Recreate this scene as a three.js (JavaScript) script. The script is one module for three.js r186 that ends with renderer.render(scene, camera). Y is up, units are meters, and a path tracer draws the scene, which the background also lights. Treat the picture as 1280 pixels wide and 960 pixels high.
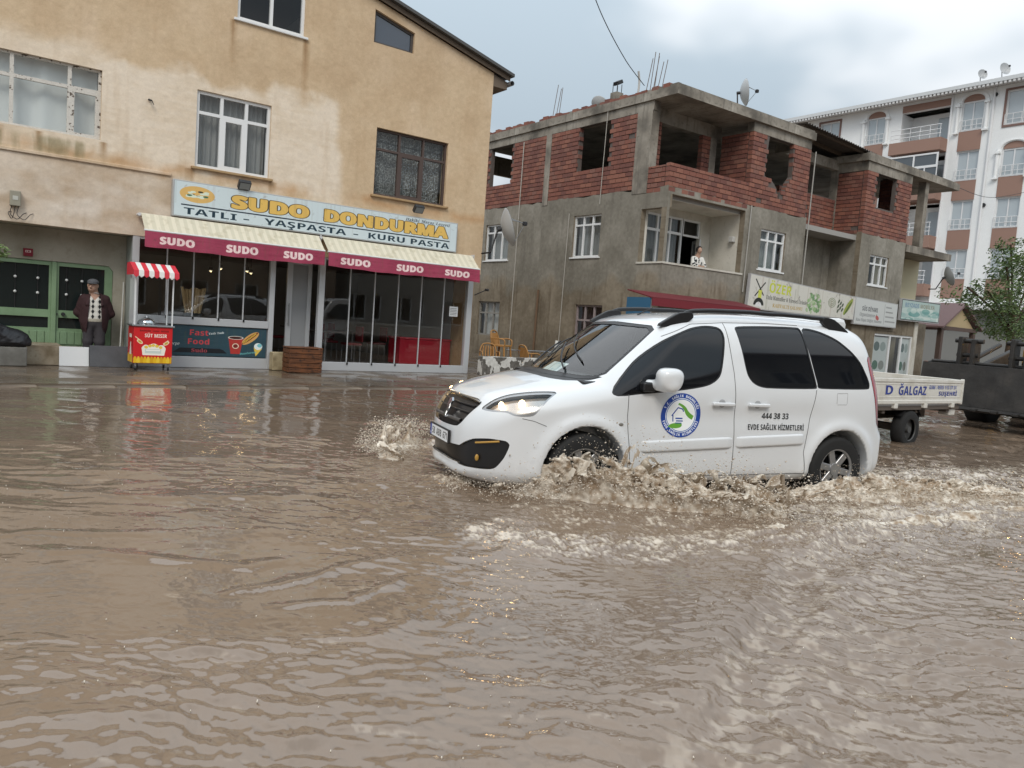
import * as THREE from 'three';
import { mergeGeometries, mergeVertices, toCreasedNormals } from 'three/addons/utils/BufferGeometryUtils.js';
import { RoundedBoxGeometry } from 'three/addons/geometries/RoundedBoxGeometry.js';
import { ImprovedNoise } from 'three/addons/math/ImprovedNoise.js';

// ------------------------------------------------------------------ camera, sky, sun, exposure
const scene = new THREE.Scene();
const camera = new THREE.PerspectiveCamera(53.22, 4 / 3, 0.05, 900);
{
  const pitch = 0.0810857, roll = 0.072387, yaw = 0.634871;
  const fwd = new THREE.Vector3(Math.sin(yaw), 0, -Math.cos(yaw)), right = new THREE.Vector3(Math.cos(yaw), 0, Math.sin(yaw)), up = new THREE.Vector3(0, 1, 0);
  const f2 = fwd.clone().multiplyScalar(Math.cos(pitch)).addScaledVector(up, -Math.sin(pitch));
  const u2 = up.clone().multiplyScalar(Math.cos(pitch)).addScaledVector(fwd, Math.sin(pitch));
  const r1 = right.clone().multiplyScalar(Math.cos(roll)).addScaledVector(u2, Math.sin(roll));
  const u1 = u2.clone().multiplyScalar(Math.cos(roll)).addScaledVector(right, -Math.sin(roll));
  camera.quaternion.setFromRotationMatrix(new THREE.Matrix4().makeBasis(r1, u1, f2.clone().negate()));
  camera.position.set(0, 1.4, 0);
}
const renderer = new THREE.WebGLRenderer({ antialias: true });
renderer.setSize(1024, 768);
renderer.toneMapping = THREE.LinearToneMapping;
renderer.toneMappingExposure = 1.2;
renderer.shadowMap.enabled = true;
const SKY = 0.54, SUN = 1.3;

// seeded random numbers and noise
function rng(seed) { let a = seed >>> 0; return () => { a = (a + 0x6D2B79F5) >>> 0; let t = a; t = Math.imul(t ^ (t >>> 15), t | 1); t ^= t + Math.imul(t ^ (t >>> 7), t | 61); return ((t ^ (t >>> 14)) >>> 0) / 4294967296; }; }
function hash2(x, y, s) { let h = Math.imul(x | 0, 374761393) + Math.imul(y | 0, 668265263) + Math.imul(s | 0, 974634541); h = Math.imul(h ^ (h >>> 13), 1274126177); return ((h ^ (h >>> 16)) >>> 0) / 4294967296; }
function vnoise(x, y, s = 0, per = 0) {
  let xi = Math.floor(x), yi = Math.floor(y); const fx = x - xi, fy = y - yi, u = fx * fx * (3 - 2 * fx), v = fy * fy * (3 - 2 * fy);
  let x1 = xi + 1, y1 = yi + 1;
  if (per) { const m = (a) => ((a % per) + per) % per; xi = m(xi); x1 = m(x1); yi = m(yi); y1 = m(y1); }
  const a = hash2(xi, yi, s), b = hash2(x1, yi, s), c = hash2(xi, y1, s), d = hash2(x1, y1, s);
  return a + (b - a) * u + (c - a) * v + (a - b - c + d) * u * v;
}
function fbm(x, y, oct = 4, s = 0, per = 0) { let r = 0, a = 0.5, n = 0; for (let i = 0; i < oct; i++) { r += a * vnoise(x, y, s + i * 17, per); n += a; x *= 2; y *= 2; if (per) per *= 2; a *= 0.5; } return r / n; }
const clamp = (x, a = 0, b = 1) => Math.min(b, Math.max(a, x));
const sstep = (a, b, x) => { const t = clamp((x - a) / (b - a)); return t * t * (3 - 2 * t); };
const mix = (a, b, t) => a + (b - a) * t;
const hexRGB = (h) => [(h >> 16) & 255, (h >> 8) & 255, h & 255];
const mix3 = (a, b, t) => [mix(a[0], b[0], t), mix(a[1], b[1], t), mix(a[2], b[2], t)];

{ // rainy sky: bright white overcast with soft blue-grey cloud patches
  const W = 1024, H = 512, d = new Float32Array(W * H * 4);
  for (let j = 0; j < H; j++) for (let i = 0; i < W; i++) {
    const lon = (i + 0.5) / W * 2 * Math.PI - Math.PI, lat = ((j + 0.5) / H - 0.5) * Math.PI;
    const cl = Math.cos(lat), dx = cl * Math.cos(lon), dy = Math.sin(lat), dz = cl * Math.sin(lon);
    const k = 1 / (Math.max(dy, 0) + 0.22), u = dx * k * 1.5 + 9.3, v = dz * k * 1.5 + 4.1;
    const n1 = fbm(u, v, 5, 11), n2 = fbm(u * 2.3 + 5, v * 2.3, 4, 29);
    let t = sstep(0.38, 0.60, n1 * 0.75 + n2 * 0.25);
    const over = 1 + 2 * Math.max(dy, 0); // overcast sky: three times brighter overhead than at the horizon
    const cc = mix3([0.90, 0.945, 0.99], [0.46, 0.565, 0.655], t * 0.9).map((q) => q * over * (1 - 0.08 * sstep(0.25, 0, dy)));
    const o = (j * W + i) * 4; d[o] = cc[0] * SKY; d[o + 1] = cc[1] * SKY; d[o + 2] = cc[2] * SKY; d[o + 3] = 1;
  }
  const t = new THREE.DataTexture(d, W, H, THREE.RGBAFormat, THREE.FloatType);
  t.mapping = THREE.EquirectangularReflectionMapping; t.magFilter = THREE.LinearFilter; t.minFilter = THREE.LinearFilter; t.needsUpdate = true;
  scene.background = t; scene.environment = t;
}
const sun = new THREE.DirectionalLight(0xfff6ea, SUN);
sun.position.set(-14, 34, 16); sun.target.position.set(8, 0, -10); sun.castShadow = true; sun.shadow.radius = 40;
Object.assign(sun.shadow.camera, { left: -45, right: 45, top: 45, bottom: -45, near: 1, far: 120 }); sun.shadow.mapSize.set(2048, 2048);
scene.add(sun, sun.target);

// ------------------------------------------------------------------ helpers
const names = new Map();
function numbered(n) { const k = names.get(n) || 0; names.set(n, k + 1); return k ? `${n}_${String(k).padStart(3, '0')}` : n; }
function M(color, o = {}) { const c = Array.isArray(color) ? new THREE.Color().setRGB(...color) : new THREE.Color(color); return new THREE.MeshPhysicalMaterial({ color: c, roughness: 0.8, metalness: 0, side: THREE.DoubleSide, ...o }); }
function shadow(m) { m.castShadow = m.receiveShadow = true; return m; }
function tag(o, label, category, group, kind) { if (label) o.userData.label = label; if (category) o.userData.category = category; if (group) o.userData.group = group; if (kind) o.userData.kind = kind; return o; }
function thing(name, label, category, pos = [0, 0, 0], turn = 0, group) { const g = new THREE.Group(); g.name = numbered(name); g.position.set(...pos); g.rotation.y = turn; tag(g, label, category, group); scene.add(g); return g; }
function norm(g) { g = g.index ? g.toNonIndexed() : g; for (const k of Object.keys(g.attributes)) if (!['position', 'normal', 'uv', 'color'].includes(k)) g.deleteAttribute(k); if (!g.attributes.uv) g.setAttribute('uv', new THREE.BufferAttribute(new Float32Array(g.attributes.position.count * 2), 2)); if (!g.attributes.normal) g.computeVertexNormals(); return g; }
function merge(gs) { gs = (Array.isArray(gs) ? gs : [gs]).flat(9).filter(Boolean); if (gs.length === 1) return gs[0]; const hasC = gs.some((g) => g.attributes.color); const r = gs.map(norm); if (hasC) for (const g of r) if (!g.attributes.color) g.setAttribute('color', new THREE.BufferAttribute(new Float32Array(g.attributes.position.count * 3).fill(1), 3)); return mergeGeometries(r); }
function part(name, geo, m, parent) { const o = shadow(new THREE.Mesh(merge(geo), m)); o.name = parent ? name : numbered(name); (parent || scene).add(o); return o; }
function solo(name, geo, m, label, category, group, kind) { return tag(part(name, geo, m), label, category, group, kind); }
function metreUV(g, k = 1) { // planar uv in metres by the main direction of each face
  g = norm(g); const p = g.attributes.position, n = g.attributes.normal, uv = g.attributes.uv;
  for (let i = 0; i < p.count; i++) { const ax = Math.abs(n.getX(i)), ay = Math.abs(n.getY(i)), az = Math.abs(n.getZ(i)); if (ax > ay && ax > az) uv.setXY(i, p.getZ(i) * k, p.getY(i) * k); else if (ay > az) uv.setXY(i, p.getX(i) * k, p.getZ(i) * k); else uv.setXY(i, p.getX(i) * k, p.getY(i) * k); }
  return g;
}
function bx(x0, x1, y0, y1, z0, z1) { const g = new THREE.BoxGeometry(Math.abs(x1 - x0), Math.abs(y1 - y0), Math.abs(z1 - z0)); g.translate((x0 + x1) / 2, (y0 + y1) / 2, (z0 + z1) / 2); return metreUV(g); }
function rb(x0, x1, y0, y1, z0, z1, r = 0.02, seg = 2) { const g = new RoundedBoxGeometry(Math.abs(x1 - x0), Math.abs(y1 - y0), Math.abs(z1 - z0), seg, Math.min(r, Math.abs(x1 - x0) / 2.01, Math.abs(y1 - y0) / 2.01, Math.abs(z1 - z0) / 2.01)); g.translate((x0 + x1) / 2, (y0 + y1) / 2, (z0 + z1) / 2); return metreUV(g); }
function tube(pts, r, seg = 0, rad = 6) { const c = new THREE.CatmullRomCurve3(pts.map((p) => new THREE.Vector3(...p)), false, 'catmullrom', 0.4); return norm(new THREE.TubeGeometry(c, seg || Math.max(2, pts.length * 4), r, rad, false)); }
function rod(a, b, r0, r1 = r0, rad = 8) { const A = new THREE.Vector3(...a), B = new THREE.Vector3(...b), d = B.clone().sub(A); const g = new THREE.CylinderGeometry(r1, r0, d.length(), rad); g.applyQuaternion(new THREE.Quaternion().setFromUnitVectors(new THREE.Vector3(0, 1, 0), d.clone().normalize())); g.translate((A.x + B.x) / 2, (A.y + B.y) / 2, (A.z + B.z) / 2); return norm(g); }
function ex(pts, depth, holes = [], bevel = 0) { // polygon in xy, extruded along z from 0 to depth
  const s = new THREE.Shape(pts.map((p) => new THREE.Vector2(...p))); for (const h of holes) s.holes.push(new THREE.Path(h.map((p) => new THREE.Vector2(...p))));
  return norm(new THREE.ExtrudeGeometry(s, { depth, bevelEnabled: bevel > 0, bevelThickness: bevel, bevelSize: bevel, bevelSegments: 2, curveSegments: 12 }));
}
const rectPts = (x0, x1, y0, y1) => [[x0, y0], [x1, y0], [x1, y1], [x0, y1]];
function tf(g, m) { g.applyMatrix4(m); return g; }
const mRotY = (a) => new THREE.Matrix4().makeRotationY(a), mTr = (x, y, z) => new THREE.Matrix4().makeTranslation(x, y, z);
function sideways(g, X) { return tf(g, mTr(X, 0, 0).multiply(mRotY(-Math.PI / 2))); } // xy shape -> plane x = X: shape x becomes world z, depth grows to -x
function dtex(W, H, fn, o = {}) { // fn(u, v, i, j) -> [r,g,b] 0..255
  const d = new Uint8Array(W * H * 4);
  for (let j = 0; j < H; j++) for (let i = 0; i < W; i++) { const c = fn((i + 0.5) / W, (j + 0.5) / H, i, j), k = (j * W + i) * 4; d[k] = clamp(c[0], 0, 255); d[k + 1] = clamp(c[1], 0, 255); d[k + 2] = clamp(c[2], 0, 255); d[k + 3] = c.length > 3 ? c[3] : 255; }
  const t = new THREE.DataTexture(d, W, H, THREE.RGBAFormat); t.wrapS = t.wrapT = THREE.RepeatWrapping; t.magFilter = THREE.LinearFilter; t.minFilter = THREE.LinearMipmapLinearFilter; t.generateMipmaps = true; t.colorSpace = o.linear ? THREE.NoColorSpace : THREE.SRGBColorSpace; t.needsUpdate = true;
  if (o.rep) t.repeat.set(o.rep[0], o.rep[1]); if (o.off) t.offset.set(o.off[0], o.off[1]); return t;
}
function ctex(W, H, draw, o = {}) { const c = document.createElement('canvas'); c.width = W; c.height = H; const x = c.getContext('2d'); draw(x, W, H); const t = new THREE.CanvasTexture(c); t.colorSpace = THREE.SRGBColorSpace; t.magFilter = THREE.LinearFilter; t.anisotropy = 8; t.needsUpdate = true; return t; }
function grime(c, w, h, seed, n = 60, a = 0.05) { const R = rng(seed); for (let i = 0; i < n; i++) { const x = R() * w, ww = 2 + R() * 18, y = R() < 0.6 ? 0 : R() * h, hh = (0.2 + 0.8 * R()) * h; c.fillStyle = `rgba(${90 + R() * 40},${80 + R() * 30},${62 + R() * 20},${a * R()})`; c.fillRect(x, y, ww, hh); } for (let i = 0; i < n * 2; i++) { c.fillStyle = `rgba(70,60,48,${a * 1.6 * R()})`; c.beginPath(); c.ellipse(R() * w, R() * h, 2 + R() * 16, 1 + R() * 6, R() * 3, 0, 7); c.fill(); } }
function panelXY(x0, x1, y0, y1, z) { const g = new THREE.PlaneGeometry(x1 - x0, y1 - y0); g.translate((x0 + x1) / 2, (y0 + y1) / 2, z); return norm(g); }
// rough plaster and concrete textures, tiling every 4 m
const texBump = dtex(512, 512, (u, v) => { const n = fbm(u * 24, v * 24, 5, 3, 24) * 255; return [n, n, n]; }, { linear: true, rep: [0.25, 0.25] });
function speckTex(base, dark, light, seed, rep = 0.25, amt = 1, streak = 0) {
  const B = hexRGB(base), D = hexRGB(dark), L = hexRGB(light);
  return dtex(512, 512, (u, v) => {
    const a = fbm(u * 6, v * 6, 5, seed, 6), b = fbm(u * 40, v * 40, 3, seed + 7, 40), s = streak ? fbm(u * 36, v * 3, 3, seed + 31, 3 * 0) : 0.5;
    let c = mix3(B, D, clamp((a - 0.5) * 3.2 * amt)); c = mix3(c, L, clamp((0.47 - a) * 3.0 * amt)); c = mix3(c, D, clamp((b - 0.6) * 1.6 * amt)); if (streak) c = mix3(c, D, clamp((s - 0.55) * 2.4) * streak);
    const g = (hash2(u * 512, v * 512, seed) - 0.5) * 10; return [c[0] + g, c[1] + g, c[2] + g];
  }, { rep: [rep, rep] });
}
const glassClear = M(0xffffff, { transmission: 1, thickness: 0, roughness: 0.02, ior: 1.5, color: new THREE.Color(0.92, 0.95, 0.95) });
const matWhitePVC = M([0.74, 0.75, 0.75], { roughness: 0.35 });
const matDark = M([0.02, 0.02, 0.022], { roughness: 0.6 });
const matBlack = M([0.012, 0.012, 0.013], { roughness: 0.5 });
const matSteel = M([0.42, 0.43, 0.44], { roughness: 0.35, metalness: 0.9 });
const matAlu = M([0.52, 0.535, 0.55], { roughness: 0.4, metalness: 0.25 });
const matConcrete = M(0xffffff, { map: speckTex(0x8d867b, 0x5d5850, 0xa8a297, 41, 0.3, 1, 0.7), bumpMap: texBump, bumpScale: 0.006, roughness: 0.85 });
const matInterior = M([0.33, 0.32, 0.30], { roughness: 0.9 });
const matCurtain = M([0.72, 0.71, 0.69], { roughness: 0.95, transmission: 0.25, thickness: 0 });
function curtainGeo(x0, x1, y0, y1, z, amp = 0.025, waves = 8, seed = 1) {
  const nx = Math.max(8, Math.round((x1 - x0) * 40)), g = new THREE.PlaneGeometry(x1 - x0, y1 - y0, nx, 3); const p = g.attributes.position;
  for (let i = 0; i < p.count; i++) { const x = p.getX(i); p.setZ(i, amp * Math.sin(x * waves * 6.28 + 1.5 * Math.sin(x * 7 + seed) + seed)); }
  g.translate((x0 + x1) / 2, (y0 + y1) / 2, z); g.computeVertexNormals(); return norm(g);
}
// window in the xy plane, front face of the frame at z = zf; cells: rectangles of glass. Returned as part Group "window" > frame, pane, curtain
function windowXY(parent, x0, x1, y0, y1, zf, cells, o = {}) {
  const fm = o.frame || matWhitePVC, t = o.t ?? 0.055, dp = o.depth ?? 0.07;
  const w = new THREE.Group(); w.name = 'window'; parent.add(w);
  const holes = cells.map(([a, b, c, d]) => rectPts(a, b, c, d));
  part('frame', tf(ex(rectPts(x0, x1, y0, y1), dp, holes), mTr(0, 0, zf - dp)), fm, w);
  for (const [a, b, c, d] of cells) part('pane', panelXY(a - 0.005, b + 0.005, c - 0.005, d + 0.005, zf - dp * 0.55), o.glass || glassClear, w);
  if (o.sill) part('sill', rb(x0 - 0.07, x1 + 0.07, y0 - 0.05, y0 - 0.002, zf - 0.1, zf + (o.sillOut ?? 0.16), 0.01), o.sillMat || matWhitePVC, w);
  if (o.curtain) part('curtain', curtainGeo(x0 + 0.04, x1 - 0.04, y0, y1, zf - dp - 0.14, o.curtain.amp ?? 0.022, o.curtain.waves ?? 5, o.curtain.seed ?? 1), o.curtain.mat || matCurtain, w);
  return w;
}
// surface nets: mesh the zero level of f(x,y,z) (negative inside)
function surfaceNets(f, lo, hi, h, project = 2) {
  const n = [0, 1, 2].map((i) => Math.ceil((hi[i] - lo[i]) / h) + 1), [nx, ny, nz] = n, v = new Float32Array(nx * ny * nz);
  for (let k = 0, o = 0; k < nz; k++) for (let j = 0; j < ny; j++) for (let i = 0; i < nx; i++, o++) v[o] = f(lo[0] + i * h, lo[1] + j * h, lo[2] + k * h);
  const id = new Int32Array(nx * ny * nz).fill(-1), P = [], idx = [], sx = 1, sy = nx, sz = nx * ny;
  const E = [[0, 1], [2, 3], [4, 5], [6, 7], [0, 2], [1, 3], [4, 6], [5, 7], [0, 4], [1, 5], [2, 6], [3, 7]];
  for (let k = 0; k < nz - 1; k++) for (let j = 0; j < ny - 1; j++) for (let i = 0; i < nx - 1; i++) {
    const o = i + j * sy + k * sz; const c = [v[o], v[o + sx], v[o + sy], v[o + sx + sy], v[o + sz], v[o + sz + sx], v[o + sz + sy], v[o + sz + sx + sy]];
    let m = 0; for (let q = 0; q < 8; q++) if (c[q] < 0) m |= 1 << q; if (m === 0 || m === 255) continue;
    let ax = 0, ay = 0, az = 0, cnt = 0;
    for (const [a, b] of E) { if ((c[a] < 0) === (c[b] < 0)) continue; const t = c[a] / (c[a] - c[b]); ax += (a & 1) + t * ((b & 1) - (a & 1)); ay += ((a >> 1) & 1) + t * (((b >> 1) & 1) - ((a >> 1) & 1)); az += (a >> 2) + t * ((b >> 2) - (a >> 2)); cnt++; }
    id[o] = P.length / 3; P.push(lo[0] + (i + ax / cnt) * h, lo[1] + (j + ay / cnt) * h, lo[2] + (k + az / cnt) * h);
  }
  const quad = (a, b, c, d, flip) => { if (a < 0 || b < 0 || c < 0 || d < 0) return; if (!flip) idx.push(a, c, b, a, d, c); else idx.push(a, b, c, a, c, d); };
  for (let k = 1; k < nz - 1; k++) for (let j = 1; j < ny - 1; j++) for (let i = 1; i < nx - 1; i++) {
    const o = i + j * sy + k * sz, a = v[o] < 0;
    if (a !== (v[o + sx] < 0)) quad(id[o], id[o - sy], id[o - sy - sz], id[o - sz], a ? 1 : 0);
    if (a !== (v[o + sy] < 0)) quad(id[o], id[o - sz], id[o - sx - sz], id[o - sx], a ? 1 : 0);
    if (a !== (v[o + sz] < 0)) quad(id[o], id[o - sx], id[o - sx - sy], id[o - sy], a ? 1 : 0);
  }
  const N = new Float32Array(P.length), e = h * 0.3;
  for (let q = 0; q < P.length; q += 3) {
    let gx, gy, gz;
    for (let it = 0; it <= project; it++) {
      const x = P[q], y = P[q + 1], z = P[q + 2]; gx = f(x + e, y, z) - f(x - e, y, z); gy = f(x, y + e, z) - f(x, y - e, z); gz = f(x, y, z + e) - f(x, y, z - e);
      const l = Math.hypot(gx, gy, gz) || 1, s = f(x, y, z), st = clamp(s / (l / (2 * e)), -h * 0.5, h * 0.5); gx /= l; gy /= l; gz /= l;
      if (it < project) { P[q] -= gx * st; P[q + 1] -= gy * st; P[q + 2] -= gz * st; }
    }
    N[q] = gx; N[q + 1] = gy; N[q + 2] = gz;
  }
  const g = new THREE.BufferGeometry(); g.setAttribute('position', new THREE.Float32BufferAttribute(P, 3)); g.setAttribute('normal', new THREE.BufferAttribute(N, 3)); g.setIndex(idx); return g;
}
const smin = (a, b, k) => { const h = Math.max(k - Math.abs(a - b), 0) / k; return Math.min(a, b) - h * h * k * 0.25; };
const smax = (a, b, k) => -smin(-a, -b, k);
function capsule(px, py, pz, a, b, ra, rb2) { const bx_ = b[0] - a[0], by = b[1] - a[1], bz = b[2] - a[2], x = px - a[0], y = py - a[1], z = pz - a[2]; const t = clamp((x * bx_ + y * by + z * bz) / (bx_ * bx_ + by * by + bz * bz || 1)); return Math.hypot(x - bx_ * t, y - by * t, z - bz * t) - mix(ra, rb2, t); }
function ell(px, py, pz, c, r) { const x = (px - c[0]) / r[0], y = (py - c[1]) / r[1], z = (pz - c[2]) / r[2], k = Math.hypot(x, y, z); return (k - 1) * Math.min(r[0], r[1], r[2]); }
// triangle soup {p:[9 per tri], n:[9 per tri]} split by the sign of fn(x,y,z,nx,ny,nz)
function soup(g) { const s = g.index ? g.toNonIndexed() : g; return { p: Array.from(s.attributes.position.array), n: Array.from(s.attributes.normal.array) }; }
function splitSoup(s, fn, box) { // box [x0,x1,y0,y1]: triangles wholly outside it count as positive
  const A = { p: [], n: [] }, B = { p: [], n: [] }, p = s.p, n = s.n, F = [0, 0, 0];
  const put = (D, t) => { for (let o = t; o < t + 9; o++) { D.p.push(p[o]); D.n.push(n[o]); } };
  for (let t = 0; t < p.length; t += 9) {
    if (box) { const x0 = Math.min(p[t], p[t + 3], p[t + 6]), x1 = Math.max(p[t], p[t + 3], p[t + 6]), y0 = Math.min(p[t + 1], p[t + 4], p[t + 7]), y1 = Math.max(p[t + 1], p[t + 4], p[t + 7]); if (x1 < box[0] || x0 > box[1] || y1 < box[2] || y0 > box[3]) { put(B, t); continue; } }
    let neg = 0; for (let k = 0; k < 3; k++) { const o = t + k * 3; F[k] = fn(p[o], p[o + 1], p[o + 2], n[o], n[o + 1], n[o + 2]); if (F[k] < 0) neg++; }
    if (neg === 3 || neg === 0) { put(neg ? A : B, t); continue; }
    const V = [0, 3, 6].map((o, k) => ({ p: p.slice(t + o, t + o + 3), n: n.slice(t + o, t + o + 3), f: F[k] })), lists = [[], []];
    for (let i = 0; i < 3; i++) { const a = V[i], b = V[(i + 1) % 3]; lists[a.f < 0 ? 0 : 1].push(a); if ((a.f < 0) !== (b.f < 0)) { const u = a.f / (a.f - b.f), m = { p: a.p.map((q, c) => mix(q, b.p[c], u)), n: a.n.map((q, c) => mix(q, b.n[c], u)) }; lists[0].push(m); lists[1].push(m); } }
    [A, B].forEach((D, w) => { const l = lists[w]; for (let i = 1; i + 1 < l.length; i++) for (const q of [l[0], l[i], l[i + 1]]) { D.p.push(...q.p); D.n.push(...q.n); } });
  }
  return [A, B];
}
function soupGeo(s, off = 0) { const p = new Float32Array(s.p.length); for (let i = 0; i < p.length; i++) p[i] = s.p[i] + off * s.n[i]; const g = new THREE.BufferGeometry(); g.setAttribute('position', new THREE.BufferAttribute(p, 3)); g.setAttribute('normal', new THREE.BufferAttribute(new Float32Array(s.n), 3)); g.setAttribute('uv', new THREE.BufferAttribute(new Float32Array(p.length / 3 * 2), 2)); return g; }
// signed distance to a polygon (negative inside)
function polySD(px, py, P) { let d = 1e9, s = 1; for (let i = 0, j = P.length - 1; i < P.length; j = i++) { const [xi, yi] = P[i], [xj, yj] = P[j], ex_ = xj - xi, ey = yj - yi, wx = px - xi, wy = py - yi, t = clamp((wx * ex_ + wy * ey) / (ex_ * ex_ + ey * ey || 1e-9)), bx2 = wx - ex_ * t, by2 = wy - ey * t; d = Math.min(d, bx2 * bx2 + by2 * by2); const c1 = py >= yi, c2 = py < yj, c3 = ex_ * wy > ey * wx; if ((c1 && c2 && c3) || (!c1 && !c2 && !c3)) s = -s; } return s * Math.sqrt(d); }
function smoothPoly(P, n = 6, tension = 0.5) { const c = new THREE.CatmullRomCurve3(P.map((q) => new THREE.Vector3(q[0], q[1], 0)), true, 'catmullrom', tension); return c.getPoints(P.length * n).slice(0, -1).map((v) => [v.x, v.y]); }
function curve1(pts) { return (x) => { if (x <= pts[0][0]) return pts[0][1]; for (let i = 1; i < pts.length; i++) if (x <= pts[i][0]) { const [x0, y0] = pts[i - 1], [x1, y1] = pts[i], t = (x - x0) / (x1 - x0), m0 = i > 1 ? (y1 - pts[i - 2][1]) / (x1 - pts[i - 2][0]) : (y1 - y0) / (x1 - x0), m1 = i < pts.length - 1 ? (pts[i + 1][1] - y0) / (pts[i + 1][0] - x0) : (y1 - y0) / (x1 - x0), d = x1 - x0; return (2 * t ** 3 - 3 * t * t + 1) * y0 + (t ** 3 - 2 * t * t + t) * m0 * d + (-2 * t ** 3 + 3 * t * t) * y1 + (t ** 3 - t * t) * m1 * d; } return pts[pts.length - 1][1]; }; }
// ------------------------------------------------------------------ ground, pavement
const ZA = -16.0, XA = 10.57, PAVE = 0.03;
{
  const road = M(0xffffff, { map: speckTex(0x4a463f, 0x37332d, 0x5a554c, 5, 0.2), roughness: 0.6 });
  const g = new THREE.PlaneGeometry(700, 700, 2, 2); g.rotateX(-Math.PI / 2); const uv = g.attributes.uv, p = g.attributes.position; for (let i = 0; i < p.count; i++) uv.setXY(i, p.getX(i), p.getZ(i));
  g.translate(0, -0.11, 0); solo('ground', g, road, 'dark wet road bed under the brown flood water', 'ground', null, 'structure');
}
const matPave = M(0xffffff, { map: dtex(512, 512, (u, v) => { const n = fbm(u * 8, v * 8, 5, 91, 8), m = fbm(u * 3, v * 3, 3, 17, 3); const c = mix3([92, 80, 68], [128, 116, 102], clamp((n - 0.3) * 1.7)); return mix3(c, [74, 63, 53], clamp((m - 0.5) * 3)); }, { rep: [0.3, 0.3] }), roughnessMap: dtex(256, 256, (u, v) => { const n = clamp((fbm(u * 6, v * 6, 4, 77, 6) - 0.35) * 2.6) * 110 + 25; return [n, n, n]; }, { linear: true, rep: [0.35, 0.35] }), roughness: 1, bumpMap: texBump, bumpScale: 0.004 });
{ // wet pavement in front of the shops, its kerb almost awash
  const s = part('pavement', bx(-14, 60, -0.1, PAVE - 0.002, -26, -12.8), matPave); tag(s, 'wet brown pavement in front of the shops', 'pavement', null, 'structure');
  const R = rng(61);
  const kerbMat = M(0xffffff, { map: speckTex(0x7c7062, 0x584d42, 0x93887a, 23), roughness: 0.35 });
  for (let i = 0; i < 26; i++) { const m = part('kerb_stone', rb(-0.495, 0.495, -0.15, PAVE - 0.004, -0.09, 0.09, 0.02), kerbMat, s); m.position.set(-2.5 + i, (R() - 0.5) * 0.006 - 0.012, -12.72 + (R() - 0.5) * 0.012); }
}
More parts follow.
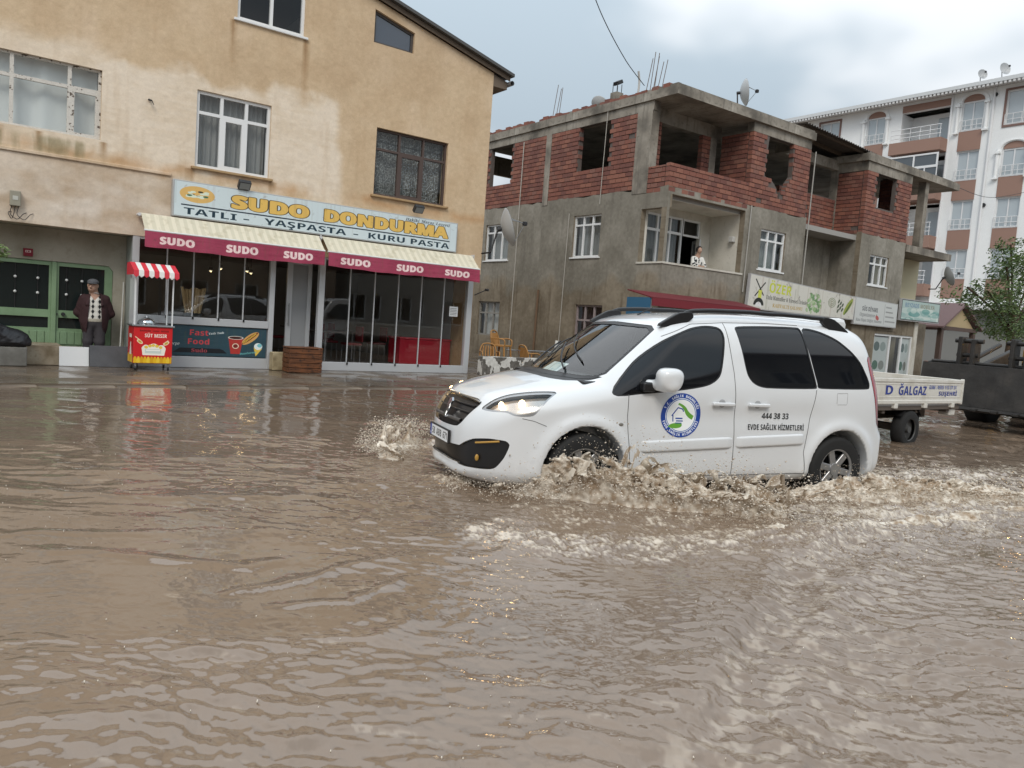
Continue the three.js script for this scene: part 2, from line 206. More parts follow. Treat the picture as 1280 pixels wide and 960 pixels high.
// ------------------------------------------------------------------ ochre building with the ice cream shop
const bA = thing('plastered_building', 'ochre stained plaster building with ice cream shop and sloping roof', 'building');
{
  const W = 14.6, Hh = 6.8, X0 = -4, Y0 = 2.45;
  const rect = (x, y, a, b, c, d, e = 0.25) => sstep(-e, e, Math.min(x - a, b - x, y - c, d - y));
  const wallTex = dtex(1060, 494, (u, v) => {
    const x = X0 + u * W, y = Y0 + v * Hh, wx = x + (fbm(x * 1.6, y * 1.6, 4, 5) - 0.5) * 0.35, wy = y + (fbm(x * 1.7, y * 1.7, 4, 9) - 0.5) * 0.7;
    const n = fbm(x * 2.2, y * 2.2, 5, 21), f = fbm(x * 14, y * 14, 3, 33), st = fbm(x * 7, y * 0.8, 4, 44);
    let c = mix3([203, 179, 147], [195, 169, 136], clamp((n - 0.35) * 2.2)); // rain soaked ochre render
    c = mix3(c, [212, 189, 160], clamp((fbm(x * 1.3 + 7, y * 0.9, 4, 61) - 0.52) * 3.0));
    // paler replastered band between the middle windows
    let p = Math.max(rect(wx, wy, 2.0, 6.72, 3.72, 5.62, 0.12), rect(wx, wy, -5, 2.3, 3.8, 5.75, 0.2) * 0.85);
    c = mix3(c, mix3([226, 211, 191], [217, 200, 177], clamp((n - 0.4) * 2.5 + (fbm(x * 3, y * 22, 3, 57) - 0.5) * 1.6)), clamp(p));
    // lower storey strip, pinkish and dirty
    const low = sstep(3.74, 3.68, y) * sstep(4.2, 3.4, wx);
    c = mix3(c, mix3([212, 197, 179], [189, 169, 146], clamp((fbm(x * 1.5, y * 3, 4, 71) - 0.42) * 3.2)), low);
    c = mix3(c, [222, 214, 204], low * clamp((fbm(x * 1.2 + 3, y * 1.6, 3, 15) - 0.55) * 4) * 0.6);
    // rust coloured seepage above and below the string course, runs under sills
    c = mix3(c, [176, 128, 82], clamp(1 - Math.abs(y - 3.82 - (n - 0.5) * 0.25) * 6) * 0.5 * clamp((fbm(x * 2, 3, 3, 19) - 0.3) * 3));
    for (const [sx, sy, l] of [[4.42, 6.88, 1.0], [5.88, 6.88, 1.4], [5.3, 3.9, 0.3], [3.7, 3.9, 0.4], [2.2, 4.1, 0.4], [1.2, 4.1, 0.35], [0.6, 4.1, 0.4]]) if (y < sy) c = mix3(c, [138, 104, 68], clamp(1 - Math.abs(x - sx + (st - 0.5) * 0.12) * 11) * clamp(1 - (sy - y) / l) * 0.8);
    c = mix3(c, [126, 116, 84], sstep(4.08, 3.98, y) * sstep(3.72, 3.8, y) * sstep(2.2, 1.9, x) * clamp((st - 0.4) * 4) * 0.6);
    const patches = clamp((fbm(x * 0.9, y * 0.7, 4, 83) - 0.5) * 5) * sstep(5.4, 6, wy); c = mix3(c, [186, 160, 128], patches * 0.4);
    c = mix3(c, [172, 144, 112], clamp((st - 0.6) * 3) * 0.25);
    const g = (f - 0.5) * 15 + (hash2(u * 1060, v * 494, 4) - 0.5) * 8; return [c[0] + g, c[1] + g * 0.95, c[2] + g * 0.9];
  }, { rep: [1 / W, 1 / Hh], off: [-X0 / W, -Y0 / Hh] });
  wallTex.wrapS = wallTex.wrapT = THREE.ClampToEdgeWrapping;
  const matA = M(0xffffff, { map: wallTex, bumpMap: dtex(512, 512, (u, v) => { const n = (fbm(u * 30, v * 30, 4, 3, 30) * 0.7 + fbm(u * 8, v * 8, 2, 4, 8) * 0.3) * 255; return [n, n, n]; }, { linear: true, rep: [0.4, 0.4] }), bumpScale: 0.008, roughness: 0.82 });
  const matAside = M(0xffffff, { map: speckTex(0xa98d68, 0x87694a, 0xbba07c, 66, 0.25, 1, 0.5), roughness: 0.85 });
  const win = { big: [-1.0, 2.15, 4.13, 5.36], mid: [3.78, 5.22, 3.95, 5.41], lace: [7.57, 9.42, 4.0, 5.47], top: [4.47, 5.83, 6.93, 8.35] };
  const trap = [[7.38, 7.25], [8.37, 7.25], [8.37, 7.70], [7.38, 7.95]];
  const outline = [[-4, 2.5], [XA, 2.5], [XA, 7.36], [4.0, 9.0], [-4, 7.0]];
  part('front_wall', tf(ex(outline, 0.25, [...Object.values(win).map((w) => rectPts(...w)), trap]), mTr(0, 0, ZA - 0.25)), matA, bA);
  part('side_wall', bx(XA - 0.25, XA - 0.003, 0, 7.3, -27, ZA - 0.253), matAside, bA);
  part('back_wall', [bx(-4, XA - 0.26, 0, 8.5, -27.2, -27), bx(-4.2, -4, 0, 7, -27, ZA)], matAside, bA);
  part('floor_slab', [bx(-4, XA - 0.26, 2.52, 2.72, -27, ZA - 0.26), bx(-4, XA - 0.26, 5.7, 5.9, -27, ZA - 0.26)], matInterior, bA);
  part('room_wall', [bx(-4, XA - 0.3, 2.73, 8, -20.2, -20), bx(6.4, 6.6, 2.73, 8, -20, ZA - 0.26), bx(2.6, 2.8, 2.73, 5.69, -20, ZA - 0.26)], matInterior, bA);
  // string course
  part('string_course', rb(-4, 3.36, 3.69, 3.75, ZA, ZA + 0.035, 0.012), matA, bA);
  // roof: sloping sheet, rafters and fascia on the gable
  const sl = (9.0 - 7.36) / (XA - 4.0), yR = (x) => 7.36 + (XA - x) * sl;
  const roofMat = M([0.085, 0.083, 0.08], { roughness: 0.55, metalness: 0.3 }), woodMat = M([0.16, 0.125, 0.095], { roughness: 0.85 });
  const roof = part('roof', tf(ex([[3.9, yR(3.9) + 0.10], [11.05, yR(11.05) + 0.10], [11.05, yR(11.05) + 0.17], [3.9, yR(3.9) + 0.17]], 11.6), mTr(0, 0, -27.4)), roofMat, bA);
  part('roof_sheet', tf(ex([[-4.6, 6.95], [3.9, yR(3.9) + 0.10], [3.9, yR(3.9) + 0.17], [-4.6, 7.02]], 11.6), mTr(0, 0, -27.4)), roofMat, roof);
  part('fascia_board', tf(ex([[4.0, yR(4) - 0.0], [11.0, yR(11) - 0.0], [11.0, yR(11) + 0.095], [4.0, yR(4) + 0.095]], 0.03), mTr(0, 0, ZA + 0.06)), woodMat, roof);
  part('eave_soffit', tf(ex([[XA + 0.003, 7.06], [10.98, 7.06], [10.98, yR(10.98) - 0.02], [XA + 0.003, yR(XA) - 0.02]], 11), mTr(0, 0, -27)), woodMat, roof);
  part('gutter', tube([[11.03, 7.2, -27], [11.03, 7.2, -15.85]], 0.06, 3, 8), M([0.3, 0.31, 0.32], { roughness: 0.5, metalness: 0.4 }), roof);
  // windows
  const oldFrame = M(0xffffff, { map: dtex(256, 256, (u, v) => { const n = fbm(u * 18, v * 18, 4, 8, 18), c = n > 0.71 ? [86, 74, 64] : [204, 200, 192]; const g = (fbm(u * 60, v * 60, 2, 5, 60) - 0.5) * 26; return [c[0] + g, c[1] + g, c[2] + g]; }, { rep: [1.3, 1.3] }), roughness: 0.8 });
  const brownFrame = M([0.075, 0.05, 0.042], { roughness: 0.65 });
  const tb = 4.97; // transom
  windowXY(bA, ...win.big, ZA - 0.06, [[-0.95, 0.76, 4.17, tb - 0.03], [-0.95, 0.76, tb + 0.03, 5.32], [0.82, 1.62, 4.17, tb - 0.03], [0.82, 1.62, tb + 0.03, 5.32], [1.68, 2.10, tb + 0.03, 5.32], [1.73, 2.06, 4.2, tb - 0.07]], { frame: oldFrame, depth: 0.06, curtain: { waves: 1.1, amp: 0.03, seed: 2, mat: M([0.80, 0.82, 0.82], { transmission: 0.2, thickness: 0, roughness: 0.95 }) } });
  const t1 = 5.0, thirds = (a, b, lo, hi, t, tr) => { const w = (b - a) / 3, r = []; for (let i = 0; i < 3; i++) { const l = a + w * i + t * (i ? 0.5 : 1), h = a + w * (i + 1) - t * (i < 2 ? 0.5 : 1); if (i === 1) r.push([l + 0.055, h - 0.055, lo + t + 0.05, tr - t / 2 - 0.05]); else r.push([l, h, lo + t, tr - t / 2]); r.push([l, h, tr + t / 2, hi - t]); } return r; };
  windowXY(bA, ...win.mid, ZA - 0.05, thirds(3.78, 5.22, 3.95, 5.41, 0.06, t1), { sill: true, sillOut: 0.12, sillMat: matAside, curtain: { waves: 9, amp: 0.028, seed: 4, mat: M([0.36, 0.36, 0.355], { roughness: 0.95, transmission: 0.3, thickness: 0 }) } });
  const lace = ctex(512, 512, (c, w, h) => { c.clearRect(0, 0, w, h); const R = rng(7); c.strokeStyle = '#b9bbb9'; c.lineWidth = 1.6; for (let i = 0; i < 20; i++) { c.beginPath(); c.moveTo(i * 25.6, 0); c.lineTo(i * 25.6, h); c.moveTo(0, i * 25.6); c.lineTo(w, i * 25.6); c.stroke(); } for (let i = 0; i < 40; i++) for (let j = 0; j < 40; j++) { const x = (i + 0.5 * (j % 2)) * 12.8, y = j * 12.8; c.fillStyle = R() < 0.6 ? '#d2d4d2' : '#8f9494'; c.beginPath(); c.arc(x, y, 2.4 + R() * 2.4, 0, 7); c.fill(); } });
  lace.wrapS = lace.wrapT = THREE.RepeatWrapping; lace.repeat.set(1.6, 1.2);
  windowXY(bA, ...win.lace, ZA - 0.07, thirds(7.57, 9.42, 4.0, 5.47, 0.05, 5.02), { frame: brownFrame, sill: true, sillOut: 0.14, sillMat: matAside, curtain: { waves: 3, amp: 0.02, seed: 6, mat: M(0xffffff, { map: lace, alphaTest: 0.5, roughness: 0.95 }) } });
  windowXY(bA, ...win.top, ZA - 0.05, [[4.53, 5.12, 6.99, 8.29], [5.18, 5.77, 6.99, 8.29]], { sill: true, sillOut: 0.1 });
  { const w = new THREE.Group(); w.name = 'attic_window'; bA.add(w); const inn = [[7.44, 7.30], [8.31, 7.30], [8.31, 7.655], [7.44, 7.875]]; part('frame', tf(ex(trap, 0.05, [inn]), mTr(0, 0, ZA - 0.12)), M([0.07, 0.06, 0.055], { roughness: 0.6 }), w); part('pane', tf(ex(inn, 0.004), mTr(0, 0, ZA - 0.1)), M([0.035, 0.05, 0.075], { roughness: 0.05, clearcoat: 1 }), w); }
  // ground floor recess on the left with the green entrance
  const recMat = M(0xffffff, { map: speckTex(0xa7a294, 0x86806f, 0xb9b4a6, 52, 0.3, 0.7), bumpMap: texBump, bumpScale: 0.004, roughness: 0.9 });
  const rz = -16.66;
  part('recess_wall', tf(ex([[-4, 0.02], [2.5, 0.02], [2.74, 0.02], [2.74, 2.495], [-4, 2.495]], 0.2, [[[-0.4, 0.33], [2.52, 0.33], [2.52, 1.80], [2.44, 1.90], [-0.4, 1.90]]]), mTr(0, 0, rz - 0.2)), recMat, bA);
  part('recess_ceiling', bx(-4, 2.74, 2.501, 2.515, rz, ZA - 0.25), recMat, bA);
  part('shop_side_wall', bx(2.745, 2.78, 0.02, 2.49, rz - 0.2, -16.06), M([0.30, 0.33, 0.31], { roughness: 0.7 }), bA);
  const green = M(0xffffff, { map: speckTex(0x7f9a78, 0x6c8766, 0x8fa887, 12, 0.6, 0.7), roughness: 0.5 });
  const d = new THREE.Group(); d.name = 'entrance_door'; bA.add(d);
  const cells = [[-0.3, 1.46, 1.0, 1.82], [-0.3, 1.46, 0.66, 0.86], [1.62, 2.38, 1.0, 1.82], [1.62, 2.38, 0.66, 0.86]];
  part('door_frame', tf(ex(rectPts(-0.395, 2.515, 0.335, 1.895), 0.06, cells.map((c) => rectPts(...c))), mTr(0, 0, rz - 0.09)), green, d);
  for (const c of cells) part('pane', panelXY(c[0], c[1], c[2], c[3], rz - 0.07), M([0.016, 0.022, 0.022], { roughness: 0.12 }), d);
  for (const c of [cells[0], cells[2]]) { // wrought iron grid with white glass studs
    const n = c === cells[0] ? 5 : 3; for (let i = 0; i < n; i++) part('grille_bar', rod([c[0] + (i + 0.5) * (c[1] - c[0]) / n, c[2], rz - 0.045], [c[0] + (i + 0.5) * (c[1] - c[0]) / n, c[3], rz - 0.045], 0.006), matDark, d);
    for (let i = 0; i < n; i++) for (let j = 0; j < 2; j++) part('stud', tf(new THREE.IcosahedronGeometry(0.026, 2), mTr(c[0] + (i + 0.5) * (c[1] - c[0]) / n, 1.30 + j * 0.27, rz - 0.04)), M([0.7, 0.72, 0.72], { roughness: 0.4 }), d);
  }
  for (let i = 0; i < 22; i++) part('slat', rb(-0.3 + i * 0.122 + 0.004, -0.3 + (i + 1) * 0.122 - 0.004, 0.36, 0.60, rz - 0.032, rz - 0.012, 0.006), green, d);
  part('mullion', rb(1.50, 1.58, 0.34, 1.89, rz - 0.03, rz + 0.02, 0.01), green, d);
  part('lock', [rod([1.70, 0.93, rz - 0.03], [1.70, 0.93, rz + 0.03], 0.035, 0.03, 14), rod([1.60, 0.93, rz - 0.03], [1.60, 0.93, rz + 0.02], 0.012)], matDark, d);
  // stone step under the entrance
  const stone = M(0xffffff, { map: speckTex(0x9b8d78, 0x75664f, 0xb0a590, 88, 0.7, 1), bumpMap: texBump, bumpScale: 0.004, roughness: 0.7 });
  const st = part('entrance_step', rb(-4, 1.62, PAVE, 0.385, rz - 0.02, ZA + 0.14, 0.015), stone, bA);
}
// ------------------------------------------------------------------ shop front
const shop = thing('glazed_shop', 'aluminium and glass ice cream shop under red awnings', 'shop');
const shopRoom = { x0: 2.8, x1: 10.4, z1: -22.5 };
{
  const zg = -16.07;
  const f = (x0, x1, y0, y1, z0 = zg - 0.05, z1 = zg + 0.05) => rb(x0, x1, y0, y1, z0, z1, 0.008, 1);
  const glass = M(0xffffff, { transmission: 1, thickness: 0, roughness: 0.015, ior: 1.85, color: new THREE.Color(0.80, 0.83, 0.83) });
  for (const [a, b, y0] of [[2.74, 2.86, PAVE], [5.36, 5.47, PAVE], [6.43, 6.56, PAVE], [10.25, 10.40, PAVE]]) part('post', f(a, b, y0, 2.56, zg - 0.06, zg + 0.06), matAlu, shop);
  part('base_rail', f(2.86, 5.36, PAVE, 0.25), matAlu, shop); part('base_rail', f(6.56, 10.25, PAVE, 0.22), matAlu, shop);
  part('window_ledge', f(2.86, 5.36, 0.88, 1.03, zg - 0.05, zg + 0.075), matAlu, shop); part('head_rail', f(2.86, 5.36, 2.45, 2.56), matAlu, shop); part('head_rail', f(6.56, 10.25, 2.45, 2.56), matAlu, shop);
  part('apron_panel', bx(2.86, 5.36, 0.252, 0.878, zg - 0.03, zg + 0.005), M([0.4, 0.41, 0.42], { roughness: 0.5 }), shop);
  const L = [2.86, 3.36, 3.85, 4.34, 4.84, 5.33], Rr = [6.58, 7.17, 7.77, 8.37, 8.98, 9.60, 10.23];
  const pane = (a, b, y0) => { const w = (b - a) / 2 - 0.014; const p = part('glass_pane', panelXY(-w, w, y0, 2.445, 0), glass, shop); p.position.set((a + b) / 2, 0, zg); p.rotation.y = -0.062 + 0.008 * Math.sin(a * 37); return p; };
  for (let i = 0; i < 5; i++) { pane(L[i], L[i + 1], 1.04); if (i) { part('mullion', f(L[i] - 0.013, L[i] + 0.013, 1.035, 2.445, zg - 0.02, zg + 0.02), matAlu, shop); part('latch', bx(L[i] - 0.016, L[i] + 0.016, 0.99, 1.04, zg + 0.078, zg + 0.09), matBlack, shop); } }
  for (let i = 0; i < 6; i++) { pane(Rr[i], Rr[i + 1], 0.225); if (i) { part('mullion', f(Rr[i] - 0.013, Rr[i] + 0.013, 0.223, 2.445, zg - 0.02, zg + 0.02), matAlu, shop); part('latch', bx(Rr[i] - 0.016, Rr[i] + 0.016, 0.17, 0.222, zg + 0.055, zg + 0.065), matBlack, shop); } }
  // side glazing of the right corner, the entrance door standing ajar
  const dz = -16.5; const dr = new THREE.Group(); dr.name = 'glass_door'; shop.add(dr);
  part('door_frame', tf(ex(rectPts(5.88, 6.43, 0.1, 2.4), 0.05, [rectPts(6.0, 6.34, 0.22, 2.3)]), mTr(0, 0, dz)), matAlu, dr); part('pane', panelXY(6.0, 6.34, 0.22, 2.3, dz + 0.02), M([0.30, 0.31, 0.32], { roughness: 0.1 }), dr);
  part('door_handle', [rod([5.93, 0.95, dz + 0.1], [5.93, 1.45, dz + 0.1], 0.014), rod([5.93, 1.0, dz + 0.04], [5.93, 1.0, dz + 0.1], 0.01), rod([5.93, 1.4, dz + 0.04], [5.93, 1.4, dz + 0.1], 0.01)], matSteel, dr);
  // the room behind the glass
  const wallM = M([0.36, 0.36, 0.35], { roughness: 0.85 }), floorM = M([0.25, 0.23, 0.21], { roughness: 0.4 });
  part('room_floor', bx(2.8, 10.4, 0.1, 0.13, -22.5, -16.13), floorM, shop); part('room_wall', [bx(2.8, 10.4, 0.13, 2.5, -22.6, -22.5), bx(10.30, 10.31, 0.13, 2.5, -22.5, -16.8), bx(2.8, 2.82, 0.13, 2.5, -22.5, -16.13)], wallM, shop);
  part('sticker', panelXY(9.78, 10.02, 1.42, 1.66, zg + 0.012), M(0xffffff, { map: ctex(128, 128, (c, w, h) => { c.fillStyle = '#d8dadb'; c.fillRect(0, 0, w, h); c.fillStyle = '#444'; for (let y = 22; y < 116; y += 20) for (let x = 14; x < 112; x += 9) c.fillRect(x, y, 6, 9); }), roughness: 0.6 }), shop);
}
{ // chalk style advert board on the apron
  const t = ctex(1024, 384, (c, w, h) => {
    c.fillStyle = '#2a4752'; c.fillRect(0, 0, w, h); const R = rng(3); for (let i = 0; i < 500; i++) { c.fillStyle = `rgba(${40 + R() * 40},${70 + R() * 40},${85 + R() * 40},0.25)`; c.fillRect(R() * w, R() * h, R() * 120, 3); }
    c.textAlign = 'center'; c.fillStyle = '#d0434a'; c.font = 'bold 100px sans-serif'; c.fillText('Fast', 300, 120); c.fillText('Food', 300, 235);
    c.fillStyle = '#dfe7e6'; c.font = 'italic bold 34px serif'; c.save(); c.translate(470, 95); c.rotate(-0.15); c.fillText('Tatlı Tadı', 10, 0); c.restore(); c.font = 'italic 48px sans-serif'; c.fillText('arşe', 60, 250);
    c.fillStyle = '#10161d'; c.beginPath(); c.moveTo(40, 345); c.lineTo(110, 285); c.lineTo(520, 285); c.lineTo(560, 300); c.lineTo(600, 345); c.closePath(); c.fill(); c.fillStyle = '#b44a55'; c.font = 'bold 66px serif'; c.fillText('Sudo', 310, 338, 360);
    c.fillStyle = '#b5352f'; c.beginPath(); c.moveTo(610, 130); c.lineTo(770, 130); c.lineTo(740, 345); c.lineTo(640, 345); c.closePath(); c.fill(); c.fillStyle = '#d9d2c8'; c.beginPath(); c.ellipse(690, 130, 84, 24, 0, 0, 7); c.fill(); c.fillStyle = '#3b1512'; c.beginPath(); c.ellipse(690, 130, 70, 17, 0, 0, 7); c.fill(); c.fillStyle = '#f0d9c0'; c.beginPath(); c.arc(690, 240, 36, 0, 7); c.fill(); c.fillStyle = '#7a1f1b'; c.beginPath(); c.arc(690, 240, 26, 0, 7); c.fill();
    c.save(); c.translate(850, 130); c.rotate(-0.75); c.fillStyle = '#d8a45e'; c.beginPath(); c.ellipse(0, 0, 120, 46, 0, 0, 7); c.fill(); c.fillStyle = '#7c3a22'; c.beginPath(); c.ellipse(0, -4, 116, 20, 0, 0, 7); c.fill(); c.strokeStyle = '#e8c84c'; c.lineWidth = 6; c.beginPath(); for (let i = -100; i < 100; i += 5) c.lineTo(i, -4 + (i % 20 === 0 ? 8 : -8)); c.stroke(); c.restore();
    c.fillStyle = '#e3c14f'; c.beginPath(); c.moveTo(890, 250); c.lineTo(985, 265); c.lineTo(915, 370); c.closePath(); c.fill(); c.fillStyle = '#e9f0ef'; c.beginPath(); c.arc(940, 235, 46, 0, 7); c.fill(); c.fillStyle = '#7fc6cf'; c.beginPath(); c.arc(955, 222, 26, 0, 7); c.fill();
    c.fillStyle = '#6fb9b9'; c.font = 'italic bold 34px serif'; c.save(); c.translate(830, 340); c.rotate(-0.18); c.fillText('Dondurma', 0, 0); c.restore(); grime(c, w, h, 43, 50, 0.12);
  });
  const o = thing('advert_board', 'dark teal chalk style fast food advert board below shop window', 'sign'); part('board', rb(3.42, 5.34, 0.262, 0.868, -16.058, -16.03, 0.006), M([0.03, 0.06, 0.075]), o); part('print', panelXY(3.43, 5.33, 0.27, 0.86, -16.026), M(0xffffff, { map: t, roughness: 0.45 }), o);
}
{ // long shop sign
  const t = ctex(2048, 256, (c, w, h) => {
    c.fillStyle = '#cfdcdf'; c.fillRect(0, 0, w, h);
    c.fillStyle = '#dcb36a'; c.beginPath(); c.ellipse(135, 85, 105, 62, 0, 0, 7); c.fill(); const R = rng(5); for (let i = 0; i < 26; i++) { c.fillStyle = R() < 0.65 ? '#dbe6d2' : (R() < 0.6 ? '#3c6f58' : '#3b3a2a'); c.beginPath(); c.ellipse(80 + R() * 110, 62 + R() * 46, 16, 7, 0, 0, 7); c.fill(); }
    c.font = 'bold 128px sans-serif'; c.lineJoin = 'round'; c.textAlign = 'left';
    const word = (s, x, wd) => { c.save(); const m = c.measureText(s).width; c.translate(x, 142); c.scale(wd / m, 1); c.lineWidth = 22; c.strokeStyle = '#4a3a20'; c.strokeText(s, 0, 0); c.lineWidth = 13; c.strokeStyle = '#e3bb62'; c.strokeText(s, 0, 0); c.fillStyle = '#e3bb62'; c.fillText(s, 0, 0); c.restore(); };
    word('SUDO', 345, 520); word('DONDURMA', 965, 1000);
    c.fillStyle = '#1f2c3a'; c.fillRect(40, 166, 1950, 10); c.font = 'italic bold 34px serif'; c.fillText('Hakiki  Maraş  Lezzeti', 1600, 36, 390);
    c.fillStyle = '#1d3542'; c.font = 'bold 68px sans-serif'; for (const [s, x, wd] of [['TATLI', 55, 330], ['-', 420, 45], ['YAŞPASTA', 560, 580], ['-', 1190, 45], ['KURU PASTA', 1300, 690]]) { const m = c.measureText(s).width; c.save(); c.translate(x, 240); c.scale(wd / m, 1); c.fillText(s, 0, 0); c.restore(); } grime(c, w, h, 41, 90, 0.10);
  });
  const o = thing('shop_sign', 'long pale blue shop sign with golden lettering above the awnings', 'sign');
  part('sign_box', rb(3.37, 9.74, 2.94, 3.635, -15.99, -15.85, 0.012), M([0.45, 0.46, 0.46], { roughness: 0.4, metalness: 0.3 }), o); part('print', panelXY(3.40, 9.71, 2.965, 3.61, -15.846), M(0xffffff, { map: t, roughness: 0.35 }), o);
}
{ // awnings
  const cream = dtex(512, 64, (u, v) => { const s = Math.sin(u * 2 * Math.PI * 24), n = fbm(u * 40, v * 5, 3, 9); const c = mix3([226, 218, 196], [208, 201, 178], s > 0 ? 0.75 : 0); return mix3(c, [180, 170, 140], clamp((n - 0.55) * 1.6)); });
  const valTex = ctex(2048, 180, (c, w, h) => { c.fillStyle = '#a03a55'; c.fillRect(0, 0, w, h); const R = rng(8); for (let i = 0; i < 300; i++) { c.fillStyle = `rgba(${R() < 0.5 ? '70,10,30' : '190,90,110'},0.05)`; c.fillRect(R() * w, R() * h, 30 + R() * 220, 6 + R() * 20); } c.fillStyle = '#f0d5d3'; c.font = 'bold 112px sans-serif'; for (const x of [150, 860, 1530]) { c.save(); c.translate(x, 132); c.lineWidth = 9; c.strokeStyle = '#f0d5d3'; c.lineJoin = 'round'; const k = 370 / c.measureText('SUDO').width; c.scale(k, 1); c.strokeText('SUDO', 0, 0); c.fillText('SUDO', 0, 0); c.restore(); } grime(c, w, h, 47, 120, 0.16); });
  const matCream = M(0xffffff, { map: cream, roughness: 0.75, transmission: 0.15, thickness: 0 }), matVal = M(0xffffff, { map: valTex, roughness: 0.7 }), matHem = M([0.62, 0.58, 0.5], { roughness: 0.7 });
  const mk = (x0, x1, label) => {
    const o = thing('awning', label, 'awning', [0, 0, 0], 0, 'awnings over the shop front');
    const zb = -15.86, zf = -15.48, yb = 2.915, yf = 2.585, n = 40;
    const grid = (yA, zA, yB, zB, wob) => { const g = new THREE.PlaneGeometry(1, 1, n, 6), p = g.attributes.position; for (let i = 0; i < p.count; i++) { const u = p.getX(i) + 0.5, v = p.getY(i) + 0.5; const x = x0 + (x1 - x0) * u; const s = Math.sin(v * Math.PI); p.setXYZ(i, x, mix(yB, yA, v) - wob * s * 0.6 + (1 - v) * (0.006 * Math.sin(x * 9 + x0) + 0.010 * Math.sin(x * 2.1 + 1)), mix(zB, zA, v) + (wob ? 0.006 * Math.sin(x * 5 + v * 3) : (1 - v) * (0.018 * Math.sin(x * 7 + 1.3 * Math.sin(x * 3)) + 0.007 * Math.sin(x * 23)))); } g.computeVertexNormals(); return norm(g); };
    part('awning_fabric', grid(yb, zb, yf, zf, 0.02), matCream, o); part('valance', grid(yf - 0.015, zf + 0.012, 2.275, zf + 0.012, 0), matVal, o);
    part('front_bar', rod([x0 - 0.01, yf, zf - 0.012], [x1 + 0.01, yf, zf - 0.012], 0.02), M([0.7, 0.7, 0.68], { roughness: 0.4 }), o); part('roller', rod([x0 - 0.03, yb - 0.03, zb - 0.05], [x1 + 0.03, yb - 0.03, zb - 0.05], 0.04, 0.04, 10), matHem, o);
    for (const x of [x0 + 0.3, x1 - 0.3]) part('arm', rod([x, yb - 0.2, -15.98], [x, yf - 0.02, zf - 0.02], 0.015), matHem, o);
    part('end_flap', norm(new THREE.BufferGeometry().setFromPoints([[x1, yb, zb], [x1, yf, zf], [x1, yf - 0.0, zb]].map((p) => new THREE.Vector3(...p)))), matCream, o);
    part('end_bracket', [rod([x0 - 0.04, yb - 0.03, zb - 0.1], [x0 - 0.04, yb - 0.03, zb + 0.05], 0.03), bx(x1 + 0.03, x1 + 0.05, yb - 0.09, yb + 0.03, zb - 0.1, zb + 0.03)], M([0.6, 0.6, 0.6], { roughness: 0.4 }), o);
  };
  mk(2.84, 6.30, 'cream awning with maroon lettered valance above the advert board and entrance'); mk(6.38, 10.20, 'cream awning with maroon lettered valance above the red counter window');
}
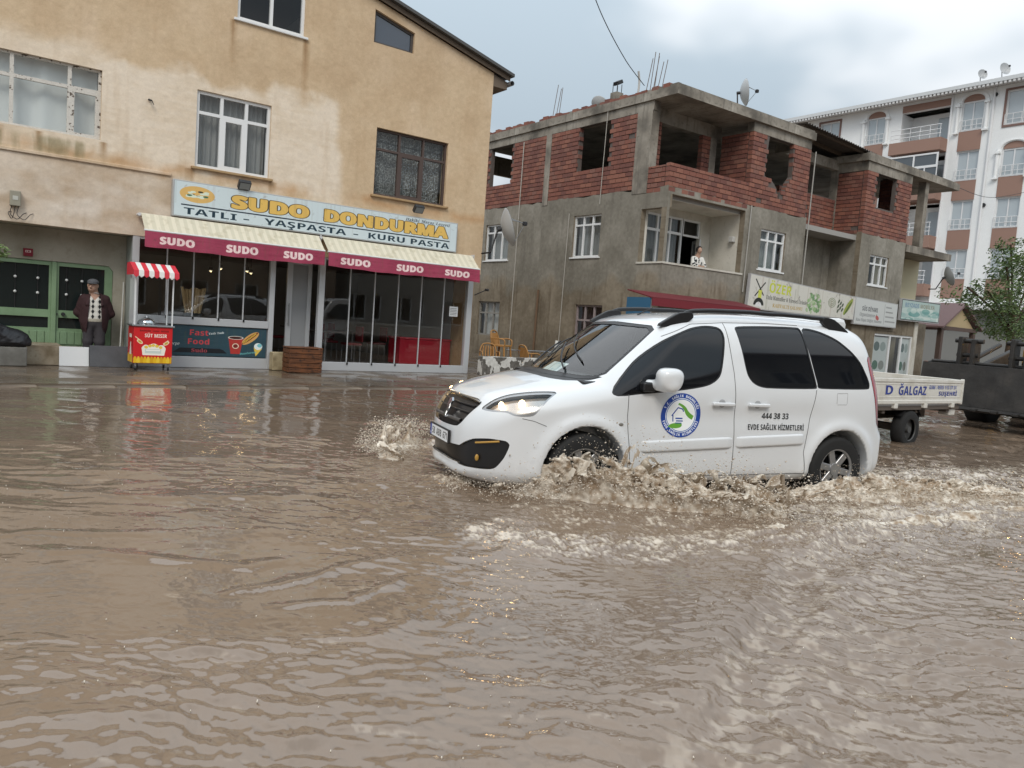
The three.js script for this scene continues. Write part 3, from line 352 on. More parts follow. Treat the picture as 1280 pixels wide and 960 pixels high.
// ------------------------------------------------------------------ unfinished brick and concrete building
const bB = thing('unfinished_building', 'half finished grey building with bare red brick top storey', 'building');
const ZF = -16.03, XB = 17.0, XE = 34.7;
{
  const plTex = dtex(1024, 512, (u, v) => { const x = u * 11, y = v * 5.75; const n = fbm(x * 1.3, y * 1.3, 5, 301), s = fbm(x * 5, y * 0.5, 4, 311), f = fbm(x * 12, y * 12, 3, 321); let c = mix3([139, 134, 123], [119, 114, 103], clamp((n - 0.35) * 2.2)); c = mix3(c, [152, 147, 137], clamp((0.42 - n) * 4)); c = mix3(c, [98, 93, 83], clamp((s - 0.58) * 3.5) * 0.45); const low = sstep(3.1, 2.6, y + (n - 0.5) * 1.2); c = mix3(c, mix3([132, 118, 97], [108, 94, 74], clamp((n - 0.38) * 3)), low * 0.6); c = mix3(c, [80, 67, 50], low * clamp((s - 0.6) * 4) * 0.55); const g = (f - 0.5) * 22; return [c[0] + g, c[1] + g, c[2] + g]; }, { rep: [1 / 11, 1 / 5.75] });
  const pl = M(0xffffff, { map: plTex, bumpMap: texBump, bumpScale: 0.008, roughness: 0.85 });
  const white = M(0xffffff, { map: speckTex(0xc9c5ba, 0xaaa598, 0xd6d2c8, 333, 0.3, 0.8), roughness: 0.8 });
  const ragged = (a, b, y, seed, n = 40) => { const r = []; for (let i = 0; i <= n; i++) { const x = mix(a, b, i / n); r.push([x, y + (fbm(x * 3, seed, 3, seed) - 0.5) * 0.16]); } return r; };
  const wl = { w1: [-20.22, -18.86, 3.71, 5.10], w2: [-25.54, -23.96, 3.71, 5.10], g1: [-25.72, -24.25, 0.80, 2.12], g2: [-19.80, -18.47, 1.0, 2.13] };
  // left face (faces -x), polygon in (z, y)
  part('left_wall', sideways(ex([[-27, 0.0], [ZF - 0.003, 0.0], [ZF - 0.003, 3.44], [-17.06, 3.44], [-17.06, 5.1], [ZF - 0.003, 5.1], ...ragged(ZF - 0.003, -27, 5.72, 5)], 0.2, Object.values(wl).map((w) => rectPts(...w))), XB + 0.2), pl, bB);
  // front face, polygon in (x, y)
  const fw = { w: [21.56, 22.92, 3.73, 5.05] };
  part('front_wall', tf(ex([[XB + 0.003, 0], [24.0, 0], ...ragged(24.0, XB + 0.003, 5.70, 9)], 0.2, [rectPts(...fw.w), rectPts(17.12, 20.65, 3.46, 5.50)]), mTr(0, 0, ZF - 0.2)), pl, bB);
  part('recess_wall', [bx(24.0, 27.6, 0, 5.66, -17.45, -17.25), bx(23.8, 24.0, 0, 5.6, -17.25, ZF - 0.203), bx(27.603, 27.8, 0, 5.64, -17.25, ZF - 0.203)], pl, bB);
  part('front_wall', tf(ex([[27.6, 2.1], [29.2, 2.1], [30.9, 2.1], [30.9, 2.6], ...ragged(30.9, 27.6, 5.68, 12, 24)], 0.2, [rectPts(28.37, 29.74, 3.80, 4.95)]), mTr(0, 0, ZF - 0.2)), pl, bB);
  part('right_wall', [bx(34.5, 34.7, 0, 5.6, -27, -17.3), bx(30.9, 34.5, 2.9, 5.35, -17.5, -17.3)], M([0.55, 0.50, 0.34], { roughness: 0.8 }), bB);
  part('back_wall', tf(ex([[17.2, 0], [34.5, 0], [34.5, 8.2], [17.2, 8.2]], 0.2, [rectPts(17.35, 19.3, 6.55, 7.45)]), mTr(0, 0, -27.2)), pl, bB);
  // slabs, beams and columns of raw concrete
  const cg = [bx(17.2, 34.5, 2.62, 2.84, -27, -17.3), bx(17.21, 34.5, 5.40, 5.58, -26.98, ZF - 0.21)];
  part('floor_slab', cg, matInterior, bB);
  part('loggia_floor', bx(17.02, 20.64, 2.84, 3.0, -17.4, ZF - 0.205), white, bB);
  const roofSlab = part('roof_slab', [bx(16.94, 23.96, 8.34, 8.60, -27, ZF + 0.1), bx(27.45, 34.75, 8.34, 8.60, -27, ZF + 0.05), bx(23.96, 27.45, 8.34, 8.5, -27, -17.6)], matConcrete, bB);
  for (const g of [bx(17.003, 17.28, 8.06, 8.338, -27, -16.9), bx(20.7, 23.9, 8.04, 8.338, ZF - 0.27, ZF - 0.01), bx(27.6, 30.9, 8.0, 8.338, ZF - 0.27, ZF - 0.01), bx(17.28, 20.7, 7.92, 8.338, -17.62, -17.35), bx(23.62, 23.9, 8.04, 8.338, -17.3, ZF - 0.275), bx(27.6, 27.85, 8.0, 8.338, -17.3, ZF - 0.275)]) part('ring_beam', g, matConcrete, bB);
  for (const [x0, x1, z0, z1, y1] of [[16.985, 17.3, -17.55, -16.92, 8.058], [16.985, 17.3, -22.05, -21.75, 8.058], [20.15, 20.45, -17.6, -17.3, 7.92], [27.585, 27.86, -17.55, -17.22, 8.33], [32.3, 32.6, -16.5, -16.2, 8.338], [16.985, 17.3, -26.98, -26.7, 8.058]]) part('column', bx(x0, x1, 5.58, y1, z0, z1), matConcrete, bB);
  part('loggia_slab', [bx(30.9, 34.72, 5.34, 5.62, -17.3, ZF + 0.05)], matConcrete, bB);
  // bare brickwork: backing recessed 12 mm, bricks proud of it
  const bm = [[0.225, 0.086, 0.060], [0.19, 0.073, 0.053], [0.265, 0.11, 0.075], [0.215, 0.098, 0.073], [0.165, 0.066, 0.051]].map((c) => M(c, { roughness: 0.8, bumpMap: texBump, bumpScale: 0.004 }));
  const mortar = M([0.12, 0.10, 0.09], { roughness: 0.95 });
  const all = [], L = 0.285, Hh = 0.146, R = rng(91);
  const wallOf = (plane, at, u0, u1, v0, v1, open = [], tone = 0, thick = 0.19, vt = null) => {
    const top = vt || [[u0, v1], [u1, v1]]; const outline = [[u0 + 0.02, v0], [u1 - 0.02, v0], [u1 - 0.02, v1], [u0 + 0.02, v1]];
    const inBack = open.map((P) => { const cx = P.reduce((a, p) => a + p[0], 0) / P.length, cy = P.reduce((a, p) => a + p[1], 0) / P.length; return P.map(([x, y]) => [cx + (x - cx) * 1.0, cy + (y - cy) * 1.0]); });
    let g = ex(outline, thick - 0.03, inBack.map((P) => P.map(([x, y]) => [clamp(x, u0 + 0.03, u1 - 0.03), clamp(y, v0 + 0.012, v1 - 0.012)])));
    g = plane === 'z' ? tf(g, mTr(0, 0, at - thick)) : sideways(g, at + thick); const w = part('brick_wall', g, mortar, bB);
    let row = 0; for (let v = v0; v < v1 - 0.04; v += Hh, row++) for (let u = u0 - (row % 2 ? L / 2 : 0); u < u1 - 0.02; u += L) {
      const a = Math.max(u, u0) + 0.006, b = Math.min(u + L, u1) - 0.006, t = Math.min(v + Hh, v1) - 0.011, lo = v + 0.009 + R() * 0.004; if (b - a < 0.05 || t - lo < 0.04) continue; const c = (a + b) / 2, m = (lo + t) / 2; if (open.some((P) => polySD(c, m, P) < 0.03)) continue;
      let aa = a, bb = b; for (const P of open) { if (polySD(aa, m, P) < 0) { while (polySD(aa, m, P) < 0.0 && aa < bb) aa += 0.02; aa -= R() * 0.05; } if (polySD(bb, m, P) < 0) { while (polySD(bb, m, P) < 0.0 && bb > aa) bb -= 0.02; bb += R() * 0.05; } } if (bb - aa < 0.05) continue;
      if (R() < 0.012) continue; all.push({ plane, at: at - 0.0 + 0, c: (aa + bb) / 2, m, w: bb - aa, h: t - lo, j: (R() - 0.5) * 0.012, r: (R() - 0.5) * 0.02, mat: (Math.floor(R() * 5) + tone) % 5, wall: w });
    }
  };
  const q = (a, b, c, d) => rectPts(a, b, c, d), y0 = 5.72, yT = 8.06;
  wallOf('x', XB, -26.7, -22.05, y0, yT, [q(-25.55, -24.12, 6.6, 8.05)]);
  wallOf('x', XB, -21.75, -17.55, y0, yT, [q(-20.28, -18.75, 6.58, 8.05)]);
  wallOf('x', XB, -16.92, ZF - 0.19, 5.56, 6.36);                                   // loggia parapet, side
  wallOf('z', ZF, XB, 20.7, 5.56, 6.40);                                            // loggia parapet, front
  wallOf('z', ZF, 20.7, 23.9, 5.70, 8.04, [[[21.56, 8.03], [22.9, 8.03], [22.95, 6.95], [22.75, 6.72], [22.62, 6.42], [22.42, 6.40], [22.38, 6.12], [22.26, 6.14], [22.18, 6.45], [21.9, 6.66], [21.5, 6.75], [21.48, 6.95]]]);
  wallOf('x', 20.7, -17.3, ZF - 0.2, 5.6, 8.04);                                    // side wall of the loggia
  wallOf('z', -17.3, 17.3, 17.82, 5.6, 7.92); wallOf('z', -17.3, 19.75, 20.14, 5.6, 7.92);
  wallOf('z', -17.26, 24.0, 27.6, 5.66, 7.0, [q(24.3, 25.7, 5.68, 6.62)], 1);
  wallOf('x', 27.6, -17.22, ZF - 0.2, 5.64, 7.99, [], 1);
  wallOf('z', ZF, 27.6, 30.9, 5.66, 8.0, [q(28.3, 29.74, 6.74, 7.99)], 2);
  wallOf('z', -17.2, 30.9, 32.8, 5.62, 8.3, [q(31.2, 31.55, 6.2, 8.0)], 3);
  wallOf('x', 30.71, -17.2, ZF - 0.2, 5.62, 8.3, [], 3);
  const cam = [0, 1.4, 0], dist = (b) => b.plane === 'z' ? Math.hypot(b.c, b.m, b.at) : Math.hypot(b.at, b.m, b.c);
  all.sort((a, b) => dist(a) / Math.sqrt(a.w) - dist(b) / Math.sqrt(b.w)); const unit = new THREE.BoxGeometry(1, 1, 1), rest = [];
  all.forEach((b, i) => {
    const sgn = b.plane === 'z' ? 1 : -1, depth = 0.17; const out = b.at + sgn * (0.002 + b.j * 0.5) - sgn * depth / 2;
    const M4 = b.plane === 'z' ? new THREE.Matrix4().compose(new THREE.Vector3(b.c, b.m, out), new THREE.Quaternion().setFromEuler(new THREE.Euler(0, b.r, b.r * 0.4)), new THREE.Vector3(b.w, b.h, depth)) : new THREE.Matrix4().compose(new THREE.Vector3(out, b.m, b.c), new THREE.Quaternion().setFromEuler(new THREE.Euler(b.r * 0.4, b.r, 0)), new THREE.Vector3(depth, b.h, b.w));
    if (i < 300) { const m = part('brick', unit, bm[b.mat], b.wall); m.applyMatrix4(M4); } else { const g = unit.clone().applyMatrix4(M4), col = bm[b.mat].color; g.setAttribute('color', new THREE.Float32BufferAttribute(Array.from({ length: g.attributes.position.count }, () => [col.r, col.g, col.b]).flat(), 3)); rest.push(g); }
  });
  tag(part('brick_courses', rest, M(0xffffff, { vertexColors: true, roughness: 0.8, bumpMap: texBump, bumpScale: 0.004 }), bB), null, null, null, 'stuff');
  // concrete lintel strips, ragged coping of bricks on the roof edge
  for (let i = 0; i < 46; i++) { if (R() < 0.3) continue; const m = part('coping_brick', unit, bm[i % 5], roofSlab); m.scale.set(0.16, 0.06 + R() * 0.08, 0.26); m.position.set(17.05, 8.6 + m.scale.y / 2, -26.8 + i * 0.23); m.rotation.y = (R() - 0.5) * 0.3; }
  part('roof_parapet', [bx(17.0, 17.14, 8.602, 8.68, -21.5, -16.0), bx(17.14, 23.9, 8.602, 8.66, ZF - 0.06, ZF + 0.06), bx(27.5, 34.6, 8.602, 8.64, ZF - 0.06, ZF + 0.03)], matConcrete, roofSlab);
  { const o = new THREE.Group(); o.name = 'chimney'; bB.add(o); part('shaft', bx(17.45, 17.75, 8.6, 9.12, -19.4, -19.1), matConcrete, o); for (const [x, z] of [[17.5, -19.35], [17.7, -19.35], [17.5, -19.15], [17.7, -19.15]]) part('cowl_leg', rod([x, 9.12, z], [x, 9.4, z], 0.012), matDark, o); part('cowl', tf(rb(-0.12, 0.12, -0.06, 0.06, -0.12, 0.12, 0.02), mTr(17.62, 9.46, -19.25).multiply(new THREE.Matrix4().makeRotationZ(0.5))), matDark, o); }
  for (const [x, z, n, h, s] of [[17.12, -17.45, 6, 1.15, 0.09], [17.12, -22.0, 3, 1.1, 0.1]]) for (let i = 0; i < n; i++) part('rebar', rod([x + (i % 2) * 0.2, 8.55, z + i * s], [x + (i % 2) * 0.2 + (R() - 0.3) * 0.15, 8.6 + h * (0.85 + R() * 0.25), z + i * s + 0.12 + (R() - 0.5) * 0.1], 0.011), M([0.16, 0.12, 0.10], { roughness: 0.7 }), bB);
  // corrugated sheet over the recess, resting on timbers
  const sh = new THREE.PlaneGeometry(4.6, 2.6, 120, 4), p = sh.attributes.position; for (let i = 0; i < p.count; i++) p.setZ(i, 0.03 * Math.sin(p.getX(i) * 40)); sh.rotateX(-Math.PI / 2); sh.computeVertexNormals(); sh.rotateZ(-0.05); sh.rotateX(0.05); sh.translate(25.9, 8.86, -17.4); part('corrugated_sheet', sh, M([0.10, 0.085, 0.075], { roughness: 0.6, metalness: 0.4 }), bB);
  for (const z of [-16.35, -17.2, -18.4]) part('timber', tf(bx(-2.2, 2.2, -0.05, 0.05, -0.05, 0.05), mTr(25.9, 8.78, z).multiply(new THREE.Matrix4().makeRotationZ(-0.05))), M([0.10, 0.075, 0.055], { roughness: 0.9 }), bB);
  part('recess_beam', tf(bx(-1.9, 1.9, -0.18, 0.18, -0.12, 0.12), mTr(25.8, 8.28, -17.35)), matConcrete, bB);
  // windows
  const grid3 = (a, b, lo, hi, tr) => { const t = 0.06, w = (b - a) / 3, r = []; for (let i = 0; i < 3; i++) { const l = a + w * i + (i ? 0.03 : t), h = a + w * (i + 1) - (i < 2 ? 0.03 : t); r.push([l, h, lo + t, tr - 0.03], [l, h, tr + 0.03, hi - t]); } return r; };
  const lw = (r, tr, o) => { const w = windowXY(bB, ...r, 0, grid3(...r, tr), o); w.position.set(XB + 0.06, 0, 0); w.rotation.y = -Math.PI / 2; return w; };
  lw(wl.w1, 4.78, { sill: true, sillOut: 0.1, curtain: { waves: 6, mat: M([0.32, 0.33, 0.33], { transmission: 0.3, thickness: 0 }) } }); lw(wl.w2, 4.78, { sill: true, sillOut: 0.1, curtain: { waves: 6, mat: M([0.4, 0.41, 0.41], { transmission: 0.3, thickness: 0 }) } });
  lw(wl.g1, 1.68, { frame: M([0.25, 0.24, 0.22]), curtain: { waves: 3, seed: 5 } }); lw(wl.g2, 1.62, { frame: M([0.30, 0.25, 0.25], { roughness: 0.8 }), curtain: { waves: 5, mat: M([0.05, 0.03, 0.04]) } });
  windowXY(bB, ...fw.w, ZF - 0.05, grid3(...fw.w, 4.70), { sill: true, sillOut: 0.08, curtain: { waves: 6, mat: M([0.30, 0.33, 0.33], { transmission: 0.3, thickness: 0 }) } });
  windowXY(bB, 28.37, 29.74, 3.80, 4.95, ZF - 0.05, grid3(28.37, 29.74, 3.80, 4.95, 4.62), { sill: true, sillOut: 0.08 });
  // first floor loggia: white room behind an open corner
  part('loggia_wall', tf(ex(rectPts(17.205, 20.65, 3.0, 5.395), 0.15, [rectPts(17.55, 19.3, 3.45, 5.15), rectPts(19.3, 20.15, 3.05, 5.15)]), mTr(0, 0, -17.55)), white, bB);
  part('loggia_side_wall', bx(20.652, 20.78, 3.0, 5.395, -17.4, ZF - 0.203), white, bB); part('loggia_ceiling', bx(17.01, 20.65, 5.383, 5.398, -17.4, ZF - 0.205), white, bB); part('loggia_reveal', bx(17.203, 17.30, 3.0, 5.38, -17.4, -17.06), white, bB);
  part('parapet_cap', [bx(16.97, 20.75, 3.445, 3.50, ZF - 0.24, ZF + 0.03), bx(16.97, 17.24, 3.445, 3.50, -17.1, ZF - 0.242)], white, bB);
  windowXY(bB, 17.55, 19.3, 3.45, 5.15, -17.42, [[17.61, 18.1, 3.5, 4.6], [17.61, 18.1, 4.68, 5.09], [18.18, 18.7, 3.5, 4.6], [18.18, 18.7, 4.68, 5.09], [18.76, 19.24, 3.5, 4.6], [18.76, 19.24, 4.68, 5.09]], { curtain: { waves: 5, mat: M([0.25, 0.25, 0.24], { transmission: 0.3, thickness: 0 }) } });
  windowXY(bB, 19.3, 20.15, 4.6, 5.15, -17.42, [[19.36, 20.09, 4.66, 5.09]]);
  { const d = new THREE.Group(); d.name = 'balcony_door'; d.position.set(20.13, 0, -17.38); d.rotation.y = -2.1 + Math.PI; bB.add(d); part('door_frame', tf(ex(rectPts(0, 0.78, 3.05, 4.58), 0.05, [rectPts(0.08, 0.70, 3.2, 4.48)]), mTr(0, 0, 0)), matWhitePVC, d); part('pane', panelXY(0.08, 0.7, 3.2, 4.48, 0.02), M([0.35, 0.36, 0.36], { roughness: 0.2 }), d); }
  part('wall_lamp', rb(20.5, 20.645, 4.5, 4.68, -16.5, -16.32, 0.02), M([0.5, 0.5, 0.48]), bB);
  for (const [x, y1, y2] of [[20.83, 2.9, 5.7], [24.05, 2.2, 8]]) part('drain_pipe', rod([x, y1, ZF + 0.04], [x + 0.05, y2, ZF + 0.04], 0.022), M([0.35, 0.34, 0.31]), bB);
  for (const [z, y1, y2, r, m] of [[-23.4, 0.1, 8.0, 0.018, 0], [-21.9, 0.1, 2.6, 0.04, 1], [-18.95, 5.4, 8.5, 0.012, 0], [-20.5, 0.5, 5.2, 0.014, 0]]) part('drain_pipe', rod([16.96, y1, z], [16.96, y2, z + 0.05], r), m ? M([0.16, 0.10, 0.06]) : M([0.42, 0.40, 0.36]), bB);
  // ground floor shop at the right end
  part('pilaster', bx(32.35, 32.62, 0.05, 2.9, ZF - 0.15, ZF + 0.02), white, bB); part('ground_wall', [bx(27.6, 29.3, 0.05, 2.1, ZF - 0.2, ZF - 0.0), bx(29.3, 32.35, 1.98, 2.59, ZF - 0.2, ZF - 0.02), bx(32.62, 34.7, 0, 2.6, -16.9, -16.7)], pl, bB);
  windowXY(bB, 29.3, 32.35, 0.08, 1.98, ZF - 0.05, [[29.4, 30.55, 0.2, 1.9], [30.65, 31.45, 0.12, 1.9], [31.55, 32.27, 0.2, 1.9]], {});
  const pic = ctex(256, 256, (c) => { c.fillStyle = '#b9bdbb'; c.fillRect(0, 0, 256, 256); const R2 = rng(6); for (let i = 0; i < 4; i++) { c.fillStyle = ['#51605c', '#8b9590', '#3d6350', '#7d7f79'][i]; c.beginPath(); c.ellipse(70 + (i % 2) * 110, 60 + (i >> 1) * 120, 50, 30, 0, 0, 7); c.fill(); } });
  part('window_poster', [panelXY(29.42, 30.52, 0.25, 1.85, ZF - 0.1), panelXY(31.57, 32.25, 0.25, 1.85, ZF - 0.1)], M(0xffffff, { map: pic }), bB);
}
// signs on that building
function quadPanel(a, b, c, d, z) { // corners TL, TR, BR, BL in xy
  const g = new THREE.PlaneGeometry(1, 1, 12, 4), p = g.attributes.position; for (let i = 0; i < p.count; i++) { const u = p.getX(i) + 0.5, v = p.getY(i) + 0.5; p.setXYZ(i, mix(mix(d[0], c[0], u), mix(a[0], b[0], u), v), mix(mix(d[1], c[1], u), mix(a[1], b[1], u), v), z); } g.computeVertexNormals(); return norm(g);
}
function wallSign(name, label, c4, z, tex) { const o = thing(name, label, 'sign'); part('sign_box', tf(ex([c4[3], c4[2], c4[1], c4[0]], 0.1), mTr(0, 0, z - 0.104)), M([0.4, 0.4, 0.4], { roughness: 0.5 }), o); part('print', quadPanel(...c4.map((p, i) => [p[0] + (i === 0 || i === 3 ? 0.03 : -0.03), p[1] + (i < 2 ? -0.03 : 0.03)]), z), M(0xffffff, { map: tex, roughness: 0.4 }), o); }
wallSign('bakery_sign', 'white sign with yellow green lettering, windmill and vegetables', [[21.0, 3.53], [27.4, 3.25], [27.35, 2.38], [20.95, 2.38]], -15.86, ctex(1024, 192, (c, w, h) => {
  c.fillStyle = '#cfcdc4'; c.fillRect(0, 0, w, h); c.fillStyle = '#c3cc3f'; c.font = 'bold 84px sans-serif'; c.fillText('ÖZER', 165, 84, 370); c.fillStyle = '#33362f'; c.font = 'bold 34px serif'; c.fillText('Unlu Mamuller & Yöresel Ürünler', 150, 128, 390); c.fillStyle = '#b2903f'; c.font = 'bold 30px serif'; c.fillText('KAHVALTI SALONU', 215, 172, 280);
  c.strokeStyle = '#23251f'; c.lineWidth = 8; c.beginPath(); c.moveTo(45, 20); c.lineTo(125, 110); c.moveTo(130, 30); c.lineTo(50, 120); c.stroke(); c.fillStyle = '#c9cf58'; c.fillRect(78, 80, 30, 60); c.fillStyle = '#23251f'; c.beginPath(); c.arc(90, 170, 44, 3.14, 6.28); c.fill(); c.fillStyle = '#ddd'; c.beginPath(); c.arc(90, 178, 28, 3.14, 6.28); c.fill();
  const R = rng(14); for (let i = 0; i < 60; i++) { c.fillStyle = ['#8fae7c', '#6f9465', '#aebf9b'][i % 3]; c.beginPath(); c.ellipse(600 + (R() - 0.5) * 130, 110 + (R() - 0.5) * 130, 14, 9, R() * 3, 0, 7); c.fill(); } c.strokeStyle = '#77805f'; c.lineWidth = 5; for (const r of [36, 24, 12]) { c.beginPath(); c.arc(780, 80, r, 0, 7); c.stroke(); } for (let i = 0; i < 7; i++) { c.fillStyle = '#3f4a35'; c.beginPath(); c.ellipse(850 + (i % 3) * 22, 60 + i * 13, 8, 18, 0.4, 0, 7); c.fill(); } c.fillStyle = '#93a044'; c.save(); c.translate(955, 90); c.rotate(0.5); c.beginPath(); c.ellipse(0, 0, 22, 84, 0, 0, 7); c.fill(); c.fillStyle = '#4d6327'; c.beginPath(); c.ellipse(8, 10, 8, 70, 0, 0, 7); c.fill(); c.restore(); grime(c, w, h, 51, 60, 0.14);
}));
wallSign('florist_sign', 'plain white sign with black lettering and a small red ornament', [[27.42, 3.27], [30.55, 3.20], [30.55, 2.24], [27.42, 2.24]], -15.88, ctex(512, 160, (c, w, h) => { c.fillStyle = '#c8cbc9'; c.fillRect(0, 0, w, h); c.fillStyle = '#2c2f31'; c.font = 'bold 38px sans-serif'; c.fillText('SÜS DİYARI', 80, 74, 190); c.font = 'italic 28px serif'; c.fillText('Organizasyon &', 55, 108, 220); c.font = '24px serif'; c.fillText('Kına Nişan Düğün Süsleme', 20, 142, 320); c.fillStyle = '#b0554f'; c.beginPath(); c.ellipse(270, 110, 22, 14, 0.4, 0, 7); c.fill(); c.fillStyle = '#777'; c.fillRect(352, 12, 3, 136); c.font = '22px sans-serif'; for (let i = 0; i < 4; i++) for (let k = 0; k < 8 + i * 2; k++) c.fillRect(370 + k * 9, 26 + i * 32, 6, 10); }));
wallSign('teal_sign', 'framed sign with a pale teal picture past the florist sign', [[30.75, 3.46], [34.0, 3.48], [34.0, 2.61], [30.75, 2.58]], -15.85, ctex(512, 160, (c, w, h) => { c.fillStyle = '#a9bdb8'; c.fillRect(0, 0, w, h); const R = rng(2); for (let i = 0; i < 40; i++) { c.fillStyle = ['#7fa8a3', '#c3d2cc', '#4f8a86', '#93b3ad', '#d5ddd6'][i % 5]; c.globalAlpha = 0.6; c.beginPath(); c.ellipse(R() * w, 70 + R() * 90, 20 + R() * 60, 8 + R() * 14, 0, 0, 7); c.fill(); } c.globalAlpha = 1; c.fillStyle = '#6b86a0'; c.font = 'bold 44px sans-serif'; c.fillText('BEYZADE', 40, 56, 190); c.fillStyle = '#86826b'; c.fillText('MOBİLYA', 240, 56, 200); c.strokeStyle = '#333'; c.lineWidth = 6; c.strokeRect(3, 3, w - 6, h - 6); }));
{ // red roofed stall at the corner, blue cloth on its end
  const o = thing('market_stall', 'stall with red sloping roof and blue cloth end beside grey building', 'stall'); part('roof', tf(ex([[0, 2.33], [0, 2.36], [0.95, 2.56], [0.95, 2.53]], 4.9), mTr(15.55, 0, -14.95).multiply(mRotY(Math.PI / 2))), M([0.13, 0.010, 0.016], { roughness: 0.6 }), o); part('valance', bx(15.6, 20.4, 2.12, 2.33, -14.96, -14.94), M([0.17, 0.012, 0.02], { roughness: 0.7 }), o);
  part('end_cloth', bx(15.56, 15.575, 1.75, 2.34, -15.9, -14.98), M([0.03, 0.12, 0.22], { roughness: 0.7 }), o); for (const x of [15.62, 18, 20.35]) part('post', rod([x, PAVE, -15.0], [x, 2.34, -15.0], 0.025), matSteel, o); part('counter', bx(15.7, 20.2, PAVE, 0.9, -15.85, -15.3), M([0.2, 0.17, 0.13]), o);
}
dish([20.55, 9.3, -16.6], [0.76, 0.15, 0.63], 0.42, 'large satellite dish on the roof of the unfinished building', [[-0.05, -0.7, 0.0]]);
dish([17.75, 8.96, -20.3], [0.55, 0.6, -0.3], 0.28, 'small satellite dish tilted back beside the roof chimney', [[0, -0.3, 0]]);
dish([33.6, 4.55, -15.6], [0.62, 0.35, 0.65], 0.42, 'dark satellite dish under the far balcony slab', [[-0.1, -0.5, -0.3], [-0.1, -0.5, -0.6]]);
{ // woman leaning on the loggia parapet
  const o = thing('person', 'person in black and white patterned top leaning on the balcony parapet', 'person', [19.0, 3.0, -16.42], -0.2);
  const f = (x, y, z) => { let d = ell(x, y, z, [0, 1.05, 0.06], [0.075, 0.105, 0.09]); d = smin(d, capsule(x, y, z, [0, 1.02, 0.145], [0, 1.03, 0.15], 0.012, 0.012), 0.015); d = smin(d, capsule(x, y, z, [0, 0.93, 0.03], [0, 0.85, 0], 0.05, 0.06), 0.04); d = smin(d, ell(x, y, z, [0, 0.64, -0.03], [0.17, 0.26, 0.11]), 0.08); for (const s of [-1, 1]) { d = smin(d, capsule(x, y, z, [s * 0.17, 0.80, 0], [s * 0.23, 0.58, 0.08], 0.05, 0.04), 0.04); d = smin(d, capsule(x, y, z, [s * 0.23, 0.58, 0.08], [s * 0.05, 0.54, 0.25], 0.038, 0.03), 0.03); for (let k = 0; k < 4; k++) d = smin(d, capsule(x, y, z, [s * 0.05, 0.54 - k * 0.012, 0.255], [s * -0.03, 0.535 - k * 0.013, 0.27], 0.011, 0.008), 0.01); d = smin(d, capsule(x, y, z, [s * 0.09, 0.4, -0.03], [s * 0.09, 0.06, -0.03], 0.075, 0.05), 0.05); d = smin(d, capsule(x, y, z, [s * 0.09, 0.04, -0.03], [s * 0.09, 0.03, 0.09], 0.035, 0.03), 0.02); } return d; };
  part('body', surfaceNets(f, [-0.32, -0.02, -0.2], [0.32, 1.2, 0.34], 0.014, 1), M([0.40, 0.25, 0.18], { roughness: 0.6 }), o);
  part('hair', surfaceNets((x, y, z) => Math.max(ell(x, y, z, [0, 1.08, 0.035], [0.095, 0.115, 0.105]), z - 0.085 + (1.1 - y) * 0.25), [-0.14, 0.9, -0.12], [0.14, 1.24, 0.18], 0.012, 1), M([0.012, 0.01, 0.01], { roughness: 0.6 }), o);
  const shirt = surfaceNets((x, y, z) => { let d = ell(x, y, z, [0, 0.64, -0.03], [0.195, 0.275, 0.135]); for (const s of [-1, 1]) { d = smin(d, capsule(x, y, z, [s * 0.17, 0.80, 0], [s * 0.235, 0.58, 0.08], 0.066, 0.058), 0.04); d = smin(d, capsule(x, y, z, [s * 0.235, 0.58, 0.08], [s * 0.15, 0.56, 0.18], 0.055, 0.05), 0.03); } return Math.max(d, 0.38 - y, y - 0.87); }, [-0.34, 0.3, -0.22], [0.34, 0.94, 0.3], 0.014, 1); { const p = shirt.attributes.position, uv = new Float32Array(p.count * 2); for (let i = 0; i < p.count; i++) { uv[i * 2] = p.getX(i) * 2.2 + p.getZ(i); uv[i * 2 + 1] = p.getY(i) * 2.2; } shirt.setAttribute('uv', new THREE.BufferAttribute(uv, 2)); }
  const pat = ctex(128, 128, (c) => { c.fillStyle = '#d3d2cc'; c.fillRect(0, 0, 128, 128); const R = rng(9); c.fillStyle = '#1d1e22'; for (let i = 0; i < 34; i++) { c.beginPath(); c.ellipse(R() * 128, R() * 128, 4 + R() * 8, 4 + R() * 5, R() * 3, 0, 7); c.fill(); } }); pat.wrapS = pat.wrapT = THREE.RepeatWrapping; part('top', shirt, M(0xffffff, { map: pat, roughness: 0.9 }), o);
}
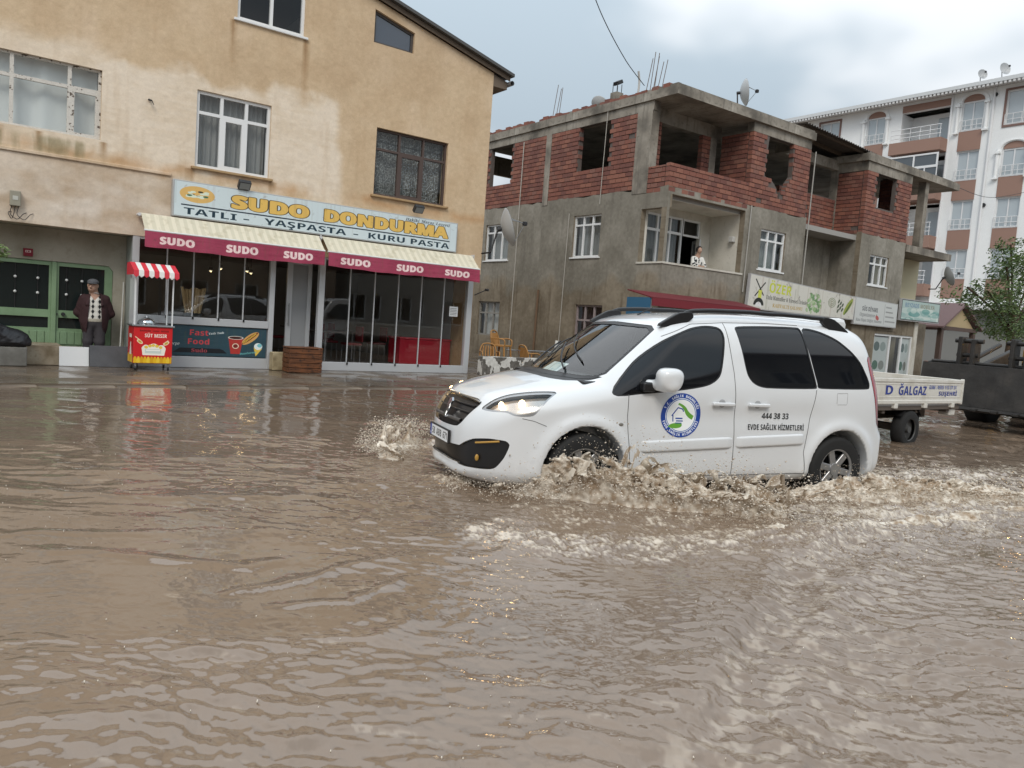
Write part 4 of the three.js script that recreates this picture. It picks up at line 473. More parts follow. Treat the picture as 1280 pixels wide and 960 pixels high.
// ------------------------------------------------------------------ white apartment block across the side street (its face looks to -x)
const bC = thing('apartment_block', 'white apartment block with brown panels and arched windows behind the brick building', 'building');
{
  const XC = 50, wall = M(0xffffff, { map: speckTex(0xe9ebeb, 0xe0e2e3, 0xf0f1f1, 400, 0.1, 0.6), roughness: 0.8 }), brown = M([0.30, 0.185, 0.145], { roughness: 0.8 }), rail = M([0.72, 0.73, 0.74], { roughness: 0.4 });
  const g0 = new THREE.Group(); g0.position.set(XC, 0, 0); g0.rotation.y = -Math.PI / 2; g0.name = 'facade'; bC.add(g0); // local x = world z, local z = -world x
  const glassC = M([0.42, 0.47, 0.50], { roughness: 0.08, clearcoat: 1 });
  const holes = [], wins = [];
  const W = (z0, z1, y0, y1, o = {}) => wins.push([z0, z1, y0, y1, o]);
  for (const z of [-29.5, -23.4]) { W(z, z + 1.28, 15.0, 16.75, { arch: 1 }); for (const y of [12, 9, 6]) W(z, z + 1.28, y, y + 1.78); }
  W(-33.0, -31.5, 15.0, 17.0, { brown: 1 }); for (const y of [12, 9, 6]) W(-33, -31.5, y, y + 1.7); W(-20.9, -19.1, 15.0, 17.0, { brown: 1 }); W(-20.85, -19.55, 12, 13.6, { arch: 1 }); for (const y of [9, 6]) W(-20.85, -19.55, y, y + 1.78); W(-16.8, -15.5, 15, 16.7, { arch: 1 }); for (const y of [12, 9, 6]) W(-16.8, -15.5, y, y + 1.78);
  const bal = [-27.1, -24.1]; const arcPts = (z0, z1, y) => { const r = [], c = (z0 + z1) / 2, R0 = (z1 - z0) / 2; for (let i = 0; i <= 12; i++) { const a = Math.PI * i / 12; r.push([c + R0 * Math.cos(a), y + 0.42 * Math.sin(a)]); } return r; };
  for (const [z0, z1, y0, y1, o] of wins) holes.push(o.arch ? [[z0, y0], [z1, y0], ...arcPts(z0, z1, y1)] : rectPts(z0, z1, y0, y1)); for (const y of [14.62, 11.62, 8.62, 5.62]) holes.push(rectPts(bal[0], bal[1], y, y + 2.1));
  part('facade_wall', tf(ex(rectPts(-37, -12, 4.4, 17.35), 0.3, holes), mTr(0, 0, -0.3)), wall, g0);
  for (const [z0, z1, y0, y1, o] of wins) {
    const w = new THREE.Group(); w.name = 'window'; bC.add(w); w.position.copy(g0.position); w.rotation.copy(g0.rotation); const m = (z0 + z1) / 2, top = o.arch ? arcPts(z0 + 0.003, z1 - 0.003, y1) : [[z1 - 0.003, y1], [z0 + 0.003, y1]];
    part('frame', tf(ex([[z0 + 0.003, y0], [z1 - 0.003, y0], ...top], 0.06, [rectPts(z0 + 0.07, m - 0.03, y0 + 0.07, y1 - 0.07), rectPts(m + 0.03, z1 - 0.07, y0 + 0.07, y1 - 0.07)]), mTr(0, 0, -0.16)), rail, w); if (o.arch) part('arch_panel', tf(ex([[z0 + 0.05, y1 + 0.02], [z1 - 0.05, y1 + 0.02], ...arcPts(z0 + 0.05, z1 - 0.05, y1 + 0.02).slice(1, -1)], 0.03), mTr(0, 0, -0.09)), brown, w);
    part('pane', panelXY(z0 + 0.06, m - 0.02, y0 + 0.06, y1 - 0.06, -0.14), glassC, w); part('pane', panelXY(m + 0.02, z1 - 0.06, y0 + 0.06, y1 - 0.06, -0.14), glassC, w);
    if (o.brown) part('surround', tf(ex(rectPts(z0 - 0.12, z1 + 0.12, y0 - 0.12, y1 + 0.12), 0.05, [rectPts(z0, z1, y0, y1)]), mTr(0, 0, 0.002)), M([0.20, 0.12, 0.10], { roughness: 0.7 }), w); else part('spandrel', bx(z0 - 0.02, z1 + 0.02, y0 - 1.2, y0 - 0.02, 0.002, 0.03), brown, w);
    const rg = []; for (const y of [0.05, 0.3, 0.62]) rg.push(rod([z0, y0 + y, 0.06], [z1, y0 + y, 0.06], 0.022, 0.022, 5)); for (let k = 0; k <= 4; k++) rg.push(rod([mix(z0, z1, k / 4), y0, 0.06], [mix(z0, z1, k / 4), y0 + 0.62, 0.06], 0.018, 0.018, 5)); part('railing', rg, rail, w);
    if (o.arch) { part('arch_moulding', tf(ex([...arcPts(z0 - 0.22, z1 + 0.22, y1 + 0.1), [z0 - 0.22, y1 - 0.25], [z0 - 0.04, y1 - 0.25], ...arcPts(z0 - 0.04, z1 + 0.04, y1 + 0.05).reverse(), [z1 + 0.22 - 0.18, y1 - 0.25], [z1 + 0.22, y1 - 0.25]], 0.05), mTr(0, 0, 0.002)), wall, w); for (const z of [z0 - 0.2, z1 + 0.2]) part('half_column', [rod([z, y0 - 0.1, 0.05], [z, y1, 0.05], 0.10), bx(z - 0.15, z + 0.15, y0 - 0.14, y0 - 0.04, 0.003, 0.2), bx(z - 0.15, z + 0.15, y1 - 0.25, y1 - 0.12, 0.003, 0.2)], wall, w); }
  }
  [14.62, 11.62, 8.62, 5.62].forEach((y, i) => { const b = new THREE.Group(); b.name = 'balcony'; b.position.copy(g0.position); b.rotation.copy(g0.rotation); bC.add(b); part('slab', bx(bal[0] - 0.15, bal[1] + 0.1, y - 0.75, y, 0.003, 1.0), brown, b); part('recess', [bx(bal[0], bal[1], y, y + 2.1, -1.5, -1.4), bx(bal[0] - 0.1, bal[0], y, y + 2.1, -1.5, -0.31), bx(bal[1], bal[1] + 0.1, y, y + 2.1, -1.5, -0.31)], wall, b);
    part('balcony_door', [bx(bal[1] - 1.3, bal[1] - 0.3, y, y + 1.8, -1.39, -1.36)], glassC, b); if (i === 1) { part('glazing_frame', tf(ex(rectPts(bal[0] - 0.1, bal[1] + 0.05, y, y + 2.1), 0.06, [rectPts(bal[0], bal[0] + 1.5, y + 1.35, y + 2.0), rectPts(bal[0] + 1.6, bal[1] - 0.05, y + 1.35, y + 2.0), ...[0, 1, 2, 3].map((k) => rectPts(bal[0] + k * 0.77, bal[0] + k * 0.77 + 0.7, y + 0.1, y + 1.2))]), mTr(0, 0, 0.9)), rail, b); part('pane', panelXY(bal[0] - 0.05, bal[1], y + 0.05, y + 2.05, 0.92), M([0.10, 0.115, 0.13], { roughness: 0.08 }), b); } else { const rg = []; for (const q of [0.25, 0.5, 0.8]) rg.push(rod([bal[0] - 0.1, y + q, 0.95], [bal[1] + 0.05, y + q, 0.95], 0.025, 0.025, 5)); for (let k = 0; k <= 5; k++) rg.push(rod([mix(bal[0] - 0.1, bal[1], k / 5), y, 0.95], [mix(bal[0] - 0.1, bal[1], k / 5), y + 0.8, 0.95], 0.02, 0.02, 5)); part('railing', rg, rail, b); part('lintel', bx(bal[0], bal[1], y + 2.12, y + 2.55, 0.002, 0.04), brown, b); } });
  part('side_wall', [bx(50.3, 64, 0, 17.3, -37, -36.7), bx(50.3, 64, 0, 17.3, -12.3, -12), bx(63.7, 64, 0, 17.3, -36.7, -12.3)], wall, bC); for (const y of [5.5, 8.5, 11.5, 14.5]) part('floor_slab', bx(51.6, 63.7, y - 0.1, y + 0.1, -36.6, -12.4), matInterior, bC);
  const rf = part('roof', bx(49.3, 64.6, 17.36, 17.5, -37.6, -11.4), M([0.62, 0.63, 0.64]), bC); part('gutter', bx(49.1, 49.298, 17.36, 17.58, -37.7, -11.4), M([0.6, 0.62, 0.63], { roughness: 0.4 }), rf); const dent = []; for (let i = 0; i < 110; i++) dent.push(bx(49.12, 49.29, 17.22, 17.355, -37.5 + i * 0.235, -37.5 + i * 0.235 + 0.13)); tag(part('eave_trim', dent, M([0.6, 0.6, 0.6]), rf), null, null, null, 'stuff');
  part('shop_band', bx(49.2, 50.3, 4.1, 4.4, -37, -12), M([0.7, 0.71, 0.71]), bC); part('shop_front', [bx(49.95, 50.2, 0, 4.1, -37, -12)], M([0.22, 0.22, 0.21], { roughness: 0.6 }), bC);
  for (const z of [-24.0, -21.6]) part('downpipe', rod([49.94, 4.5, z], [49.94, 17.3, z], 0.07), rail, bC);
  for (const [z, y] of [[-21.55, 16.9], [-21.5, 10.4]]) part('vent', tf(new THREE.CylinderGeometry(0.12, 0.12, 0.1, 14), mTr(49.97, y, z).multiply(new THREE.Matrix4().makeRotationZ(Math.PI / 2))), matDark, bC);
}
dish([50.2, 18.3, -22.6], [-0.5, 0.2, 0.8], 0.3, 'pale satellite dish at the gutter of the white apartment block', [[0, -0.7, 0]]); dish([50.2, 18.35, -21.4], [-0.4, 0.2, 0.85], 0.36, 'larger satellite dish beside the small one on the white block', [[0, -0.8, 0]]);
{ // timber kiosk with a gable roof
  const o = thing('timber_kiosk', 'small timber kiosk with purple brown gable roof', 'kiosk', [38, 0, -16.6]); const wd = M([0.09, 0.06, 0.05], { roughness: 0.8 }), roofM = M([0.16, 0.10, 0.10], { roughness: 0.7 });
  for (const s of [-1, 1]) part('roof_slope', tf(ex([[0, 3.66], [s * 2.0, 2.52], [s * 2.0, 2.60], [0, 3.76]], 3.6), mTr(-0.1, 0, -3.5)), roofM, o); part('gable_panel', tf(ex([[-1.6, 2.62], [1.4, 2.62], [-0.1, 3.55]], 0.05), mTr(0, 0, -0.2)), M([0.42, 0.33, 0.19], { roughness: 0.8 }), o); part('tie_beam', bx(-1.9, 1.7, 2.45, 2.62, -0.22, -0.08), wd, o);
  for (const x of [-1.7, 1.5]) for (const z of [-0.2, -3.2]) part('post', bx(x - 0.1, x + 0.1, PAVE, 2.5, z - 0.1, z + 0.1), wd, o); part('back_wall', bx(-1.7, -0.3, PAVE, 2.45, -3.3, -3.2), wd, o); part('counter', bx(-1.7, 1.5, PAVE, 1.05, -0.35, -0.15), wd, o);
  solo('brick_planter', rb(33.2, 36.0, PAVE, 1.02, -15.9, -15.5, 0.02), M([0.20, 0.10, 0.075], { roughness: 0.8 }), 'reddish brown low planter beside the far shop', 'planter');
}
function cable(label, pts, r) { solo('overhead_cable', tube(pts, r, 40, 5), matDark, label, 'cable', 'overhead cables'); }
cable('thin cable rising from the brick building roof past the ochre gable', [[17.1, 8.9, -17.5], [15.2, 8.95, -16.4], [13, 9.3, -15.1], [10, 10.2, -13.2]], 0.012);
cable('thin cable strung between brick building and white block', [[34.6, 8.55, -16.2], [42, 9.3, -17.5], [49.7, 11.4, -16.5]], 0.012);
{ const o = thing('roof_aerial', 'bent pipe aerial at the roof edge of the brick building', 'aerial', [17.1, 8.6, -17.75]); part('pipe', tube([[0, 0, 0], [0, 0.45, 0.02], [-0.1, 0.75, 0.05]], 0.035, 10, 7), M([0.5, 0.5, 0.48]), o); }
// ------------------------------------------------------------------ white van driving through the water (local x runs to its rear, z to the side seen)
const van = thing('white_van', 'white passenger van with round blue emblem ploughing through flood water', 'van', [4.384, -0.11, -5.449], -0.2355);
let vanSurface;
{
  const profile = smoothPoly([[-0.86, 0.20], [-0.94, 0.31], [-0.958, 0.45], [-0.945, 0.58], [-0.90, 0.71], [-0.83, 0.83], [-0.76, 0.895], [-0.6, 0.955], [-0.35, 1.02], [-0.10, 1.075], [-0.02, 1.10], [0.10, 1.185], [0.4, 1.385], [0.68, 1.565], [0.80, 1.615], [1.0, 1.66], [1.35, 1.70], [1.8, 1.72], [2.4, 1.725], [2.8, 1.71], [3.04, 1.67], [3.17, 1.58], [3.25, 1.36], [3.31, 1.08], [3.35, 0.80], [3.44, 0.71], [3.46, 0.5], [3.42, 0.32], [3.2, 0.24], [2.6, 0.22], [1.4, 0.22], [0, 0.2]], 4);
  // profile distance baked on a fine grid
  const gs = 0.012, gx0 = -1.4, gy0 = 0, gnx = Math.ceil(5.4 / gs), gny = Math.ceil(2.1 / gs), gv = new Float32Array(gnx * gny);
  for (let j = 0; j < gny; j++) for (let i = 0; i < gnx; i++) gv[j * gnx + i] = polySD(gx0 + i * gs, gy0 + j * gs, profile);
  const prof = (x, y) => { const u = clamp((x - gx0) / gs, 0, gnx - 2), v = clamp((y - gy0) / gs, 0, gny - 2), i = u | 0, j = v | 0, fx = u - i, fy = v - j, o = j * gnx + i; return (gv[o] * (1 - fx) + gv[o + 1] * fx) * (1 - fy) + (gv[o + gnx] * (1 - fx) + gv[o + gnx + 1] * fx) * fy; };
  const plan = curve1([[-1.2, 0.0], [-0.97, 0.18], [-0.94, 0.34], [-0.88, 0.5], [-0.76, 0.66], [-0.62, 0.765], [-0.45, 0.835], [-0.22, 0.872], [0.1, 0.885], [1.4, 0.89], [2.6, 0.888], [3.0, 0.878], [3.22, 0.85], [3.36, 0.78], [3.45, 0.6], [3.52, 0.3]]);
  const sect = curve1([[0.2, 0.955], [0.3, 0.985], [0.45, 1.0], [0.75, 1.0], [0.95, 0.992], [1.08, 0.972], [1.3, 0.905], [1.5, 0.835], [1.62, 0.77], [1.75, 0.68]]);
  const wheels = [[0, 0.33], [2.728, 0.33]];
  const sd = (x, y, z) => {
    const c = Math.abs(z), q = (c / 0.85) ** 2, fr = sstep(1.7, 0.5, x);
    const xe = x - 0.21 * q * fr * sstep(0.55, 0.95, y) - 0.03 * q * fr + 0.05 * q * sstep(2.4, 3.2, x);
    const ye = y + 0.045 * q * (1 - 0.5 * sstep(1.2, 1.6, y)) - 0.012;
    let a = prof(xe, ye);
    let hw = plan(x) * sect(y);
    for (const [wx, wy] of wheels) { const d = Math.hypot(x - wx, y - wy); hw += 0.026 * Math.exp(-(((d - 0.41) / 0.065) ** 2)) * sstep(0.22, 0.32, y); }
    hw -= 0.012 * Math.exp(-(((y - 0.80 - (x - 1) * 0.03) / 0.10) ** 2)) * sstep(0.3, 0.6, x) * sstep(2.6, 2.3, x);
    let b = (c - hw) * 0.95;
    let d = smax(a, b, 0.15);
    // bonnet shut line crease and bumper-lip step
    for (const [wx, wy] of wheels) d = Math.max(d, -Math.max(Math.hypot(x - wx, (y - wy) * 0.98) - 0.372, 0.60 - c));
    return d;
  };
  vanSurface = sd;
  const g = surfaceNets(sd, [-1.05, 0.12, -1.02], [3.56, 1.82, 1.02], 0.021, 2);
  let s = soup(g), r;
  const paint = M([0.70, 0.715, 0.725], { roughness: 0.28, clearcoat: 1, clearcoatRoughness: 0.04 });
  const tint = M([0.006, 0.007, 0.009], { roughness: 0.05, ior: 1.5 }), trim = M([0.012, 0.012, 0.013], { roughness: 0.4 });
  const shield = M(0xffffff, { transmission: 1, thickness: 0, roughness: 0.01, ior: 1.8, color: new THREE.Color(0.80, 0.87, 0.86) });
  // ---- cut the skin into panels
  const fWin = smoothPoly([[0.22, 0.985], [0.45, 1.235], [0.74, 1.43], [1.02, 1.55], [1.20, 1.585], [1.335, 1.575], [1.365, 1.50], [1.335, 1.33], [1.28, 1.17], [1.15, 1.09], [0.87, 1.04], [0.5, 1.0]], 4, 0.4);
  const sWin = smoothPoly([[1.55, 1.60], [1.9, 1.625], [2.24, 1.635], [2.285, 1.61], [2.33, 1.36], [2.375, 1.13], [2.34, 1.10], [1.80, 1.09], [1.66, 1.125], [1.60, 1.20], [1.565, 1.4], [1.53, 1.56]], 4, 0.35);
  const qWin = smoothPoly([[2.315, 1.62], [2.50, 1.62], [2.71, 1.55], [2.88, 1.44], [2.98, 1.34], [3.05, 1.20], [3.06, 1.135], [3.0, 1.115], [2.45, 1.105], [2.41, 1.14], [2.36, 1.37]], 4, 0.35);
  const take = (fn, box) => { const [a, b] = splitSoup(s, fn, box); s = b; return a; };
  const side = (P, grow = 0) => (x, y, z) => Math.max(polySD(x, y, P) - grow, 0.45 - Math.abs(z));
  for (const [P, nm] of [[fWin, 'front_side_window'], [sWin, 'sliding_door_window'], [qWin, 'rear_quarter_window']]) {
    const bb = [Math.min(...P.map((q) => q[0])) - 0.05, Math.max(...P.map((q) => q[0])) + 0.05, Math.min(...P.map((q) => q[1])) - 0.05, Math.max(...P.map((q) => q[1])) + 0.05]; const rim = take(side(P, 0.012), bb); const [gl, rest] = splitSoup(rim, side(P, 0)); part('window_seal', soupGeo(rest, -0.004), trim, van);
    for (const sg of [1, -1]) { const [half] = splitSoup(gl, (x, y, z) => -z * sg); part(nm, soupGeo(half, -0.008), tint, van); }
  }
  const wsPoly = [[0, 1.085], [0.55, 1.075], [0.66, 1.085], [0.715, 1.13], [0.60, 1.53], [0.52, 1.565], [0, 1.585]];
  const wsF = (x, y, z, nx) => Math.max(polySD(Math.abs(z), y, wsPoly), x - 1.15, polySD(Math.abs(z), y, [[-0.2, 1], [0.9, 1], [0.9, 1.7], [-0.2, 1.7]]), (nx + 0.12) * 0.2);
  const wsPolyIn = [[-0.1, 1.11], [0.55, 1.10], [0.645, 1.11], [0.685, 1.14], [0.575, 1.515], [0.50, 1.545], [-0.1, 1.56]];
  { const rim = take((x, y, z, nx) => wsF(x, y, z, nx), [-0.6, 1.16, 1.0, 1.7]); const [gl, rest] = splitSoup(rim, (x, y, z) => polySD(Math.abs(z), y, wsPolyIn)); part('windscreen_seal', soupGeo(rest, -0.003), trim, van); part('windscreen', soupGeo(gl, -0.008), shield, van); }
  const cowl = take((x, y, z, nx, ny) => Math.max(Math.abs(polySD(Math.abs(z), y, wsPolyIn)) - 0.05, y - 1.105, x - 0.3, 0.5 - ny, -x - 0.2 + 0.2 * Math.abs(z) ** 2), [-0.6, 0.35, 0.9, 1.2]);
  if (cowl.p.length) part('cowl_panel', soupGeo(cowl, -0.006), trim, van);
  // rear window and tail lights
  const tailP = smoothPoly([[3.08, 1.38], [3.16, 1.42], [3.5, 1.3], [3.5, 0.76], [3.25, 0.745], [3.19, 0.80], [3.13, 1.05]], 3, 0.3);
  const tail = take((x, y, z) => Math.max(polySD(x, y, tailP), 0.60 - Math.abs(z)), [2.9, 3.6, 0.6, 1.5]); const tailM = M([0.30, 0.008, 0.014], { roughness: 0.08, clearcoat: 1 });
  for (const sg of [1, -1]) { const [h] = splitSoup(tail, (x, y, z) => -z * sg); part('tail_light', soupGeo(h, 0.004), tailM, van); }
  const rear = take((x, y, z, nx) => Math.max(polySD(Math.abs(z), y, [[-1, 1.05], [0.56, 1.05], [0.52, 1.5], [-1, 1.55]]), 3 - x), [2.95, 3.6, 0.9, 1.7]); part('rear_window', soupGeo(rear, -0.006), tint, van);
  // front: grille, lower intake with fog lamp bays, head lights
  const U = (x, z) => (x + 0.75) * 0.784 + (Math.abs(z) - 0.475) * 0.621;
  const grilleP = smoothPoly([[-0.2, 0.855], [0.36, 0.855], [0.455, 0.825], [0.45, 0.79], [0.37, 0.66], [0.31, 0.615], [0.2, 0.605], [-0.2, 0.605]], 3, 0.2);
  const grille = take((x, y, z) => Math.max(polySD(Math.abs(z), y, grilleP), x + 0.5), [-1.1, -0.45, 0.55, 0.9]);
  part('grille', soupGeo(grille, -0.03), M([0.012, 0.012, 0.014], { roughness: 0.35 }), van);
  { // chrome surround and bars, laid onto the skin
    const onSkin = (y, z, off) => { let x = -1.05; for (let i = 0; i < 90; i++) { if (sd(x, y, z) < 0) break; x += 0.01; } let lo = x - 0.01, hi = x; for (let i = 0; i < 14; i++) { const m = (lo + hi) / 2; if (sd(m, y, z) < 0) hi = m; else lo = m; } return [hi - off, y, z]; };
    van.userData.onSkin = undefined; const bars = M([0.05, 0.05, 0.055], { roughness: 0.3, metalness: 0.6 }), chrome = M([0.55, 0.56, 0.57], { roughness: 0.14, metalness: 1 });
    for (const [y, w] of [[0.79, 0.40], [0.735, 0.39], [0.66, 0.33]]) { const pts = []; for (let i = -8; i <= 8; i++) pts.push(onSkin(y, i / 8 * w, y === 0.66 ? -0.008 : -0.018)); part('grille_bar', tube(pts, y === 0.66 ? 0.017 : 0.008, 32, 6), y === 0.66 ? M([0.16, 0.16, 0.165], { roughness: 0.3, metalness: 0.7 }) : bars, van); }
    const top = []; for (let i = -10; i <= 10; i++) top.push(onSkin(0.852 - 0.025 * (Math.abs(i) / 10) ** 3, i / 10 * 0.45, 0.0)); part('grille_top_trim', tube(top, 0.011, 40, 6), chrome, van);
    const e = onSkin(0.735, 0.02, 0.012); // emblem: upright rampant shape
    part('front_emblem', tf(ex([[-0.02, -0.085], [0.03, -0.085], [0.012, -0.04], [0.04, -0.01], [0.028, 0.03], [0.045, 0.06], [0.02, 0.085], [-0.025, 0.075], [-0.035, 0.02], [-0.01, -0.01], [-0.035, -0.045]], 0.012, [], 0.004), mTr(e[0], e[1], e[2]).multiply(mRotY(-Math.PI / 2)).multiply(new THREE.Matrix4().makeRotationX(-0.35))), chrome, van);
    // number plate
    const pl = ctex(512, 112, (c, w, h) => { c.fillStyle = '#e9ebec'; c.fillRect(0, 0, w, h); c.strokeStyle = '#222'; c.lineWidth = 6; c.strokeRect(3, 3, w - 6, h - 6); c.fillStyle = '#1f3f9c'; c.fillRect(6, 6, 44, h - 12); c.fillStyle = '#fff'; c.font = 'bold 24px sans-serif'; c.fillText('TR', 12, 96); c.fillStyle = '#15171a'; c.font = 'bold 86px sans-serif'; c.fillText('58  ABB  671', 66, 87, 430); });
    const pg = new THREE.Group(); pg.name = 'number_plate'; van.add(pg); pg.position.set(-0.972, 0.505, -0.02); pg.rotation.set(0, -Math.PI / 2, 0); pg.rotation.order = 'YXZ'; pg.rotation.x = 0.0;
    part('plate', rb(-0.262, 0.262, -0.058, 0.058, -0.02, 0.0, 0.004, 1), matDark, pg); part('plate_print', panelXY(-0.258, 0.258, -0.054, 0.054, 0.003), M(0xffffff, { map: pl, roughness: 0.35 }), pg);
  }
  const fogP = smoothPoly([[-0.13, 0.505], [-0.04, 0.545], [0.1, 0.565], [0.24, 0.56], [0.275, 0.525], [0.235, 0.42], [0.17, 0.335], [0.09, 0.312], [-0.2, 0.305], [-0.2, 0.45]], 3, 0.3);
  const lowF = (x, y, z) => Math.max(Math.min(polySD(U(x, z), y, fogP), polySD(Math.abs(z), y, [[-0.2, 0.32], [0.55, 0.315], [0.55, 0.47], [-0.2, 0.44]])), x + 0.4);
  const lower = take(lowF, [-1.1, -0.35, 0.25, 0.62]); part('lower_intake', soupGeo(lower, -0.022), M([0.010, 0.010, 0.011], { roughness: 0.28 }), van);
  const hlP = smoothPoly([[-0.01, 0.785], [0.03, 0.83], [0.1, 0.88], [0.2, 0.92], [0.38, 0.955], [0.57, 0.968], [0.53, 0.905], [0.455, 0.79], [0.40, 0.768], [0.30, 0.765], [0.22, 0.785], [0.1, 0.778]], 4, 0.4);
  const hl = take((x, y, z) => Math.max(polySD(U(x, z), y, hlP), x + 0.12), [-1.1, -0.1, 0.7, 1.02]);
  const amber = M([0.34, 0.19, 0.04], { roughness: 0.2, emissive: new THREE.Color(1.0, 0.6, 0.12), emissiveIntensity: 0.07 });
  const bowl = M([0.5, 0.48, 0.45], { roughness: 0.22, metalness: 0.75 }), lens = M(0xffffff, { transmission: 1, thickness: 0, roughness: 0.02, ior: 1.45 });
  for (const sg of [1, -1]) {
    const lamp = new THREE.Group(); lamp.name = 'headlight'; van.add(lamp); const [h] = splitSoup(hl, (x, y, z) => -z * sg);
    part('lens', soupGeo(h, 0.004), lens, lamp); const [inner, outer] = splitSoup(h, (x, y, z) => Math.max(polySD(U(x, z), y, hlP) + 0.016, -(U(x, z) - 0.02))); part('reflector_bowl', soupGeo(inner, -0.045), bowl, lamp); part('lamp_rim', soupGeo(outer, -0.008), M([0.35, 0.36, 0.37], { roughness: 0.3, metalness: 0.5 }), lamp);
    // side wall of the bowl and the lit bulbs behind the lens
    const at = (u, y, dep) => { // point on the skin at diagonal coordinate u
      let best = null, bd = 9; for (let i = 0; i < h.p.length; i += 3) { const d = Math.abs(U(h.p[i], h.p[i + 2]) - u) + Math.abs(h.p[i + 1] - y); if (d < bd) { bd = d; best = i; } } return best === null ? [0, y, sg * 0.7] : [h.p[best] - h.n[best] * dep, h.p[best + 1] - h.n[best + 1] * dep, h.p[best + 2] - h.n[best + 2] * dep]; };
    const glow = M([0.9, 0.8, 0.6], { emissive: new THREE.Color(1.0, 0.80, 0.45), emissiveIntensity: 4.5, roughness: 0.3 });
    for (const [u, y, r0] of [[0.15, 0.845, 0.042], [0.33, 0.87, 0.05]]) { const c = at(u, y, 0.03); part('bulb', tf(new THREE.SphereGeometry(r0, 16, 12), mTr(...c).multiply(new THREE.Matrix4().makeScale(0.5, 0.8, 0.9))), glow, lamp); const l = new THREE.PointLight(0xffc27a, 0.04); const o = at(u, y, 0.004); l.position.set(...o); l.castShadow = true; lamp.add(l); }
    // day running strip and fog lamp
    const skinU = (u, y, off) => { let x = -0.95, z; let t = null; for (let i = 0; i < 400; i++) { const px = -1.0 + 0.784 * 0 + i * 0.004; z = (u - (px + 0.75) * 0.784) / 0.621 + 0.475; if (z < 0 || z > 0.95) continue; if (sd(px, y, z) < 0) { t = [px - off * 0.75, y, sg * (z + off * 0.5)]; break; } } return t || [-0.9, y, sg * 0.5]; };
    const pts = []; for (let i = 0; i <= 6; i++) pts.push(skinU(-0.02 + i * 0.035, 0.515 + 0.006 * i, 0.004)); part('running_light', tube(pts, 0.008, 12, 6), amber, van);
    const fc = skinU(0.0, 0.395, 0.0); part('fog_light', tf(new THREE.SphereGeometry(0.024, 14, 10), mTr(...fc).multiply(new THREE.Matrix4().makeScale(0.7, 1.15, 0.55))), amber, van);
  }
  // the rest: bumper skirts, doors, roof
  const P = (nm, fn, box) => { const a = take(fn, box); if (a.p.length) return part(nm, soupGeo(a), paint, van); };
  P('front_bumper', (x, y, z) => Math.max(y - 0.70 - 0.0 * x, x + 0.36)); P('bonnet', (x, y, z, nx, ny) => Math.max(x - 0.25, 0.8 - y, Math.abs(z) - 0.72 - x * 0.05, 0.55 - ny));
  const fDoor = [[0.40, 0.29], [0.37, 0.55], [0.36, 0.99], [0.20, 0.97], [0.45, 1.27], [0.74, 1.47], [1.05, 1.605], [1.40, 1.63], [1.44, 1.2], [1.47, 0.29]], sDoor = [[1.475, 0.29], [1.445, 1.2], [1.405, 1.66], [2.27, 1.68], [2.40, 1.1], [2.33, 0.8], [2.27, 0.5], [2.30, 0.29]];
  for (const sg of [1, -1]) { for (const [pp, nm] of [[fDoor, 'front_door'], [sDoor, 'sliding_door']]) P(nm, (x, y, z) => Math.max(polySD(x, y, pp), 0.4 - z * sg), [0.1, 2.5, 0.25, 1.75]); }
  P('rear_bumper', (x, y) => Math.max(y - 0.70, 3.0 - x)); const [blk, skin] = splitSoup(s, (x, y, z) => (Math.abs(z) < 0.83 && y < 0.26) ? -1 : 1); part('underbody', soupGeo(blk), matBlack, van); part('body_shell', soupGeo(skin), paint, van);
  // dark lining of the cabin, set behind the skin
  const lin = splitSoup(soup(g), (x, y) => 0.9 - y)[0]; const [cab] = splitSoup(lin, (x, y, z) => { const op = Math.min(polySD(x, y, fWin) + (0.45 - Math.abs(z) > 0 ? 9 : 0), wsF(x, y, z, -1)); return Math.max(0.95 - y, -op - 0.004); }); part('cabin_lining', soupGeo(cab, -0.03), M([0.04, 0.04, 0.042], { roughness: 0.9 }), van);
  part('dashboard', [tf(ex([[-0.05, 0.85], [0.02, 1.04], [0.35, 1.06], [0.42, 0.95], [0.42, 0.85]], 1.44, [], 0.02), mTr(0, 0, -0.72))], trim, van);
  part('cabin_floor', bx(-0.4, 3.2, 0.42, 0.46, -0.8, 0.8), trim, van);
  for (const z of [-0.42, 0.42]) { part('seat', [rb(0.75, 1.25, 0.6, 0.82, z - 0.25, z + 0.25, 0.07), tf(rb(-0.07, 0.07, 0, 0.62, -0.25, 0.25, 0.06), mTr(1.22, 0.8, z).multiply(new THREE.Matrix4().makeRotationZ(-0.2))), tf(rb(-0.05, 0.05, 0, 0.2, -0.13, 0.13, 0.045), mTr(1.36, 1.42, z))], M([0.03, 0.03, 0.033], { roughness: 0.9 }), van); }
  part('steering_wheel', tf(new THREE.TorusGeometry(0.18, 0.016, 8, 24), mTr(0.52, 1.02, 0.4).multiply(mRotY(Math.PI / 2)).multiply(new THREE.Matrix4().makeRotationX(0.45))), trim, van);
  part('paper_on_dashboard', tf(rb(-0.11, 0.11, 0, 0.006, -0.15, 0.15, 0.002, 1), mTr(0.14, 1.10, -0.15).multiply(new THREE.Matrix4().makeRotationZ(0.55))), M([0.75, 0.77, 0.76]), van);
  // seams between panels: thin dark gaps laid just proud of the skin
  const sideZ = (x, y, sg) => { let lo = 0.3, hi = 1.05; for (let i = 0; i < 18; i++) { const m = (lo + hi) / 2; if (sd(x, y, m) < 0) lo = m; else hi = m; } return sg * lo; };
